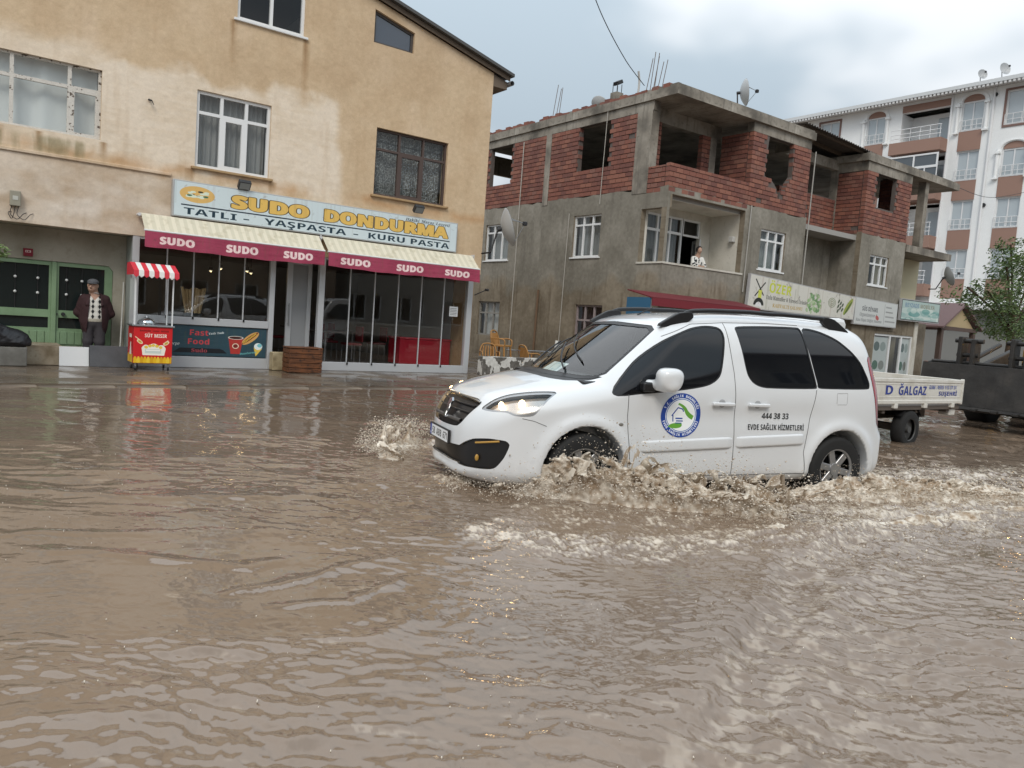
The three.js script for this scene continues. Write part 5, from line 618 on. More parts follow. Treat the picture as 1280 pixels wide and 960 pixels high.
  const seam = (line, sg, r0 = 0.0035) => { const pts = []; for (let i = 0; i + 1 < line.length; i++) { const n = Math.max(2, Math.ceil(Math.hypot(line[i + 1][0] - line[i][0], line[i + 1][1] - line[i][1]) / 0.05)); for (let k = 0; k < n; k++) { const x = mix(line[i][0], line[i + 1][0], k / n), y = mix(line[i][1], line[i + 1][1], k / n); pts.push([x, y, sideZ(x, y, sg)]); } } const l = line[line.length - 1]; pts.push([l[0], l[1], sideZ(l[0], l[1], sg)]); return tube(pts, r0, pts.length * 2, 5); };
  const seamM = M([0.10, 0.10, 0.10], { roughness: 0.9 });
  for (const sg of [1, -1]) {
    part('door_seam', [seam([[0.41, 0.30], [0.385, 0.55], [0.36, 0.8], [0.36, 0.98]], sg), seam([[1.475, 0.30], [1.46, 0.7], [1.445, 1.2], [1.41, 1.55], [1.40, 1.63]], sg), seam([[2.30, 0.30], [2.27, 0.5], [2.32, 0.8], [2.385, 1.08]], sg), seam([[0.41, 0.30], [1.4, 0.29], [2.3, 0.30]], sg), seam([[0.74, 1.475], [1.05, 1.6], [1.40, 1.635], [1.9, 1.66], [2.28, 1.665]], sg)], seamM, van);
    for (const [xa, xb] of [[0.50, 1.455], [1.485, 2.27]]) { const n = 24, pr = [[-0.052, 0.001], [-0.048, 0.013], [-0.03, 0.019], [0.03, 0.019], [0.046, 0.013], [0.05, 0.001]], V = [], I = []; for (let i = 0; i <= n; i++) { const e = Math.min(1, Math.min(i, n - i) / 1.2), x = mix(xa, xb, i / n), yc = 0.585 + (x - 1.4) * 0.045; for (const [dy, dz] of pr) { const y = yc + dy * (0.75 + 0.25 * e); V.push(x, y, sideZ(x, y, sg) + sg * (dz * e - (1 - e) * 0.002)); } } for (let i = 0; i < n; i++) for (let k = 0; k < 5; k++) { const a = i * 6 + k, b = a + 6; if (sg > 0) I.push(a, b, a + 1, b, b + 1, a + 1); else I.push(a, a + 1, b, b, a + 1, b + 1); } const gg = new THREE.BufferGeometry(); gg.setAttribute('position', new THREE.Float32BufferAttribute(V, 3)); gg.setIndex(I); gg.computeVertexNormals(); part('rubbing_strip', norm(gg), paint, van); }
    part('bumper_seam', seam([[-0.36, 0.70], [-0.46, 0.735], [-0.55, 0.75]], sg, 0.0025), seamM, van);
    for (const x of [1.31, 1.70]) { const z = sideZ(x, 0.93, sg), h = new THREE.Group(); h.name = 'door_handle'; van.add(h); part('grip', tf(rb(-0.115, 0.115, -0.016, 0.016, -0.012, 0.012, 0.011, 3), mTr(x, 0.925, z + sg * 0.03)), paint, h); part('mount', [tf(rb(-0.015, 0.015, -0.012, 0.012, -0.025, 0.01, 0.005), mTr(x - 0.085, 0.925, z + sg * 0.015)), tf(rb(-0.015, 0.015, -0.012, 0.012, -0.025, 0.01, 0.005), mTr(x + 0.085, 0.925, z + sg * 0.015))], paint, h); part('finger_dish', tf(new THREE.SphereGeometry(0.055, 16, 10), mTr(x, 0.93, z - sg * 0.012).multiply(new THREE.Matrix4().makeScale(1, 0.9, 0.3))), M([0.35, 0.355, 0.36], { roughness: 0.5 }), h); }
    // door mirror
    const m = new THREE.Group(); m.name = 'wing_mirror'; van.add(m); const mz = sideZ(0.62, 1.06, sg);
    const mg = surfaceNets((x, y, z) => smin(smax(smax(ell(x, y, z, [0.66, 1.15, mz + sg * 0.135], [0.115, 0.15, 0.135]), Math.abs(y - 1.125) - 0.10, 0.07), Math.abs(z - mz - sg * 0.135) - 0.098, 0.07), capsule(x, y, z, [0.56, 1.07, mz - sg * 0.02], [0.66, 1.07, mz + sg * 0.17], 0.04, 0.045), 0.05), [0.4, 0.9, mz - 0.36], [0.9, 1.4, mz + 0.36], 0.014, 1); part('mirror_shell', mg, paint, m); part('mirror_mount', tf(rb(-0.06, 0.06, -0.04, 0.04, -0.05, 0.05, 0.02), mTr(0.53, 1.05, mz + sg * 0.01)), trim, m);
    // roof rail on three feet
    const rail = new THREE.Group(); rail.name = 'roof_rail'; van.add(rail); const rt = (x) => { let y = 1.9; while (sd(x, y, sg * 0.63) > 0 && y > 1.3) y -= 0.005; return y; };
    const pts = []; const x0 = 0.80, x1 = 2.86; for (let i = 0; i <= 16; i++) { const t = i / 16, x = mix(x0, x1, t); pts.push([x, rt(x) + 0.01 + 0.075 * sstep(0, 0.14, t) * sstep(1, 0.9, t), sg * 0.625]); } part('rail_bar', tube(pts, 0.021, 48, 8), trim, rail); for (const [x, s2] of [[0.93, 1], [2.75, -1]]) part('rail_foot', tf(ex(smoothPoly([[-0.17, -0.03], [-0.10, 0.02], [0.02, 0.085], [0.14, 0.10], [0.16, 0.06], [0.08, 0.0], [0.05, -0.03]], 3, 0.3).map(([a, b]) => [a * s2, b]), 0.03, [], 0.008), mTr(x, rt(x) + 0.0, sg * 0.625 - 0.015)), trim, rail);
    // fuel flap outline, side repeater
    if (sg > 0) { part('fuel_flap_seam', seam([[2.64, 0.95], [2.76, 0.955], [2.77, 1.06], [2.64, 1.055], [2.635, 0.96]], sg, 0.0025), M([0.35, 0.35, 0.35]), van); }
    part('side_repeater', tf(new THREE.SphereGeometry(0.025, 12, 8), mTr(0.30, 0.73, sideZ(0.30, 0.73, sg)).multiply(new THREE.Matrix4().makeScale(1, 0.6, 0.35))), M([0.2, 0.19, 0.17], { roughness: 0.2 }), van);
    // wheels
  }
  const tyre = M([0.012, 0.012, 0.012], { roughness: 0.75 }), alloy = M([0.42, 0.42, 0.425], { roughness: 0.35, metalness: 0.8 });
  const mkWheel = (x, z, sg) => {
    const w = new THREE.Group(); w.name = 'wheel'; w.position.set(x, 0.325, z); if (sg < 0) w.rotation.y = Math.PI; van.add(w);
    part('tyre', tf(new THREE.LatheGeometry([[0.20, -0.10], [0.27, -0.105], [0.308, -0.095], [0.322, -0.06], [0.325, 0], [0.322, 0.06], [0.308, 0.095], [0.27, 0.105], [0.20, 0.10]].map((q) => new THREE.Vector2(...q)), 40), new THREE.Matrix4().makeRotationX(Math.PI / 2)), tyre, w);
    const spokes = [new THREE.TorusGeometry(0.198, 0.016, 8, 36).translate(0, 0, 0.082), new THREE.CylinderGeometry(0.19, 0.19, 0.02, 32).rotateX(Math.PI / 2).translate(0, 0, -0.02), new THREE.CylinderGeometry(0.06, 0.065, 0.05, 20).rotateX(Math.PI / 2).translate(0, 0, 0.065)];
    part('brake_disc', spokes.splice(1, 1), matDark, w); for (let i = 0; i < 6; i++) spokes.push(tf(rb(-0.034, 0.034, 0.04, 0.19, 0.05, 0.08, 0.012), new THREE.Matrix4().makeRotationZ(i * Math.PI / 3 + 0.3))); part('rim', spokes.map(norm), alloy, w);
  };
  for (const x of [0, 2.728]) { mkWheel(x, 0.765, 1); mkWheel(x, -0.765, -1); part('wheel_well', tf(new THREE.CylinderGeometry(0.385, 0.385, 1.56, 32, 1, true, -Math.PI / 2, Math.PI), mTr(x, 0.33, 0).multiply(new THREE.Matrix4().makeRotationX(Math.PI / 2)).multiply(mRotY(0))), matBlack, van); part('wheel_well', bx(x - 0.38, x + 0.38, 0.3, 0.72, -0.56, 0.56), matBlack, van); }
  const wsAt = (y, z, off) => { let x = -0.4; while (sd(x, y, z) > 0 && x < 1.5) x += 0.004; return [x - off, y + off * 0.8, z]; };
  for (const [za, zb, nm] of [[0.34, -0.22, 'wiper'], [-0.26, -0.62, 'wiper']]) part(nm, [tube([0, 0.33, 0.66, 1].map((t) => wsAt(mix(1.115, 1.33, t), mix(za, zb, t), 0.025)), 0.009, 10, 6), tube([0, 0.33, 0.66, 1].map((t) => wsAt(mix(1.2, 1.42, t), mix(za + 0.05, zb - 0.12, t), 0.012)), 0.007, 10, 6)], matBlack, van);
  part('roof_aerial', rod([0.92, 1.66, 0], [1.08, 1.74, 0], 0.008, 0.004), matBlack, van);
  // emblem and lettering on the doors, following the curved skin
  const decal = (x0, x1, y0, y1, tex, nm, off = 0.0035) => { const g2 = new THREE.PlaneGeometry(1, 1, 24, 12), p = g2.attributes.position; for (let i = 0; i < p.count; i++) { const x = mix(x0, x1, p.getX(i) + 0.5), y = mix(y0, y1, p.getY(i) + 0.5); p.setXYZ(i, x, y, sideZ(x, y, 1) + off); } g2.computeVertexNormals(); part(nm, norm(g2), M(0xffffff, { map: tex, alphaTest: 0.5, transparent: false, roughness: 0.3, clearcoat: 0.5 }), van); };
  const logo = ctex(512, 512, (c) => {
    c.clearRect(0, 0, 512, 512); c.fillStyle = '#21479a'; c.beginPath(); c.arc(256, 256, 252, 0, 7); c.fill(); c.fillStyle = '#eef2f3'; c.beginPath(); c.arc(256, 256, 196, 0, 7); c.fill(); c.fillStyle = '#3b66ad'; c.beginPath(); c.arc(256, 256, 188, 0, 7); c.fill(); c.fillStyle = '#f2f5f5'; c.beginPath(); c.arc(256, 256, 180, 0, 7); c.fill();
    const arc = (s, a0, dir, r) => { c.fillStyle = '#f4f6f8'; c.font = 'bold 40px sans-serif'; c.textAlign = 'center'; const st = 0.118; [...s].forEach((ch, i) => { const a = a0 + dir * (i - (s.length - 1) / 2) * st; c.save(); c.translate(256 + Math.cos(a) * r, 256 + Math.sin(a) * r); c.rotate(a + dir * Math.PI / 2); c.fillText(ch, 0, 0); c.restore(); }); };
    arc('T.C. SAĞLIK BAKANLIĞI', -Math.PI / 2, 1, 208); arc('EVDE SAĞLIK HİZMETLERİ', Math.PI / 2, -1, 236);
    c.fillStyle = '#68a63f'; c.beginPath(); c.moveTo(215, 115); c.quadraticCurveTo(300, 140, 330, 190); c.quadraticCurveTo(360, 230, 420, 260); c.lineTo(400, 305); c.quadraticCurveTo(330, 280, 300, 215); c.quadraticCurveTo(270, 160, 205, 135); c.fill(); c.beginPath(); c.moveTo(95, 385); c.quadraticCurveTo(150, 330, 270, 350); c.quadraticCurveTo(290, 395, 205, 405); c.quadraticCurveTo(130, 410, 95, 385); c.fill();
    c.strokeStyle = '#21479a'; c.lineWidth = 13; c.beginPath(); c.moveTo(140, 265); c.lineTo(210, 170); c.lineTo(270, 185); c.lineTo(285, 215); c.moveTo(155, 255); c.lineTo(160, 330); c.stroke(); c.fillStyle = '#21479a'; c.fillRect(190, 285, 90, 16); c.fillRect(200, 315, 85, 14); c.fillRect(190, 340, 80, 10);
  });
  decal(0.685, 1.095, 0.625, 1.01, logo, 'round_emblem');
  const txt = (W2, H2, str, font) => ctex(W2, H2, (c) => { c.clearRect(0, 0, W2, H2); c.fillStyle = '#22262a'; c.font = font; c.textAlign = 'center'; c.textBaseline = 'middle'; const m = c.measureText(str).width; c.save(); c.translate(W2 / 2, H2 / 2 + H2 * 0.04); c.scale(W2 * 0.97 / m, 1); c.fillText(str, 0, 0); c.restore(); });
  decal(1.755, 2.075, 0.79, 0.875, txt(512, 128, '444 38 33', 'bold 110px sans-serif'), 'phone_number'); decal(1.595, 2.265, 0.685, 0.775, txt(1024, 128, 'EVDE SAĞLIK HİZMETLERİ', 'bold 96px sans-serif'), 'side_lettering');
}
// ------------------------------------------------------------------ things at the shop
function floodlight(x, y, label) { const o = thing('floodlight', label, 'lamp', [x, y, -15.99], 0, 'floodlights above the shop sign'); part('bracket', [rod([0, 0.06, 0], [0, 0.03, 0.16], 0.012), rod([-0.12, -0.02, 0.17], [0.12, -0.02, 0.17], 0.01)], matDark, o); part('housing', tf(rb(-0.12, 0.12, -0.09, 0.09, -0.05, 0.05, 0.015), mTr(0.0, -0.02, 0.2).multiply(new THREE.Matrix4().makeRotationX(0.7))), M([0.03, 0.032, 0.035], { roughness: 0.5 }), o); part('lamp_glass', tf(panelXY(-0.1, 0.1, -0.07, 0.07, 0.053), mTr(0.0, -0.02, 0.2).multiply(new THREE.Matrix4().makeRotationX(0.7))), M([0.25, 0.27, 0.28], { roughness: 0.1 }), o); }
floodlight(4.68, 3.74, 'black floodlight under the white framed window'); floodlight(8.62, 3.83, 'black floodlight under the lace curtained window');
{ const o = thing('electric_box', 'grey electric meter box on the wall with loose cables', 'box', [0.87, 2.76, -15.99]); part('casing', rb(-0.08, 0.08, 0, 0.26, 0, 0.1, 0.015), M([0.30, 0.28, 0.22], { roughness: 0.7 }), o); part('dial', rb(-0.04, 0.04, 0.1, 0.17, 0.1, 0.106, 0.003), M([0.5, 0.5, 0.45]), o); for (const [a, b] of [[-0.05, 0.12], [0.0, -0.1], [0.05, 0.22]]) part('cable', tube([[a, 0, 0.05], [a - 0.02, -0.14, 0.06], [(a + b) / 2, -0.22, 0.05], [b, -0.12, 0.03], [b + 0.05, -0.09, 0.0]], 0.006, 16, 5), matDark, o); }
{ const o = thing('wall_stub', 'small broken iron stub sticking out of the pale wall', 'stub', [2.93, 5.02, -15.99]); part('iron_stub', [rod([0, 0, 0], [0.03, -0.03, 0.1], 0.02, 0.015), rod([0.03, -0.03, 0.1], [0.07, -0.1, 0.1], 0.012, 0.005)], matDark, o); }
{ const o = thing('house_number_plate', 'small red house number plate on the recessed wall', 'sign', [1.12, 2.02, -16.65]); part('plate', rb(-0.075, 0.075, -0.07, 0.07, 0, 0.02, 0.004, 1), M([0.25, 0.02, 0.03], { roughness: 0.5 }), o); part('print', panelXY(-0.07, 0.07, -0.065, 0.065, 0.023), M(0xffffff, { map: ctex(64, 64, (c) => { c.fillStyle = '#7d2230'; c.fillRect(0, 0, 64, 64); c.fillStyle = '#c9b4b0'; c.fillRect(12, 14, 40, 20); c.fillStyle = '#7d2230'; c.fillRect(18, 18, 6, 12); c.fillRect(30, 18, 12, 12); }) }), o); }
{ // board leaning on the step, dark board beside it, pole
  const a = solo('white_board', tf(rb(-0.235, 0.235, 0, 0.35, -0.01, 0.01, 0.004, 1), mTr(1.80, PAVE, -15.78).multiply(new THREE.Matrix4().makeRotationX(-0.16))), M([0.74, 0.75, 0.75], { roughness: 0.3 }), 'plain white board leaning against the entrance step', 'board');
  solo('grey_board', tf(rb(-0.40, 0.40, 0, 0.39, -0.012, 0.012, 0.004, 1), mTr(2.44, PAVE, -15.74).multiply(new THREE.Matrix4().makeRotationX(-0.14))), M(0xffffff, { map: speckTex(0x54565a, 0x44464a, 0x606266, 31, 1.0, 0.7), roughness: 0.6 }), 'dark grey flat board standing in front of the man', 'board');
  solo('leaning_pole', rod([2.60, PAVE, -16.2], [2.70, 1.62, -16.6], 0.014), M([0.5, 0.5, 0.47]), 'thin pale pole leaning in the entrance corner', 'pole');
  const st = M(0xffffff, { map: speckTex(0xa69878, 0x837457, 0xb9ad92, 99, 1.2, 1), roughness: 0.7, bumpMap: texBump, bumpScale: 0.003 });
  solo('stone_block', rb(5.40, 5.73, PAVE, 0.41, -15.98, -15.76, 0.02), st, 'pale stone block beside the shop door', 'block');
  const bench = M(0xffffff, { map: speckTex(0x77756f, 0x5f5c56, 0x8a8882, 101, 1.0, 0.8), roughness: 0.7 });
  solo('stone_bench', rb(-1.2, 1.06, PAVE, 0.36, -15.84, -15.5, 0.02), bench, 'low grey stone bench under the dark covered heap', 'bench');
  const R = [[0.3, 0.5, 0], [0.6, 0.54, 0.02], [0.86, 0.46, 0.03], [0.05, 0.55, 0.0], [-0.4, 0.5, 0]];
  const tarp = surfaceNets((x, y, z) => { let d = 9; for (const q of R) d = smin(d, ell(x, y, z, [q[0], q[1], q[2]], [0.27, 0.20, 0.18]), 0.12); d += (fbm(x * 7, y * 9 + z * 5, 3, 7) - 0.5) * 0.07 + Math.sin((x * 0.6 + y) * 26 + fbm(x * 4, z * 4, 2) * 6) * 0.008; return Math.max(d, 0.372 - y); }, [-0.9, 0.3, -0.4], [1.4, 0.95, 0.4], 0.022, 1);
  tarp.translate(0, 0, -15.68); solo('covered_heap', tarp, M([0.014, 0.014, 0.017], { roughness: 0.45 }), 'heap of goods under a black wet sheet by the green door', 'heap');
}
{ // wooden crate by the shop door
  const o = thing('wooden_crate', 'dark brown slatted wooden crate beside the shop entrance', 'crate', [5.92, PAVE, -15.45]);
  const wd = [0, 1, 2].map((i) => M(0xffffff, { map: dtex(256, 64, (u, v) => { const n = fbm(u * 5 + i * 9, v * 22, 4, 40 + i), k = fbm(u * 16, v * 3, 3, 60 + i); const c = mix3([122, 74, 40], [52, 29, 16], clamp((n - 0.35) * 2.2)); return mix3(c, [24, 14, 9], clamp((k - 0.62) * 4)); }), roughness: 0.6 }));
  const plank = new RoundedBoxGeometry(0.70, 0.088, 0.02, 1, 0.005), R = rng(12);
  for (let i = 0; i < 5; i++) { for (const z of [0.2, -0.2]) { const m = part('slat', plank, wd[i % 3], o); m.position.set((R() - 0.5) * 0.006, 0.055 + i * 0.098, z); m.rotation.z = (R() - 0.5) * 0.012; } }
  const end = new RoundedBoxGeometry(0.02, 0.088, 0.38, 1, 0.005); for (let i = 0; i < 5; i++) for (const x of [-0.34, 0.34]) { const m = part('end_slat', end, wd[(i + 1) % 3], o); m.position.set(x, 0.055 + i * 0.098, 0); }
  for (const x of [-0.325, 0.325]) for (const z of [-0.175, 0.175]) part('corner_post', bx(x - 0.02, x + 0.02, 0.005, 0.51, z - 0.012, z + 0.012), wd[0], o);
  part('lid', rb(-0.36, 0.36, 0.505, 0.53, -0.215, 0.215, 0.006), wd[1], o);
}
{ // sweet corn cart
  const o = thing('corn_cart', 'red sweet corn cart with red and white striped roof', 'cart', [2.98, PAVE, -15.40]);
  const x0 = -0.33, x1 = 0.33, z0 = -0.24, z1 = 0.24; const cobs = (c, w, h, y0) => { for (let i = 0; i < Math.ceil(w / 44); i++) { c.fillStyle = ['#e8b923', '#efc93b', '#d9a51c'][i % 3]; c.beginPath(); c.ellipse(i * 44 + 22, h - 34, 24, y0, 0, 0, 7); c.fill(); c.strokeStyle = 'rgba(150,100,10,0.5)'; for (let k = 0; k < 5; k++) { c.beginPath(); c.moveTo(i * 44 + 2, h - 10 - k * 22); c.lineTo(i * 44 + 42, h - 10 - k * 22); c.stroke(); } } };
  const front = ctex(512, 576, (c, w, h) => {
    c.fillStyle = '#cf2326'; c.fillRect(0, 0, w, h); c.textAlign = 'center'; c.fillStyle = '#3c0d0e'; c.font = 'bold 38px sans-serif'; c.fillText('BARDAK  mısır  MISIR', 270, 70, 460);
    c.fillStyle = '#f6ece0'; c.font = 'bold 78px sans-serif'; c.fillText('SÜT MISIR', 290, 160, 300); cobs(c, w, h, 70);
    c.fillStyle = '#f4efe2'; c.beginPath(); c.moveTo(120, 450); c.lineTo(105, 330); c.quadraticCurveTo(150, 250, 200, 300); c.quadraticCurveTo(260, 220, 330, 295); c.quadraticCurveTo(400, 250, 430, 340); c.lineTo(410, 450); c.closePath(); c.fill(); c.fillStyle = '#e9c54c'; for (const [x, y] of [[165, 320], [260, 290], [360, 320], [215, 300], [310, 300]]) { c.beginPath(); c.arc(x, y, 24, 0, 7); c.fill(); } c.fillStyle = '#cfd8d2'; c.fillRect(150, 350, 220, 70); c.fillStyle = '#f7f5ee'; c.fillRect(165, 360, 190, 20);
    for (const [x, y, a] of [[70, 200, 0.7], [445, 215, -0.7]]) { c.save(); c.translate(x, y); c.rotate(a); c.fillStyle = '#f0dcb4'; c.beginPath(); c.ellipse(30 * Math.sign(a), 20, 48, 26, 0, 0, 7); c.fill(); c.fillRect(-70, -6, 90, 12); c.fillStyle = '#caa53a'; c.beginPath(); c.ellipse(30 * Math.sign(a), 20, 30, 15, 0, 0, 7); c.fill(); c.restore(); }
  });
  const sideT = ctex(256, 576, (c, w, h) => { c.fillStyle = '#c92326'; c.fillRect(0, 0, w, h); cobs(c, w, h, 110); c.fillStyle = '#f4efe2'; c.fillRect(70, 120, 120, 60); c.beginPath(); c.moveTo(90, 450); c.lineTo(120, 250); c.lineTo(160, 250); c.lineTo(190, 450); c.fill(); });
  part('cabinet', rb(x0, x1, 0.13, 0.80, z0, z1, 0.012), M([0.55, 0.03, 0.035], { roughness: 0.4 }), o);
  part('front_print', panelXY(x0 + 0.008, x1 - 0.008, 0.14, 0.79, z1 + 0.004), M(0xffffff, { map: front, roughness: 0.35 }), o);
  part('side_print', tf(panelXY(z0 + 0.01, z1 - 0.01, 0.14, 0.79, 0), mTr(x0 - 0.004, 0, 0).multiply(mRotY(-Math.PI / 2))), M(0xffffff, { map: sideT, roughness: 0.35 }), o);
  part('counter_top', rb(x0 - 0.03, x1 + 0.03, 0.80, 0.83, z0 - 0.03, z1 + 0.03, 0.008), matSteel, o);
  for (const x of [x0 + 0.015, x1 - 0.015]) for (const z of [z0 + 0.015, z1 - 0.015]) part('post', rb(x - 0.012, x + 0.012, 0.83, 1.72, z - 0.012, z + 0.012, 0.004), matWhitePVC, o);
  part('side_panel', bx(x0 - 0.004, x0 + 0.006, 0.84, 1.66, z0 + 0.03, z1 - 0.03), M([0.62, 0.64, 0.66], { roughness: 0.2 }), o); part('glass_guard', panelXY(x0 + 0.03, x1 - 0.03, 0.835, 1.02, z1 - 0.016), glassClear, o);
  part('steel_dome', [tf(new THREE.SphereGeometry(0.15, 28, 14, 0, 7, 0, Math.PI / 2), mTr(-0.08, 0.85, 0.02).multiply(new THREE.Matrix4().makeScale(1, 0.75, 1))), tf(new THREE.CylinderGeometry(0.155, 0.155, 0.03, 28), mTr(-0.08, 0.842, 0.02)), tf(new THREE.SphereGeometry(0.02, 10, 8), mTr(-0.08, 0.975, 0.02))].map(norm), M([0.75, 0.76, 0.77], { metalness: 1, roughness: 0.08 }), o);
  const red = M([0.62, 0.03, 0.05], { roughness: 0.6 }), wht = M([0.78, 0.77, 0.74], { roughness: 0.6 }); // striped canopy, one strip of cloth each
  const n = 9, zf = z1 + 0.13, zb = z0 - 0.06;
  for (let i = 0; i < n; i++) { const a = mix(x0 - 0.05, x1 + 0.05, i / n), b = mix(x0 - 0.05, x1 + 0.05, (i + 1) / n); const s = new THREE.BufferGeometry(); const pts = [[0, 1.94, zb], [0, 1.95, -0.02], [0, 1.80, zf], [0, 1.71, zf + 0.01]]; const V = []; for (let k = 0; k < 3; k++) { const A = [a, pts[k][1], pts[k][2]], B = [b, pts[k][1], pts[k][2]], C = [b, pts[k + 1][1], pts[k + 1][2]], D = [a, pts[k + 1][1], pts[k + 1][2]]; V.push(A, D, B, B, D, C); } const m = (a + b) / 2; V.push([a, 1.71, zf + 0.01], [m, 1.675, zf + 0.01], [b, 1.71, zf + 0.01]); s.setFromPoints(V.map((q) => new THREE.Vector3(...q))); s.computeVertexNormals(); part('canopy_stripe', norm(s), i % 2 ? wht : red, o); }
  part('canopy_end', norm(new THREE.BufferGeometry().setFromPoints([[x0 - 0.05, 1.94, zb], [x0 - 0.05, 1.72, zb], [x0 - 0.05, 1.95, -0.02], [x0 - 0.05, 1.95, -0.02], [x0 - 0.05, 1.72, zb], [x0 - 0.05, 1.72, zf], [x0 - 0.05, 1.95, -0.02], [x0 - 0.05, 1.72, zf], [x0 - 0.05, 1.80, zf]].map((q) => new THREE.Vector3(...q)))), red, o);
  for (const x of [x0 + 0.05, x1 - 0.05]) for (const z of [z0 + 0.05, z1 - 0.05]) { const c = new THREE.Group(); c.name = 'caster'; o.add(c); part('wheel', tf(new THREE.CylinderGeometry(0.038, 0.038, 0.022, 18), mTr(x, 0.04, z).multiply(new THREE.Matrix4().makeRotationZ(Math.PI / 2))), matDark, c); part('fork', bx(x - 0.02, x + 0.02, 0.05, 0.128, z - 0.012, z + 0.012), matSteel, c); }
}
// ---- inside the shop
{ const o = thing('red_counter', 'glossy red counter inside the shop behind right window', 'counter', [9.55, 0.13, -17.0]); part('cabinet', rb(-0.72, 0.72, 0.04, 0.66, -0.3, 0.3, 0.02), M([0.45, 0.012, 0.03], { roughness: 0.3 }), o); part('counter_top', rb(-0.74, 0.74, 0.66, 0.70, -0.32, 0.32, 0.01), M([0.5, 0.03, 0.05], { roughness: 0.25 }), o); part('plinth', bx(-0.7, 0.7, 0.003, 0.04, -0.27, 0.27), matDark, o); }
{
  const red = M([0.22, 0.012, 0.02], { roughness: 0.5 }), top = M([0.12, 0.1, 0.09], { roughness: 0.4 });
  const spots = [[7.2, -17.4], [8.3, -18.3], [7.4, -19.6]];
  spots.forEach(([x, z], i) => { const o = thing('cafe_table', ['square dark cafe table right behind the right shop window', 'square dark cafe table beside the red counter inside the shop', 'square dark cafe table deepest inside the shop'][i], 'table', [x, 0.13, z], 0, 'tables inside the shop'); part('table_top', rb(-0.4, 0.4, 0.70, 0.735, -0.4, 0.4, 0.01), top, o); part('column', rod([0, 0.02, 0], [0, 0.7, 0], 0.03), matSteel, o); part('foot', tf(new THREE.CylinderGeometry(0.24, 0.26, 0.02, 24), mTr(0, 0.012, 0)), matSteel, o);
    for (const [dx, dz, a, sd] of [[-0.65, 0, Math.PI / 2, 'on the door side of'], [0.65, 0.05, -Math.PI / 2, 'on the counter side of']]) { const c = thing('cafe_chair', `dark red chair ${sd} ${['the cafe table at the window', 'the cafe table by the red counter', 'the deepest cafe table'][i]}`, 'chair', [x + dx, 0.13, z + dz], a, 'chairs inside the shop'); part('seat', rb(-0.2, 0.2, 0.42, 0.48, -0.2, 0.2, 0.03), red, c); part('backrest', rb(-0.2, 0.2, 0.5, 0.88, -0.22, -0.18, 0.02), red, c); for (const px of [-0.17, 0.17]) for (const pz of [-0.17, 0.17]) part('leg', rod([px, 0, pz], [px * 0.95, 0.42, pz * 0.95], 0.012), matSteel, c); } });
  const wf = M([0.55, 0.38, 0.20], { roughness: 0.8 }), R = rng(4); const cs = thing('wafer_stack', 'bundle of tall ice cream wafer cones behind left window', 'wafers', [3.98, 1.02, -16.55]); for (let i = 0; i < 11; i++) { const a = (i - 5) * 0.034; part('wafer_cone', tf(new THREE.CylinderGeometry(0.03, 0.016, 0.5 + R() * 0.12, 10), mTr(a, 0.3, (R() - 0.5) * 0.1).multiply(new THREE.Matrix4().makeRotationZ(-a * 1.0))), wf, cs); } part('holder', tf(new THREE.CylinderGeometry(0.2, 0.16, 0.08, 20), mTr(0, 0.045, 0)), matSteel, cs);
  solo('window_counter', [bx(2.84, 5.3, 0.14, 1.01, -16.9, -16.35)], M([0.10, 0.10, 0.105], { roughness: 0.5 }), 'dark low counter behind the left shop window', 'counter');
  for (const [x, z] of [[5.0, -18.4], [5.6, -18.4], [6.0, -19.4], [5.3, -20.4]]) { const o = thing('ceiling_spot', 'small lit ceiling spot lamp inside the shop', 'lamp', [x, 2.16, z], 0, 'lit spot lamps inside the shop'); part('stem', rod([0, 0.04, 0], [0, 0.33, 0], 0.008), matDark, o); part('lamp_shade', tf(new THREE.CylinderGeometry(0.035, 0.06, 0.08, 16, 1, true), mTr(0, 0.02, 0)), matDark, o); part('bulb', tf(new THREE.SphereGeometry(0.04, 12, 8), mTr(0, -0.015, 0)), M([0.9, 0.85, 0.7], { emissive: new THREE.Color(1, 0.84, 0.55), emissiveIntensity: 0.8 }), o); const l = new THREE.PointLight(0xffd9a0, 0.05); l.position.set(0, -0.08, 0); l.castShadow = true; o.add(l); }
}
// ---- satellite dishes
function dish(pos, dir, r, label, arm, o = {}) {
  const g = thing('satellite_dish', label, 'satellite dish', pos, 0, 'satellite dishes'), q = new THREE.Quaternion().setFromUnitVectors(new THREE.Vector3(0, 1, 0), new THREE.Vector3(...dir).normalize()), m = new THREE.Matrix4().makeRotationFromQuaternion(q);
  const pts = []; for (let i = 0; i <= 12; i++) { const x = r * i / 12; pts.push(new THREE.Vector2(x, x * x * 0.42 / r)); } for (let i = 12; i >= 0; i--) { const x = r * i / 12; pts.push(new THREE.Vector2(x, x * x * 0.42 / r - 0.012)); }
  part('reflector', tf(new THREE.LatheGeometry(pts, 36), m), o.mat || M([0.42, 0.43, 0.435], { roughness: 0.45 }), g);
  const P = (x, y, z) => new THREE.Vector3(x, y, z).applyMatrix4(m).toArray(), f = r * 1.25; const lnb = P(0, f, 0);
  for (const a of [0.3, 2.4, 4.5]) part('strut', rod(P(Math.cos(a) * r * 0.95, r * 0.4, Math.sin(a) * r * 0.95), lnb, 0.008), matSteel, g); part('receiver', tf(rb(-0.05, 0.05, -0.05, 0.05, -0.05, 0.05, 0.02), mTr(...lnb)), matDark, g);
  part('mount', [rod(P(0, -0.02, 0), P(0, -0.12, 0), 0.05), rod(P(0, -0.1, 0), arm[0], 0.022), ...arm.slice(1).map((a, i) => rod(arm[i], a, 0.022))], matDark, g);
}
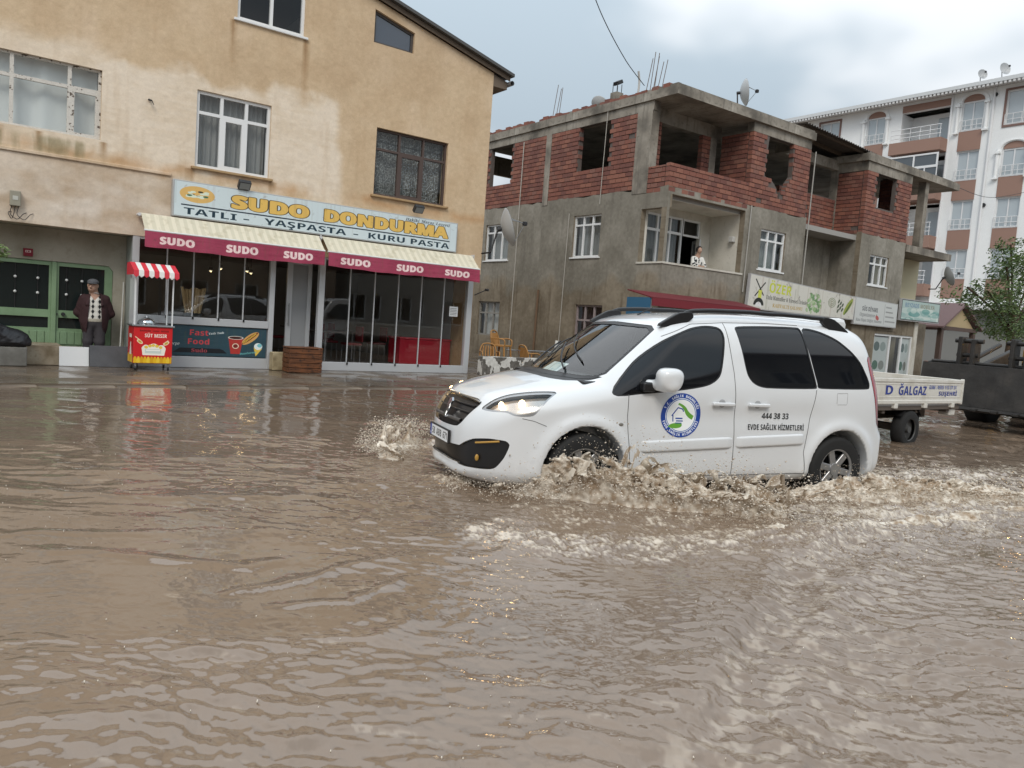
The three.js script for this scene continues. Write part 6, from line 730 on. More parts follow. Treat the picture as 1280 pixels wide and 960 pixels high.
dish([10.86, 3.64, -15.62], [0.86, 0.30, 0.42], 0.47, 'large grey satellite dish bracketed off the ochre building corner', [[-0.26, -0.6, -0.05], [-0.29, -0.62, -0.42]]);
{ const o = thing('security_camera', 'small white security camera on arm at the shop corner', 'camera', [10.42, 1.98, -15.98]); part('arm', rod([0, 0, 0], [0.22, 0.14, 0.15], 0.012), matDark, o); part('camera_body', tf(rb(-0.03, 0.03, -0.03, 0.03, -0.07, 0.07, 0.02), mTr(0.24, 0.15, 0.18)), matDark, o); }
// ---- low wall, railing, chairs beyond the shop
{
  const pw = M(0xffffff, { map: dtex(512, 256, (u, v) => { const n = fbm(u * 14, v * 5, 5, 3), k = fbm(u * 40, v * 14, 3, 9); const c = n > 0.50 ? [196, 194, 188] : mix3([112, 108, 102], [70, 66, 60], clamp((k - 0.3) * 2)); const g = (k - 0.5) * 40; return [c[0] + g, c[1] + g, c[2] + g]; }, { rep: [0.5, 1.2] }), roughness: 0.85, bumpMap: texBump, bumpScale: 0.008 });
  solo('low_wall', rb(10.52, 14.6, PAVE, 0.50, -15.78, -15.56, 0.015), pw, 'low wall with peeling white paint past the shop corner', 'wall');
  const o = thing('iron_railing', 'thin rusty iron railing behind the low peeling wall', 'railing', [0, 0, 0]); for (const y of [0.42, 0.62]) part('rail', rod([11.8, PAVE + y, -16.4], [16.5, PAVE + y, -16.4], 0.014), matSteel, o); for (let i = 0; i < 14; i++) part('baluster', rod([11.9 + i * 0.35, PAVE, -16.4], [11.9 + i * 0.35, PAVE + 0.62, -16.4], 0.008), matSteel, o);
  solo('white_post', rod([13.05, PAVE, -15.9], [13.09, 0.98, -15.9], 0.045, 0.04, 12), M([0.7, 0.7, 0.66], { roughness: 0.7 }), 'short white painted pipe post behind the low wall', 'post');
  const ym = M([0.36, 0.18, 0.05], { roughness: 0.45 });
  const chair = thing('plastic_chair', 'worn yellow plastic chair turned to the shop, behind the low wall', 'chair', [11.12, PAVE, -16.15], -0.4, 'yellow plastic chairs');
  const seat = tf(ex([[-0.22, -0.2], [0.22, -0.2], [0.24, 0.22], [-0.24, 0.22]], 0.03, [], 0.012), new THREE.Matrix4().makeRotationX(-Math.PI / 2)); seat.translate(0, 0.42, 0); part('seat', seat, ym, chair);
  const bars = []; for (let i = -2; i <= 2; i++) part('back_slat', tube([[i * 0.075, 0.45, -0.21], [i * 0.08, 0.62, -0.25], [i * 0.07, 0.80, -0.29]], 0.022, 8, 6), ym, chair);
  part('back_rim', tube([[-0.24, 0.44, -0.2], [-0.245, 0.65, -0.25], [-0.17, 0.83, -0.3], [0, 0.87, -0.31], [0.17, 0.83, -0.3], [0.245, 0.65, -0.25], [0.24, 0.44, -0.2]], 0.024, 28, 7), ym, chair);
  for (const sx of [-1, 1]) { part('armrest', tube([[sx * 0.25, 0.63, -0.23], [sx * 0.27, 0.645, 0.05], [sx * 0.25, 0.6, 0.2], [sx * 0.24, 0.43, 0.21]], 0.02, 14, 6), ym, chair); for (const sz of [-1, 1]) part('leg', rod([sx * 0.24, 0, sz * 0.22], [sx * 0.21, 0.43, sz * 0.18], 0.026, 0.03), ym, chair); }
  for (const [x, y, z, a, l] of [[11.62, PAVE + 0.34, -16.35, 0.5, 'yellow plastic chair raised above the others near the barred window'], [12.5, PAVE, -16.25, 1.5, 'yellow plastic chair standing sideways near the white post']]) { const c = chair.clone(); c.name = numbered('plastic_chair'); c.position.set(x, y, z); c.rotation.y = a; c.userData = { label: l, category: 'chair', group: 'yellow plastic chairs' }; scene.add(c); c.scale.setScalar(0.88); }
  chair.scale.setScalar(0.88);
  solo('bottle_crate', rb(11.34, 11.9, PAVE, PAVE + 0.335, -16.62, -16.1, 0.02), M([0.2, 0.02, 0.025], { roughness: 0.5 }), 'dark red plastic crate under the raised yellow chair', 'crate');
}
// ---- people
function personMesh(parts, lo, hi, cell) { return surfaceNets(parts, lo, hi, cell, 1); }
{ // man waiting in the entrance: grey cap, patterned jumper, maroon coat, hands behind his back
  const o = thing('person', 'man in grey flat cap, argyle jumper and open maroon coat standing in the entrance', 'person', [2.17, PAVE, -16.30], -0.12);
  const skin = M([0.42, 0.26, 0.19], { roughness: 0.6 }), coat = M([0.035, 0.012, 0.014], { roughness: 0.85 }), trou = M([0.05, 0.045, 0.05], { roughness: 0.9 }), capM = M([0.09, 0.095, 0.105], { roughness: 0.9 }), shoe = M([0.015, 0.013, 0.012], { roughness: 0.4 });
  const head = [-0.035, 1.475, 0.035];
  const body = (x, y, z) => { let d = ell(x, y, z, head, [0.078, 0.108, 0.095]); d = smin(d, ell(x, y, z, [head[0] - 0.02, 1.405, 0.065], [0.055, 0.05, 0.06]), 0.05); d = smin(d, capsule(x, y, z, [head[0] - 0.035, 1.475, 0.135], [head[0] - 0.04, 1.445, 0.15], 0.012, 0.018), 0.02); d = Math.max(d, -ell(x, y, z, [head[0] - 0.055, 1.482, 0.135], [0.018, 0.011, 0.015])); d = Math.max(d, -ell(x, y, z, [head[0] + 0.02, 1.482, 0.135], [0.018, 0.011, 0.015])); d = Math.max(d, -ell(x, y, z, [head[0] - 0.03, 1.405, 0.135], [0.028, 0.006, 0.02])); for (const s of [-1, 1]) d = smin(d, ell(x, y, z, [head[0] + s * 0.082, 1.47, 0.02], [0.014, 0.032, 0.022]), 0.012); d = smin(d, capsule(x, y, z, [-0.02, 1.36, 0.01], [0, 1.25, -0.01], 0.058, 0.07), 0.05);
    d = smin(d, ell(x, y, z, [0, 1.05, -0.01], [0.17, 0.25, 0.11]), 0.08); d = smin(d, ell(x, y, z, [0, 0.82, 0], [0.155, 0.14, 0.11]), 0.08); for (const s of [-1, 1]) { d = smin(d, capsule(x, y, z, [s * 0.09, 0.78, 0], [s * 0.1, 0.43, 0.01], 0.085, 0.06), 0.04); d = smin(d, capsule(x, y, z, [s * 0.1, 0.43, 0.01], [s * 0.105, 0.08, -0.01], 0.058, 0.042), 0.03); d = smin(d, capsule(x, y, z, [s * 0.105, 0.05, -0.03], [s * 0.115, 0.035, 0.11], 0.045, 0.036), 0.03); d = smin(d, capsule(x, y, z, [s * 0.17, 1.22, -0.02], [s * 0.26, 0.96, -0.07], 0.055, 0.045), 0.05); d = smin(d, capsule(x, y, z, [s * 0.26, 0.96, -0.07], [s * 0.10, 0.80, -0.17], 0.042, 0.032), 0.03); for (let f = 0; f < 4; f++) d = smin(d, capsule(x, y, z, [s * 0.08, 0.80 - f * 0.018, -0.175], [s * 0.0, 0.77 - f * 0.019, -0.185], 0.013, 0.009), 0.01); d = smin(d, capsule(x, y, z, [s * 0.09, 0.82, -0.165], [s * 0.04, 0.835, -0.16], 0.013, 0.010), 0.012); } return d; };
  part('body', surfaceNets(body, [-0.36, -0.02, -0.26], [0.36, 1.62, 0.24], 0.0125, 1), skin, o);
  const argyle = ctex(256, 512, (c, w, h) => { c.fillStyle = '#c9c7c0'; c.fillRect(0, 0, w, h); const dx = 64, dy = 92; for (let j = -1; j < 7; j++) for (let i = -1; i < 6; i++) { const x = i * dx + 32, y = j * dy + ((i & 1) ? 46 : 0); c.fillStyle = (i & 1) ? '#1c1d21' : '#d6d4cd'; c.beginPath(); c.moveTo(x, y - 46); c.lineTo(x + 32, y); c.lineTo(x, y + 46); c.lineTo(x - 32, y); c.fill(); } c.fillStyle = '#b9b4a6'; c.fillRect(0, h - 60, w, 60); }); argyle.wrapS = THREE.RepeatWrapping;
  const jump = surfaceNets((x, y, z) => Math.max(smin(ell(x, y, z, [0, 1.05, 0], [0.19, 0.30, 0.135]), ell(x, y, z, [0, 0.86, 0.01], [0.175, 0.15, 0.13]), 0.08), y - 1.30 + Math.max(0, 0.10 - Math.abs(x) * 1.2), 0.80 - y), [-0.26, 0.74, -0.2], [0.26, 1.36, 0.22], 0.013, 1); { const p = jump.attributes.position, uv = new Float32Array(p.count * 2); for (let i = 0; i < p.count; i++) { uv[i * 2] = p.getX(i) / 0.22 + 0.5; uv[i * 2 + 1] = (p.getY(i) - 0.80) / 0.52; } jump.setAttribute('uv', new THREE.BufferAttribute(uv, 2)); } part('jumper', jump, M(0xffffff, { map: argyle, roughness: 0.95 }), o);
  part('shirt_collar', [tf(new THREE.TorusGeometry(0.072, 0.016, 8, 20), mTr(-0.01, 1.315, 0.005).multiply(new THREE.Matrix4().makeRotationX(1.2)))], M([0.4, 0.36, 0.33]), o);
  const trousers = (x, y, z) => { let d = ell(x, y, z, [0, 0.80, 0], [0.175, 0.15, 0.13]); for (const s of [-1, 1]) { d = smin(d, capsule(x, y, z, [s * 0.09, 0.78, 0], [s * 0.1, 0.43, 0.01], 0.105, 0.085), 0.04); d = smin(d, capsule(x, y, z, [s * 0.1, 0.43, 0.01], [s * 0.105, 0.06, -0.005], 0.083, 0.072), 0.03); } d += (fbm(x * 14, y * 9, 3, 5) - 0.5) * 0.014; return Math.max(d, 0.045 - y, y - 0.88); }; part('trousers', surfaceNets(trousers, [-0.28, 0.0, -0.2], [0.28, 0.95, 0.2], 0.013, 1), trou, o);
  const coatF = (x, y, z) => { let d = smin(ell(x, y, z, [0, 1.07, -0.02], [0.225, 0.27, 0.165]), ell(x, y, z, [0, 0.76, -0.02], [0.225, 0.34, 0.175]), 0.15); for (const s of [-1, 1]) { d = smin(d, capsule(x, y, z, [s * 0.18, 1.23, -0.02], [s * 0.275, 0.96, -0.07], 0.078, 0.068), 0.05); d = smin(d, capsule(x, y, z, [s * 0.275, 0.96, -0.07], [s * 0.14, 0.81, -0.16], 0.064, 0.056), 0.04); d = smin(d, capsule(x, y, z, [s * 0.07, 1.30, 0.02], [s * 0.12, 1.12, 0.13], 0.035, 0.03), 0.03); } d += (fbm(x * 9, y * 6 + z * 5, 3, 15) - 0.5) * 0.02; d = Math.max(d, 0.56 - y, y - 1.36); const open = Math.max(Math.abs(x - 0.01) - (0.085 + (1.25 - y) * 0.07), 0.02 - z); d = Math.max(d, -open); const inn = smin(ell(x, y, z, [0, 1.07, -0.02], [0.20, 0.25, 0.142]), ell(x, y, z, [0, 0.7, -0.02], [0.2, 0.36, 0.15]), 0.15); return Math.max(d, -inn); }; part('coat', surfaceNets(coatF, [-0.4, 0.5, -0.28], [0.4, 1.42, 0.24], 0.013, 1), coat, o);
  part('cap', surfaceNets((x, y, z) => Math.min(Math.max(ell(x, y, z, [head[0], 1.535, 0.03], [0.098, 0.065, 0.115]), 1.515 - y + (z - 0.03) * 0.12), Math.max(ell(x, y, z, [head[0] - 0.01, 1.512, 0.11], [0.085, 0.016, 0.085]), -z)), [-0.2, 1.44, -0.14], [0.16, 1.64, 0.26], 0.008, 1), capM, o);
  for (const s of [-1, 1]) part('shoe', surfaceNets((x, y, z) => Math.max(smin(capsule(x, y, z, [s * 0.105, 0.055, -0.03], [s * 0.115, 0.045, 0.12], 0.056, 0.048), capsule(x, y, z, [s * 0.105, 0.1, -0.02], [s * 0.105, 0.06, -0.02], 0.05, 0.05), 0.03), 0.004 - y), [s * 0.11 - 0.1, -0.02, -0.12], [s * 0.11 + 0.1, 0.18, 0.22], 0.011, 1), shoe, o);
}
// ---- leafy branch reaching in at the left edge
function leafCloud(list, leafGeoSize, seed, sizeVar = 0.5) { // list of clumps [x,y,z,rx,ry,rz,n]
  const R = rng(seed), P = [], N = [], C = [], v = new THREE.Vector3(), q = new THREE.Quaternion(), eu = new THREE.Euler();
  for (const [cx, cy, cz, rx, ry, rz, n, hue = 0] of list) for (let i = 0; i < n; i++) {
    let a, b, c; do { a = R() * 2 - 1; b = R() * 2 - 1; c = R() * 2 - 1; } while (a * a + b * b + c * c > 1); const k = Math.pow(a * a + b * b + c * c, -0.12); const L = leafGeoSize * (1 - sizeVar / 2 + R() * sizeVar), w = L * 0.42; eu.set((R() - 0.5) * 2.2 - 0.3, R() * 6.28, (R() - 0.5) * 1.6); q.setFromEuler(eu);
    const pts = [[0, 0, -L / 2], [w / 2, 0.1 * L, 0], [0, 0, L / 2], [-w / 2, 0.1 * L, 0]].map((p) => v.set(...p).applyQuaternion(q).toArray()); const o = [cx + a * rx * k, cy + b * ry * k, cz + c * rz * k];
    const e1 = new THREE.Vector3(...pts[1]).sub(new THREE.Vector3(...pts[0])), e2 = new THREE.Vector3(...pts[2]).sub(new THREE.Vector3(...pts[0])), nn = e1.cross(e2).normalize(); const t = R(), col = mix3([0.05, 0.095, 0.03], [0.17, 0.25, 0.075], clamp(t + hue));
    for (const [i0, i1, i2] of [[0, 1, 2], [0, 2, 3]]) for (const id of [i0, i1, i2]) { P.push(o[0] + pts[id][0], o[1] + pts[id][1], o[2] + pts[id][2]); N.push(nn.x, nn.y, nn.z); C.push(...col); }
  }
  const g = new THREE.BufferGeometry(); g.setAttribute('position', new THREE.Float32BufferAttribute(P, 3)); g.computeVertexNormals(); g.setAttribute('color', new THREE.Float32BufferAttribute(C, 3)); g.setAttribute('uv', new THREE.Float32BufferAttribute(new Float32Array(P.length / 3 * 2), 2)); return g;
}
const matLeaf = M(0xffffff, { vertexColors: true, roughness: 0.6, transmission: 0.25, thickness: 0 }), matBark = M(0xffffff, { map: speckTex(0x5a4a3c, 0x3a2f27, 0x6d5c4c, 201, 1.5, 1), roughness: 0.9, bumpMap: texBump, bumpScale: 0.01 });
{
  const o = thing('street_tree', 'young street tree with bright green leaves by the green entrance', 'tree', [-0.55, PAVE, -14.6]);
  part('trunk', [rod([0, 0, 0], [0.05, 1.5, 0], 0.06, 0.04), rod([0.05, 1.5, 0], [-0.1, 2.3, 0.1], 0.04, 0.015)], matBark, o); for (const e of [[1.1, 1.85, 0.1], [-0.8, 2.1, 0.2], [0.3, 2.7, -0.3]]) part('branch', tube([[0.05, 1.4, 0], [e[0] * 0.5, (1.4 + e[1]) / 2 + 0.1, e[2] * 0.5], e], 0.014, 10, 6), matBark, o);
  part('crown', leafCloud([[1.05, 1.86, 0.1, 0.24, 0.17, 0.25, 230, 0.45], [0.65, 1.95, 0, 0.3, 0.2, 0.3, 200, 0.3], [0, 2.3, 0, 0.8, 0.5, 0.7, 1200], [-0.7, 2.1, 0.2, 0.5, 0.35, 0.5, 500]], 0.085, 77), matLeaf, o);
}
// ------------------------------------------------------------------ white pickup with drop sides, partly behind the van
{
  const o = thing('pickup_truck', 'white drop side pickup truck with blue lettering behind the van', 'truck', [11.88, -0.11, -6.6]);
  const white = M(0xffffff, { map: speckTex(0xd6d3ca, 0xb9b3a4, 0xdedbd3, 501, 0.8, 0.6), roughness: 0.4, clearcoat: 0.4 }), cabM = M([0.72, 0.73, 0.73], { roughness: 0.3, clearcoat: 0.8 }), rust = M([0.12, 0.10, 0.085], { roughness: 0.9 });
  const zs = 0.85, y0 = 0.70, y1 = 1.09, xr = 1.52, xf = -2.0;
  const side = (z, n) => { const s = part('side_board', bx(xf, xr, y0, y1, z - 0.014, z + 0.014), white, o); for (const y of [y0 + 0.035, y1 - 0.03]) part('edge_rail', rb(xf, xr, y - 0.03, y + 0.03, z - 0.026, z + 0.026, 0.012), white, s); for (const x of [xr - 0.025]) part('corner_rail', rb(x - 0.025, x + 0.028, y0 - 0.01, y1 + 0.012, z - 0.024, z + 0.024, 0.01), white, s); part('pressed_rib', [rb(xf + 0.1, xr - 0.1, y0 + 0.1, y0 + 0.115, z - 0.018, z + 0.018, 0.003), rb(xf + 0.1, xr - 0.1, y1 - 0.095, y1 - 0.08, z - 0.018, z + 0.018, 0.003)], white, s); for (const x of [-1.5, -0.6, 0.3, 1.2]) part('hinge', rb(x - 0.05, x + 0.05, y0 - 0.06, y0 + 0.01, z - 0.03, z + 0.03, 0.008), white, s); return s; };
  side(zs); side(-zs); part('tail_board', rb(xr - 0.03, xr, y0, y1, -zs + 0.03, zs - 0.03, 0.01), white, o); part('bed_floor', bx(xf, xr, y0 - 0.09, y0 - 0.03, -zs + 0.02, zs - 0.02), rust, o);
  const t = ctex(1024, 160, (c, w, h) => { c.clearRect(0, 0, w, h); c.fillStyle = '#273a8c'; c.font = 'bold 112px sans-serif'; c.fillText('D', 300, 112); c.fillText('ĞALGAZ', 420, 116, 260); c.fillStyle = '#6472ad'; c.font = 'bold 46px sans-serif'; c.fillText('GSM : 0535 113 37 31', 700, 60, 280); c.fillStyle = '#2c3f92'; c.font = 'bold 56px sans-serif'; c.fillText('SUŞEHRİ', 800, 122, 190); });
  part('lettering', panelXY(-1.95, 1.42, y0 + 0.07, y1 - 0.055, zs + 0.019), M(0xffffff, { map: t, alphaTest: 0.4, roughness: 0.5 }), o);
  part('chassis', [bx(-3.4, 1.3, 0.42, 0.56, -0.4, -0.3), bx(-3.4, 1.3, 0.42, 0.56, 0.3, 0.4), bx(-0.1, 0.1, 0.26, 0.36, -0.6, 0.6), ...[-1.7, -0.8, 0.2, 1.2].map((x) => bx(x - 0.04, x + 0.04, 0.56, 0.61, -0.8, 0.8))], rust, o);
  for (const s of [-1, 1]) { part('mud_flap', bx(0.42, 0.435, 0.28, 0.62, s * 0.55 - 0.18, s * 0.55 + 0.18), matBlack, o); part('rear_lamp', rb(1.25, 1.45, 0.50, 0.63, s * 0.72 - 0.09, s * 0.72 + 0.09, 0.02), M([0.62, 0.60, 0.55], { roughness: 0.4 }), o); part('mudguard', tf(new THREE.CylinderGeometry(0.37, 0.37, 0.3, 20, 1, true, -0.9, 1.8), mTr(0, 0.28, s * 0.68).multiply(new THREE.Matrix4().makeRotationX(Math.PI / 2)).multiply(mRotY(Math.PI))), matBlack, o); }
  const tyre = M([0.015, 0.015, 0.015], { roughness: 0.85 }), rim = M([0.10, 0.10, 0.098], { roughness: 0.5, metalness: 0.4 });
  for (const [x, z] of [[0, 0.74], [0, -0.74], [-2.55, 0.74], [-2.55, -0.74]]) { const w = new THREE.Group(); w.name = 'wheel'; w.position.set(x, 0.30, z); if (z < 0) w.rotation.y = Math.PI; o.add(w); part('tyre', tf(new THREE.LatheGeometry([[0.17, -0.09], [0.25, -0.095], [0.29, -0.075], [0.30, 0], [0.29, 0.075], [0.25, 0.095], [0.17, 0.09]].map((q) => new THREE.Vector2(...q)), 32), new THREE.Matrix4().makeRotationX(Math.PI / 2)), tyre, w); part('rim', [new THREE.TorusGeometry(0.172, 0.012, 8, 30).translate(0, 0, 0.075), new THREE.CylinderGeometry(0.17, 0.12, 0.05, 28).rotateX(Math.PI / 2).translate(0, 0, 0.0), new THREE.CylinderGeometry(0.05, 0.06, 0.09, 16).rotateX(Math.PI / 2).translate(0, 0, 0.03)].map(norm), rim, w); }
  const cabP = smoothPoly([[-3.78, 0.34], [-3.8, 0.62], [-3.72, 0.86], [-3.45, 0.98], [-3.22, 1.06], [-2.98, 1.44], [-2.80, 1.72], [-2.62, 1.80], [-2.2, 1.82], [-2.06, 1.78], [-2.04, 1.0], [-2.05, 0.34], [-2.9, 0.30]], 3, 0.25);
  const cab = part('cab', tf(ex(cabP, 1.5, [], 0.05), mTr(0, 0, -0.75)), cabM, o); const glass = M([0.02, 0.025, 0.03], { roughness: 0.06 });
  for (const s of [-1, 1]) { part('side_window', tf(ex([[-3.02, 1.16], [-2.80, 1.52], [-2.62, 1.68], [-2.16, 1.69], [-2.14, 1.16]], 0.006), mTr(0, 0, s * 0.803 - 0.003)), glass, cab); part('headlight', rb(-3.82, -3.72, 0.66, 0.80, s * 0.55 - 0.13, s * 0.55 + 0.13, 0.03), M([0.6, 0.62, 0.62], { roughness: 0.15 }), cab); part('door_seam', tf(ex([[-3.06, 0.5], [-2.12, 0.5], [-2.12, 1.12], [-3.06, 1.12]], 0.004, [[[-3.05, 0.51], [-2.13, 0.51], [-2.13, 1.11], [-3.05, 1.11]]]), mTr(0, 0, s * 0.803)), matDark, cab); part('wing_mirror', rb(-3.0, -2.92, 1.18, 1.38, s * 0.95 - 0.05, s * 0.95 + 0.05, 0.02), matBlack, cab); part('wheel_arch', tf(new THREE.CylinderGeometry(0.36, 0.36, 0.02, 24), mTr(-2.55, 0.34, s * 0.802).multiply(new THREE.Matrix4().makeRotationX(Math.PI / 2))), matBlack, cab); }
  part('windscreen', tf(bx(-0.37, 0.37, -0.004, 0.004, -0.66, 0.66), mTr(-3.06, 1.42, 0).multiply(new THREE.Matrix4().makeRotationZ(1.02))), glass, cab); part('front_bumper', rb(-3.88, -3.72, 0.34, 0.52, -0.78, 0.78, 0.04), matBlack, cab); part('ladder_rack', [rod([-1.95, 1.08, 0.78], [-1.95, 1.72, 0.78], 0.02), rod([-1.95, 1.08, -0.78], [-1.95, 1.72, -0.78], 0.02), rod([-1.95, 1.72, -0.78], [-1.95, 1.72, 0.78], 0.02)], matSteel, o);
}
// ------------------------------------------------------------------ wheel loader at the right edge, bucket towards the crossing
{
  const o = thing('wheel_loader', 'dark muddy wheel loader with wide bucket behind the pickup', 'loader', [16.2, -0.11, -6.35]);
  const mud = M(0xffffff, { map: speckTex(0x2c2a28, 0x1d1b1a, 0x3a3632, 611, 0.6, 1, 0.5), roughness: 0.6, bumpMap: texBump, bumpScale: 0.01 }), yel = M([0.30, 0.17, 0.03], { roughness: 0.6 });
  const sec = [[0.0, 0.42], [-0.12, 0.46], [0.0, 0.50], [0.42, 0.52], [0.62, 0.66], [0.66, 0.9], [0.56, 1.16], [0.40, 1.32], [0.44, 1.34], [0.61, 1.18], [0.72, 0.9], [0.66, 0.60], [0.46, 0.44]];
  const rev = sec.map(([x, y]) => [x, y]); const bucket = part('bucket', tf(ex(rev, 2.7), mTr(-0.3, 0, -1.35)), mud, o);
  for (const z of [-1.37, 1.35]) part('bucket_side', tf(ex([[-0.05, 0.44], [0.46, 0.44], [0.68, 0.62], [0.72, 0.9], [0.6, 1.18], [0.42, 1.33], [0.25, 1.2]], 0.025), mTr(-0.3, 0, z)), mud, bucket);
  part('bucket_rail', rod([0.12, 1.34, -1.3], [0.12, 1.34, 1.3], 0.035), mud, bucket); for (let i = 0; i < 8; i++) part('bucket_tooth', rb(-0.5, -0.28, 0.44, 0.49, -1.3 + i * 0.36, -1.2 + i * 0.36, 0.01), mud, bucket);
  part('front_plate', tf(rb(-0.012, 0.012, 0, 0.82, -1.34, 1.34, 0.008), mTr(-0.26, 0.50, 0).multiply(new THREE.Matrix4().makeRotationZ(-0.12))), mud, bucket);
  for (const z of [-0.62, 0.32]) { part('bracket', [rb(-0.02, 0.28, 1.30, 1.86, z - 0.16, z - 0.08, 0.02), rb(-0.02, 0.28, 1.30, 1.82, z + 0.08, z + 0.16, 0.02), rod([0.12, 1.78, z - 0.26], [0.12, 1.78, z + 0.26], 0.045), rod([0.1, 1.5, z - 0.2], [0.1, 1.5, z + 0.2], 0.04)], mud, o); part('lift_arm', [tf(rb(0, 1.9, -0.11, 0.11, -0.06, 0.06, 0.03), mTr(0.3, 1.1, z).multiply(new THREE.Matrix4().makeRotationZ(0.25))), rod([0.3, 1.4, z], [1.5, 1.75, z], 0.05)], mud, o); }
  part('bonnet', rb(2.6, 4.6, 1.0, 1.75, -0.6, 0.75, 0.08), yel, o); part('cab', rb(3.4, 4.9, 1.6, 3.0, -0.55, 0.85, 0.08), M([0.05, 0.06, 0.065], { roughness: 0.15 }), o); part('chassis', rb(0.9, 4.9, 0.55, 1.0, -0.5, 0.5, 0.05), mud, o);
  for (const x of [1.9, 4.2]) for (const z of [-0.95, 0.95]) { const w = new THREE.Group(); w.name = 'wheel'; w.position.set(x, 0.62, z); o.add(w); part('tyre', tf(new THREE.LatheGeometry([[0.3, -0.22], [0.52, -0.22], [0.6, -0.16], [0.62, 0], [0.6, 0.16], [0.52, 0.22], [0.3, 0.22]].map((q) => new THREE.Vector2(...q)), 28), new THREE.Matrix4().makeRotationX(Math.PI / 2)), M([0.02, 0.02, 0.02], { roughness: 0.9 }), w); part('rim', tf(new THREE.CylinderGeometry(0.31, 0.31, 0.3, 24), new THREE.Matrix4().makeRotationX(Math.PI / 2)), yel, w); }
  const lamp = new THREE.Group(); lamp.name = 'work_lamp'; o.add(lamp); part('housing', rb(2.3, 2.45, 1.80, 2.0, 0.02, 0.24, 0.03), matDark, lamp); part('lamp_glass', tf(new THREE.SphereGeometry(0.075, 16, 10), mTr(2.29, 1.9, 0.13).multiply(new THREE.Matrix4().makeScale(0.4, 1, 1))), M([0.9, 0.8, 0.6], { emissive: new THREE.Color(1, 0.75, 0.42), emissiveIntensity: 5 }), lamp); const l = new THREE.PointLight(0xffc98a, 0.5); l.position.set(2.18, 1.9, 0.13); l.castShadow = true; lamp.add(l); part('lamp_stalk', rod([2.4, 1.9, 0.13], [2.7, 1.6, 0.13], 0.03), matDark, lamp);
}
{ // broad leaved tree behind the loader
  const o = thing('broadleaf_tree', 'dark green leafy tree standing behind the loader', 'tree', [30.2, 0, -11.6]);
  part('trunk', [rod([0, -0.05, 0], [0.1, 1.9, 0], 0.17, 0.13, 10), rod([0.1, 1.9, 0], [-0.2, 3.2, 0.1], 0.13, 0.08, 9)], matBark, o);
  const tips = [[-2.6, 3.5, 0.2], [-1.7, 4.4, 0.3], [-0.6, 5.3, -0.1], [0.9, 5.0, 0.4], [2.2, 4.2, 0], [-1.8, 2.5, 0.6], [1.5, 3.0, -0.5], [-3.2, 3.6, -0.2]]; for (const e of tips) part('branch', tube([[0, 2.1, 0], [e[0] * 0.45, 2.1 + (e[1] - 2.1) * 0.6, e[2] * 0.4], e], 0.035, 12, 6), matBark, o);
  const R = rng(31), cl = []; for (const e of tips) for (let k = 0; k < 5; k++) { const t = 0.45 + 0.6 * R(); cl.push([e[0] * t + (R() - 0.5) * 0.7, 2.1 + (e[1] - 2.1) * t + (R() - 0.5) * 0.7, e[2] * t + (R() - 0.5) * 1.4, 0.34 + R() * 0.3, 0.24 + R() * 0.22, 0.34 + R() * 0.3, 120]); } cl.push([0.2, 2.6, 0, 1.3, 0.6, 1.0, 450], [-1.2, 2.9, 0.3, 0.8, 0.5, 0.8, 220], [0.3, 3.8, 0, 1.2, 0.8, 1.0, 420]);
  part('crown', leafCloud(cl, 0.16, 55), matLeaf, o);
}
// ------------------------------------------------------------------ buildings on the near side of the street, seen mirrored in shop glass and van windows
{
  const mk = (x, w, h, col, label) => { const o = thing('opposite_building', label, 'building', [x, 0, 11.5], Math.PI); const wall = M(0xffffff, { map: speckTex(col[0], col[1], col[2], 900 + x, 0.25, 0.9), roughness: 0.85 }); const hs = [], fl = Math.round(h / 3); for (let f = 0; f < fl; f++) for (let k = 0; k < Math.floor(w / 3); k++) hs.push([-w / 2 + 0.9 + k * 3, -w / 2 + 2.3 + k * 3, f * 3 + 0.9, f * 3 + 2.4]);
    part('front_wall', tf(ex(rectPts(-w / 2, w / 2, 0, h), 0.25, hs.map((q) => rectPts(...q))), mTr(0, 0, -0.25)), wall, o); part('back_wall', [bx(-w / 2, w / 2, 0, h, -9.2, -9), bx(-w / 2, -w / 2 + 0.2, 0, h, -9, -0.26), bx(w / 2 - 0.2, w / 2, 0, h, -9, -0.26)], wall, o); part('roof', bx(-w / 2 - 0.3, w / 2 + 0.3, h + 0.002, h + 0.2, -9.4, 0.4), M([0.2, 0.15, 0.13]), o); for (let f = 1; f < fl; f++) part('floor_slab', bx(-w / 2 + 0.2, w / 2 - 0.2, f * 3 - 0.1, f * 3 + 0.1, -9, -0.26), matInterior, o);
    for (const q of hs) windowXY(o, ...q, -0.08, [[q[0] + 0.06, (q[0] + q[1]) / 2 - 0.03, q[2] + 0.06, q[3] - 0.06], [(q[0] + q[1]) / 2 + 0.03, q[1] - 0.06, q[2] + 0.06, q[3] - 0.06]]); };
  mk(-9, 15, 9, [0x8a7f70, 0x6d6356, 0x9b9080], 'grey brown three storey house on the near side of the street'); mk(7.2, 14, 6, [0x7d6a58, 0x5f5041, 0x8f7c69], 'brown two storey house facing the ice cream shop'); mk(22.5, 15, 9, [0x8f8b84, 0x75716a, 0xa09c95], 'light grey three storey house facing the brick building');
}
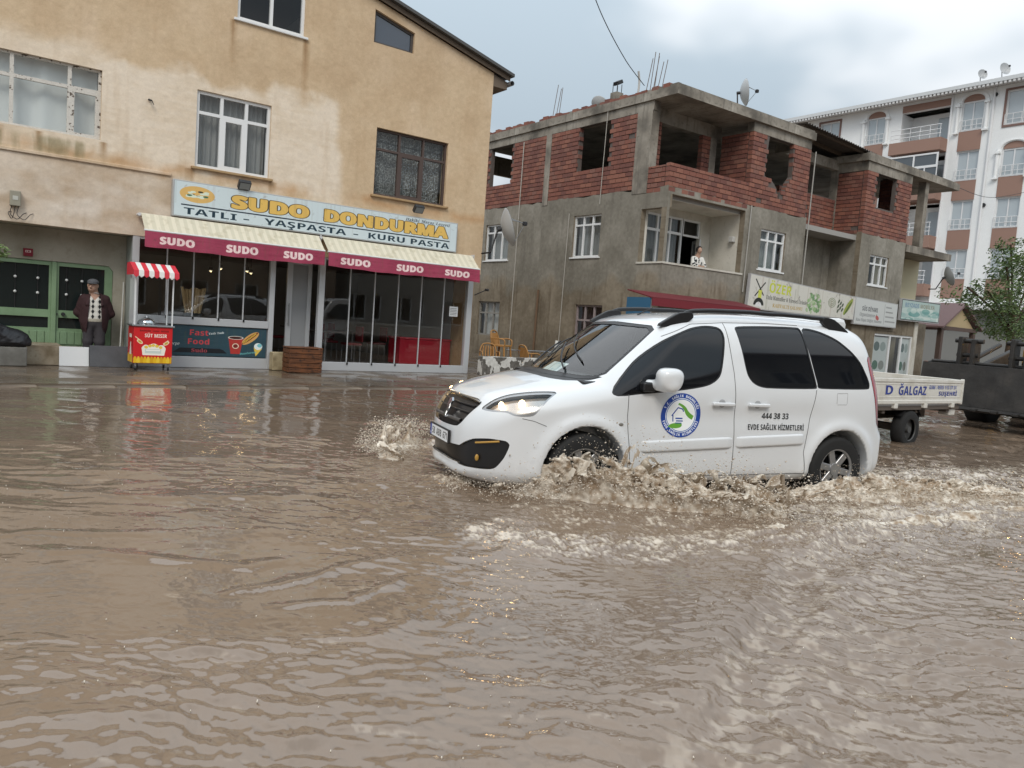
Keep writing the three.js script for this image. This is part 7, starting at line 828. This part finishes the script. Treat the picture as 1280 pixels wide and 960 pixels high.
// ------------------------------------------------------------------ flood water: a fine sheet with waves, wakes, rain rings and foam
const perlin = new ImprovedNoise();
const pn = (x, y, s = 0) => perlin.noise(x, y, s * 7.31 + 0.37);
function polyDist(x, z, P) { let best = 1e9, bt = 0, bs = 0, L = 0; for (let i = 0; i + 1 < P.length; i++) { const [ax, az] = P[i], [bx2, bz] = P[i + 1], dx = bx2 - ax, dz = bz - az, l2 = dx * dx + dz * dz, t = clamp(((x - ax) * dx + (z - az) * dz) / l2), px = x - ax - dx * t, pz = z - az - dz * t, d = Math.hypot(px, pz), l = Math.sqrt(l2); if (d < best) { best = d; bt = L + t * l; bs = Math.sign(dx * pz - dz * px) || 1; } L += l; } return [best, bt, bs, L]; }
const bowLine = [[3.25, -5.75], [3.7, -5.35], [4.3, -4.75], [4.9, -4.15], [5.4, -3.72], [6.2, -3.35], [7.4, -3.0], [9.5, -2.6], [14, -2.1]];
const foamLine = [[2.75, -4.25], [3.2, -3.7], [3.8, -3.35], [4.6, -3.12], [5.6, -3.02], [7, -2.85], [9, -2.5], [12, -2.1]];
const midLine = [[3.3, -4.5], [3.9, -4.0], [4.7, -3.55], [6, -3.2]];
const wakeLine = [[7.5, -4.5], [9, -4.0], [11, -3.5], [15, -2.8]];
const farLine = [[3.4, -6.9], [4.2, -7.2], [6, -7.0], [9, -6.2]];
const vLine = [[6.1, -3.05], [5.0, -2.98], [4.3, -2.78], [3.7, -2.58], [3.2, -2.34], [2.6, -2.0], [1.87, -1.67], [1.3, -1.45]];
const crests = [[[[-0.4, -6.5], [0.29, -6.26], [1.0, -5.75], [1.57, -5.45], [2.3, -5.35]], 0.012, 0.07], [[[0.3, -4.75], [0.57, -4.58], [0.95, -4.2], [1.25, -4.02], [1.6, -4.05]], 0.014, 0.06], [[[0.95, -3.62], [1.3, -3.62], [1.81, -3.80], [2.25, -3.86]], 0.013, 0.05], [[[1.1, -3.4], [1.6, -3.35], [2.1, -3.55]], 0.01, 0.05], [[[2.2, -3.85], [2.5, -3.62], [2.9, -3.66]], 0.012, 0.05], [[[1.35, -2.75], [1.7, -2.95], [1.75, -3.2]], 0.014, 0.05], [[[-0.2, -5.2], [0.5, -5.0], [1.1, -4.75]], 0.008, 0.06]];
const rings = []; { const R = rng(333); for (let i = 0; i < 900; i++) { const a = (R() * 80 - 4) * Math.PI / 180, r = 1.2 + Math.pow(R(), 1.3) * 7.5; rings.push([Math.sin(a) * r, -Math.cos(a) * r, 0.015 + R() * 0.085, 0.4 + R() * 0.6]); } }
const ringGrid = new Map(); for (const q of rings) { const rr = q[2] + 0.04; for (let i = Math.floor((q[0] - rr) * 4); i <= Math.floor((q[0] + rr) * 4); i++) for (let j = Math.floor((q[1] - rr) * 4); j <= Math.floor((q[1] + rr) * 4); j++) { const k = i * 4096 + j; if (!ringGrid.has(k)) ringGrid.set(k, []); ringGrid.get(k).push(q); } }
function waterAt(x, z) { // -> [height, foam plus painted ripple sheen]
  const r = Math.hypot(x, z), calm = sstep(-12.6, -9.5, z) * 0 + 1 - 0.6 * sstep(-9.0, -12.4, z);
  const wx = x + 0.25 * pn(x * 0.8, z * 0.8, 1), wz = z + 0.25 * pn(x * 0.8, z * 0.8, 2);
  // crests run roughly across the view, stretched along the flow
  const c = 0.82, s = 0.57, u = wx * c + wz * s, v = -wx * s + wz * c;
  const u2 = wx * 0.36 + wz * 0.93, v2 = -wx * 0.93 + wz * 0.36;
  let h = 0.014 * pn(u * 0.8, v * 1.5, 3) + 0.0085 * pn(u * 2.2, v * 4.2, 4) + 0.0042 * pn(u * 5.5, v * 10, 5);
  const n6 = pn(u * 12, v * 22, 6); const sky = Math.max(sstep(0.2, 2.4, x + z * 0.25), 0.7 * sstep(4.4, 2.4, r)); // livelier water on the side swept by the wake
  h += (0.0014 + 0.0056 * sky) * n6 * (0.6 + 0.8 * vnoise(x * 1.3, z * 1.3, 5)) + (0.0007 + 0.0016 * sky) * pn(u * 28, v * 46, 7) * sstep(8, 4, r);
  h += sky * (0.0085 * pn(u * 3.1 + 4, v * 7.0, 14) + 0.0062 * pn(u * 6.2, v * 13, 15) + 0.0055 * pn(u2 * 5, v2 * 11, 16) * sstep(-0.3, 0.4, pn(x * 0.7, z * 0.7, 18)) + 0.003 * pn(u2 * 12, v2 * 24, 17));
  const patch = 0.55 + 1.1 * sstep(-0.25, 0.35, pn(u * 0.9 + 3, v * 1.5, 71)); h = 0.014 * pn(u * 0.8, v * 1.5, 3) * 0.6 + h * patch; h *= calm; let foam = 0;
  for (const [P, a, w] of crests) { if (Math.abs(x - P[1][0]) > 2.2 || Math.abs(z - P[1][1]) > 1.6) continue; const [d, t, sd, L] = polyDist(x + 0.06 * pn(x * 5, z * 5, 9), z + 0.06 * pn(x * 5, z * 5, 10), P); const e = sstep(0, 0.25, t) * sstep(0, 0.25, L - t); h += a * e * Math.exp(-((d / w) ** 2)); }
  if (x > 0.4 && x < 7.5 && z > -4.5) { const [d, t, sd, L] = polyDist(x + 0.10 * pn(x * 1.5, z * 1.5, 21) + 0.015 * pn(x * 9, z * 9, 24), z + 0.10 * pn(x * 1.5, z * 1.5, 22) + 0.015 * pn(x * 9, z * 9, 25), vLine); const w = sd > 0 ? 0.42 : 0.11, e = sstep(0, 0.5, t) * sstep(0, 0.7, L - t); if (sd > 0) h *= 1 - 0.6 * e * Math.exp(-(((d - 0.55) / 0.5) ** 2)); else { h += 0.022 * e * Math.exp(-(((d - 0.42) / 0.10) ** 2)); const bd = e * sstep(0, 0.12, d) * sstep(1.15, 0.4, d); h += bd * (0.008 * pn(x * 11, z * 11, 81) + 0.005 * pn(x * 24, z * 24, 82)); foam = Math.max(foam, 0.36 * bd * sstep(0.0, 0.45, pn(x * 9 - z * 4, z * 9 + x * 4, 83) + 0.6 * pn(x * 38, z * 38, 84))); } h += 0.046 * e * Math.exp(-((d / w) ** 2)); foam = Math.max(foam, 0.6 * sstep(2.2, 0.8, t) * e * Math.exp(-((d / 0.035) ** 2)) * sstep(0.0, 0.3, pn(x * 40, z * 40, 23))); }  // pale band on the camera side: sheen of the ripples painted in foam colour
  const jx = x + 0.14 * pn(x * 3, z * 3, 31), jz = z + 0.14 * pn(x * 3, z * 3, 32); let turb = 0; const tl = (P, w0, w1, amp) => { const [d, t, sd, L] = polyDist(jx, jz, P); const w = mix(w0, w1, clamp(t / L)); return amp * Math.exp(-((d / w) ** 2)) * sstep(0, 0.3, t + 0.05) * mix(1, 0.68, clamp(t / L * 1.2)); };
  if (x > 1.5 && z < -0.8 && z > -9) turb = Math.max(tl(bowLine, 0.22, 0.55, 1), tl(foamLine, 0.26, 0.45, 0.75), tl(midLine, 0.42, 0.4, 0.42), tl(wakeLine, 0.55, 0.8, 0.9), tl(farLine, 0.25, 0.5, 0.8));
  if (turb > 0.03) { const n0 = pn(x * 2.6, z * 3.4, 40), n1 = pn(x * 7, z * 8, 41), n2 = pn(x * 17, z * 17, 42), n3 = pn(x * 44, z * 44, 43), rg = 1 - Math.abs(n2) * 2; h += turb * (0.026 + 0.04 * n1 + 0.026 * rg * 0.6 + 0.016 * n3 * sstep(9, 5, r)); foam = Math.max(foam, clamp((turb * 0.75 + 0.55 * n0 + 0.45 * n1 + 0.7 * n2 + 1.0 * n3 - 0.42) * 1.7) * sstep(0.05, 0.3, turb)); }
  // thin foam streaks drifting on the current
  const st = pn(u * 2.4, v * 9, 51) + 0.5 * pn(u * 7, v * 24, 52); foam = Math.max(foam, 0.25 * sstep(0.52, 0.75, st) * sstep(0, 0.2, pn(x * 30, z * 30, 53) + 0.1) * sstep(12, 7, r));
  const g = r < 9.5 ? ringGrid.get(Math.floor(x * 4) * 4096 + Math.floor(z * 4)) : null; if (g) for (const [cx, cz, rr, k] of g) { const d = Math.hypot(x - cx, z - cz); if (d < rr + 0.03) { const q = (d - rr) / 0.011; h += 0.0013 * k * Math.exp(-q * q) * Math.cos(q * 2.2) + (rr < 0.03 ? 0.004 * Math.exp(-((d / 0.01) ** 2)) : 0); } }
  return [h, foam];
}
{
  const NA = 930, NR = 800, r0 = 0.3, r1 = 46, P = new Float32Array(NA * NR * 3), C = new Float32Array(NA * NR * 3), UV = new Float32Array(NA * NR * 2), idx = new Uint32Array((NA - 1) * (NR - 1) * 6);
  const AA = []; for (let i = 0; i < NA; i++) AA.push(i < 70 ? mix(-1.3, -0.14, i / 70) : i < 860 ? mix(-0.14, 1.46, (i - 70) / 790) : mix(1.46, 2.7, (i - 860) / 69));
  const RR = []; { let acc = [0], rr = [r0], q = r0; const dens = (r) => (r < 1.1 ? 0.3 : r > 3 && r < 8.5 ? 1.7 : 1) / r; while (q < r1) { const d = q * 0.002; acc.push(acc[acc.length - 1] + dens(q) * d); q += d; rr.push(Math.min(q, r1)); } let k = 0; for (let j = 0; j < NR; j++) { const t = acc[acc.length - 1] * j / (NR - 1); while (k < acc.length - 2 && acc[k + 1] < t) k++; RR.push(mix(rr[k], rr[k + 1], clamp((t - acc[k]) / (acc[k + 1] - acc[k])))); } }
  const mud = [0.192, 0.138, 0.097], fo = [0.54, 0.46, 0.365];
  for (let j = 0, o = 0; j < NR; j++) for (let i = 0; i < NA; i++, o++) {
    const r = RR[j], a = AA[i], x = Math.sin(a) * r, z = -Math.cos(a) * r; let [h, f] = waterAt(x, z); if (r > 42) h *= (46 - r) / 4;
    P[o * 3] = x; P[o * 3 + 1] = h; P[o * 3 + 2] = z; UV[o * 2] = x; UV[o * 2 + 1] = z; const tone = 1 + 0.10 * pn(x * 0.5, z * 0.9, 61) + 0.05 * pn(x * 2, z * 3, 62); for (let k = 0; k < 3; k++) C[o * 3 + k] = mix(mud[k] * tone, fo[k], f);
  }
  let q = 0; for (let j = 0; j < NR - 1; j++) for (let i = 0; i < NA - 1; i++) { const a = j * NA + i, b = a + 1, c = a + NA, d = c + 1; idx[q++] = a; idx[q++] = b; idx[q++] = c; idx[q++] = b; idx[q++] = d; idx[q++] = c; }
  const g = new THREE.BufferGeometry(); g.setAttribute('position', new THREE.BufferAttribute(P, 3)); g.setAttribute('color', new THREE.BufferAttribute(C, 3)); g.setAttribute('uv', new THREE.BufferAttribute(UV, 2)); g.setIndex(new THREE.BufferAttribute(idx, 1)); g.computeVertexNormals();
  const rip = dtex(512, 512, (u, v) => { const n = (fbm(u * 14, v * 14, 4, 701, 14) * 0.6 + fbm(u * 40, v * 40, 3, 711, 40) * 0.4) * 255; return [n, n, n]; }, { linear: true, rep: [0.8, 0.8] });
  const mat = M(0xffffff, { vertexColors: true, roughness: 0.05, ior: 1.62, bumpMap: rip, bumpScale: 0.002 });
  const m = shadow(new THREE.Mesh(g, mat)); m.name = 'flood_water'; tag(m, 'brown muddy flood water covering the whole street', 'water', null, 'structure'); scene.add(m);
  const far = new THREE.PlaneGeometry(700, 700); far.rotateX(-Math.PI / 2); far.translate(0, -0.055, 0); const fm = part('outer_water', far, M(mud, { roughness: 0.1, ior: 1.58 })); tag(fm, 'muddy water reaching on along the street', 'water', null, 'structure');
}
// ---- splashes thrown up by the wheels
const matSplash = M(0xffffff, { vertexColors: true, roughness: 0.4, ior: 1.34, transmission: 0.15, thickness: 0 });
function dropGeo(list) { // list of [x,y,z,r,stretch,dirx,diry,dirz]
  const base = norm(new THREE.IcosahedronGeometry(1, 0)), bp = base.attributes.position, P = new Float32Array(list.length * bp.count * 3), C = new Float32Array(P.length), NN = new Float32Array(P.length), v = new THREE.Vector3(), q = new THREE.Quaternion(), up = new THREE.Vector3(0, 1, 0), d = new THREE.Vector3(); let o = 0;
  for (const [x, y, z, r, s, dx, dy, dz, tone] of list) { q.setFromUnitVectors(up, d.set(dx, dy, dz).normalize()); const c = mix3([0.42, 0.33, 0.24], [0.80, 0.73, 0.63], tone); for (let i = 0; i < bp.count; i++) { v.fromBufferAttribute(bp, i); v.set(v.x * r, v.y * r * s, v.z * r).applyQuaternion(q); P[o] = x + v.x; P[o + 1] = y + v.y; P[o + 2] = z + v.z; C[o] = c[0]; C[o + 1] = c[1]; C[o + 2] = c[2]; v.normalize(); NN[o] = v.x; NN[o + 1] = v.y; NN[o + 2] = v.z; o += 3; } }
  const g = new THREE.BufferGeometry(); g.setAttribute('position', new THREE.BufferAttribute(P, 3)); g.setAttribute('color', new THREE.BufferAttribute(C, 3)); g.setAttribute('normal', new THREE.BufferAttribute(NN, 3)); g.setAttribute('uv', new THREE.BufferAttribute(new Float32Array(P.length / 3 * 2), 2)); return g;
}
// thin curling sheet of water with a ragged, fingered crest
function sheetGeo(path, hgt, width, seed, nT = 620, nV = 30) {
  const cum = [0]; for (let i = 1; i < path.length; i++) cum.push(cum[i - 1] + Math.hypot(path[i][0] - path[i - 1][0], path[i][1] - path[i - 1][1])); const L = cum[cum.length - 1];
  const cv = new THREE.CatmullRomCurve3(path.map((q) => new THREE.Vector3(q[0], 0, q[1]))), P = new Float32Array(nT * nV * 3), C = new Float32Array(nT * nV * 3), ok = new Uint8Array(nT * nV), I = [], tips = [];
  for (let i = 0; i < nT; i++) {
    const t = i / (nT - 1), o = cv.getPointAt(t), d = cv.getTangentAt(t), ox = -d.z, oz = d.x, x = t * L; const big = pn(x * 3, seed, seed), mid = pn(x * 9, seed + 3, seed), fine = pn(x * 30, seed + 5, seed), spike = Math.pow(clamp(0.5 + pn(x * 14, seed + 9, seed + 1)), 3);
    const H = hgt(t) * (0.72 + 0.4 * big + 0.3 * mid + 0.08 * fine + 0.45 * spike), W = width(t) * (0.8 + 0.6 * big);
    for (let j = 0; j < nV; j++) {
      const v = j / (nV - 1), k = i * nV + j, a = v * 1.95, up = Math.sin(a) * H + 0.0, out = W * Math.pow(v, 1.5) + 0.12 * H * v, n = pn(x * 12 - v * 1.5, v * 4, seed + 11), n2 = pn(x * 30 - v * 3, v * 9, seed + 13);
      const back = v * v * 0.16; P[k * 3] = o.x + ox * (out + (n * 0.05 + n2 * 0.016) * (0.3 + v)) + d.x * back; P[k * 3 + 1] = up * 1.0 + (n * 0.035 + n2 * 0.012) * v - 0.02 * (1 - v); P[k * 3 + 2] = o.z + oz * (out + (n * 0.05 + n2 * 0.016) * (0.3 + v)) + d.z * back;
      const fr = clamp(0.1 + 0.6 * v + 0.9 * n + 0.9 * n2), c = mix3([0.40, 0.30, 0.205], [0.84, 0.77, 0.66], fr); C.set(c, k * 3); ok[k] = pn(x * 20 - v * 3, v * 5 + 3, seed + 17) * 1.3 + pn(x * 44 - v * 5, v * 12, seed + 19) * 0.7 < 0.75 - 1.05 * Math.pow(v, 1.6) ? 1 : 0;
    }
    if (i % 3 === 0) tips.push([t, H, W, o, d, ox, oz]);
  }
  for (let i = 0; i < nT - 1; i++) for (let j = 0; j < nV - 1; j++) { const a = i * nV + j, b = a + 1, c = a + nV, d = c + 1; if (ok[a] && ok[b] && ok[c]) I.push(a, c, b); if (ok[b] && ok[c] && ok[d]) I.push(b, c, d); }
  const g = new THREE.BufferGeometry(); g.setAttribute('position', new THREE.BufferAttribute(P, 3)); g.setAttribute('color', new THREE.BufferAttribute(C, 3)); g.setIndex(I); g.computeVertexNormals(); return [norm(g), tips];
}
function splash(name, label, path, hgt, wid, seed, o = {}) { // curling ragged sheet along a path on the water, hgt(t), wid(t) with t in 0..1
  const xs = path.map((p) => p[0]), zs = path.map((p) => p[1]), pad = 0.32, H = o.maxH ?? 0.5;
  const f = (x, y, z) => {
    const q0 = polyDist(x, z, path); if (q0[0] > 0.45 || y < -0.015 || y > hgt(clamp(q0[1] / q0[3])) * 1.5 + 0.04) return Math.abs(y) + 0.03; const [d, t, sd, L] = polyDist(x + 0.05 * pn(x * 6, z * 6, seed), z + 0.05 * pn(z * 6, x * 6, seed + 1), path), tt = clamp(t / L), hh = hgt(tt) * (o.mound ?? 1), w = wid(tt), lean = (o.lean ?? 0.5) * y * sd, ds = (sd * d) - (o.curl ?? 0.35) * y; // sheet leans away from the wheel as it rises
    const env = hh * Math.exp(-((ds / w) ** 2)) * sstep(-0.001, 0.06, t) * sstep(-0.001, 0.06, L - t);
    if (env < 0.012) return y + 0.03; const n = perlin.noise(t * 6 + y * 5, y * 8, ds * 10 + seed) * 0.62 + perlin.noise(t * 15 + y * 11, y * 17, ds * 24 + seed) * 0.36 + perlin.noise(t * 38 + y * 20, y * 40, ds * 50) * 0.15; const rise = y / Math.max(hh, 0.03);
    return (y - env * (0.78 + 0.62 * n) + 0.028) * 0.5 + Math.max(0, (rise - 0.5)) * Math.max(0, perlin.noise(x * 26, y * 10, z * 26) - 0.02) * 0.10;
  };
  const g = surfaceNets(f, [Math.min(...xs) - pad, -0.045, Math.min(...zs) - pad], [Math.max(...xs) + pad, H, Math.max(...zs) + pad], o.cell ?? 0.014, 1);
  const p = g.attributes.position, C = new Float32Array(p.count * 3); for (let i = 0; i < p.count; i++) { const x = p.getX(i), y = p.getY(i), z = p.getZ(i), n = perlin.noise(x * 34, y * 24, z * 34) * 0.8 + perlin.noise(x * 12, y * 9, z * 12) * 0.6 + 0.35; const c = mix3([0.39, 0.29, 0.198], [0.84, 0.77, 0.66], clamp(n * 1.35 + 0.02)); C.set(c, i * 3); } g.setAttribute('color', new THREE.BufferAttribute(C, 3));
  const th = thing(name, label, 'splash'); tag(part('splash_sheet', g, matSplash, th), null, null, null, 'stuff');
  const R = rng(seed * 97 + 5), L = []; const n = o.drops ?? 1500; let tot = 0; const seg = path.slice(1).map((q, i) => { const l = Math.hypot(q[0] - path[i][0], q[1] - path[i][1]); tot += l; return l; });
  for (let i = 0; i < n; i++) { let t = R() * tot, k = 0; while (t > seg[k] && k < seg.length - 1) { t -= seg[k]; k++; } const a = path[k], b = path[k + 1], u = t / seg[k], px = mix(a[0], b[0], u), pz = mix(a[1], b[1], u), dx = (b[0] - a[0]) / seg[k], dz = (b[1] - a[1]) / seg[k], tt = clamp((seg.slice(0, k).reduce((m, q) => m + q, 0) + t) / tot), hh = hgt(tt); const spread = (R() + R() + R() - 1.5) * (o.spread ?? 0.35) + (o.side ?? 0.12), y = hh * (0.15 + 1.25 * Math.pow(R(), 1.6)) * Math.max(0.25, 1 - Math.abs(spread - 0.1) * 1.3); const r = 0.0016 + 0.0055 * Math.pow(R(), 5); L.push([px - dz * spread * 1 + (R() - 0.5) * 0.1, y + 0.01, pz + dx * spread + (R() - 0.5) * 0.1, r, 1 + R() * 1.2, dx * 0.6 - dz * 0.5 + (R() - 0.5), 0.5 + R() - 0.5, dz * 0.6 + dx * 0.5 + (R() - 0.5), R()]); }
  if (o.sheets) for (const [shift, hk, wk, sd2] of o.sheets) {
    const p2 = path.map(([x, z], i) => { const a = path[Math.max(0, i - 1)], b = path[Math.min(path.length - 1, i + 1)], l = Math.hypot(b[0] - a[0], b[1] - a[1]); return [x - (b[1] - a[1]) / l * shift, z + (b[0] - a[0]) / l * shift]; });
    const [sg, tips] = sheetGeo(p2, (t) => hgt(t) * hk, (t) => wid(t) * wk, seed + sd2); tag(part('water_sheet', sg, matSplash, th), null, null, null, 'stuff');
    for (const [t, H, W, q, d, ox, oz] of tips) for (let k = 0; k < 9; k++) { const u = R(), v = R(), up = H * (0.75 + 0.75 * u * (1 - 0.5 * v)), out = W * (0.7 + 1.6 * v) + 0.1 * H; L.push([q.x + ox * out + d.x * (0.1 + 0.3 * R()), up * 0.95, q.z + oz * out + d.z * (0.1 + 0.3 * R()), 0.0016 + 0.006 * Math.pow(R(), 4), 1 + R() * 1.6, ox + d.x, 1 - 1.6 * v, oz + d.z, 0.3 + 0.7 * R()]); }
  }
  tag(part('droplets', dropGeo(L), matSplash, th), null, null, null, 'stuff');
}
splash('water_splash', 'tall brown splash thrown out beside the front wheel of the van', [[3.62, -5.12], [3.99, -4.76], [4.37, -4.42], [4.80, -4.04], [5.22, -3.68], [5.42, -3.52]], (t) => 0.17 + 0.37 * sstep(0, 0.25, t) * (1 - 0.40 * sstep(0.4, 0.75, t)) * (1 - 0.75 * sstep(0.86, 1, t)), (t) => 0.08 + 0.05 * t, 3, { drops: 4500, curl: 0.5, maxH: 0.62, spread: 0.5, side: 0.16, mound: 0.85, sheets: [[-0.05, 0.8, 1.6, 1], [0.06, 0.55, 2.4, 5]] });
splash('water_splash', 'broad frothy wave churned up beside the rear wheel of the van', [[6.1, -4.05], [6.7, -3.78], [7.3, -3.55], [8.0, -3.32], [8.8, -3.1]], (t) => 0.10 + 0.20 * sstep(0, 0.25, t) * (1 - 0.7 * sstep(0.4, 1, t)), (t) => 0.14 + 0.12 * t, 7, { drops: 4200, curl: 0.3, maxH: 0.4, spread: 0.6, side: 0.1, mound: 0.9, sheets: [[0.05, 0.6, 1.2, 4]] });
splash('water_splash', 'pale splash fanning out ahead of the far front wheel', [[3.55, -6.45], [3.45, -6.62], [3.62, -6.95], [4.1, -7.15]], (t) => 0.10 + 0.18 * Math.sin(Math.PI * clamp(t)), (t) => 0.12, 11, { drops: 2200, maxH: 0.4, spread: 0.28, side: 0.0, mound: 0.5, sheets: [[0, 0.9, -1.2, 2]] });
splash('water_splash', 'low ragged foam ridge in the wake beside the van', [[4.5, -3.3], [5.2, -3.12], [6.2, -3.0], [7.4, -2.86], [8.6, -2.66]], (t) => 0.06 + 0.05 * Math.sin(t * 17) ** 2, (t) => 0.09, 15, { drops: 3000, maxH: 0.2, spread: 0.7, cell: 0.016 });
splash('water_splash', 'spray of drops kicked up under the front bumper of the van', [[3.5, -5.5], [3.8, -5.14], [4.2, -4.84]], (t) => 0.12 + 0.14 * t, (t) => 0.06, 19, { drops: 4200, maxH: 0.3, spread: 0.5, side: 0.05, mound: 0.5, sheets: [[0, 0.8, 1.6, 3]] });
{ // small drops bouncing where rain hits the water
  const R = rng(808), L = []; for (let i = 0; i < 700; i++) { const a = (R() * 76 - 2) * Math.PI / 180, r = 2.2 + Math.pow(R(), 0.8) * 10, x = Math.sin(a) * r, z = -Math.cos(a) * r; if (z < -12.4) continue; const h = waterAt(x, z)[0]; L.push([x, h + 0.004 + R() * 0.03, z, 0.0014 + R() * 0.002, 1 + R() * 2, (R() - 0.5) * 0.4, 1, (R() - 0.5) * 0.4, 0.5 + R() * 0.5]); }
  solo('rain_drops', dropGeo(L), matSplash, 'rain drops bouncing off the flooded street', 'rain drops', null, 'stuff');
}
renderer.render(scene, camera);
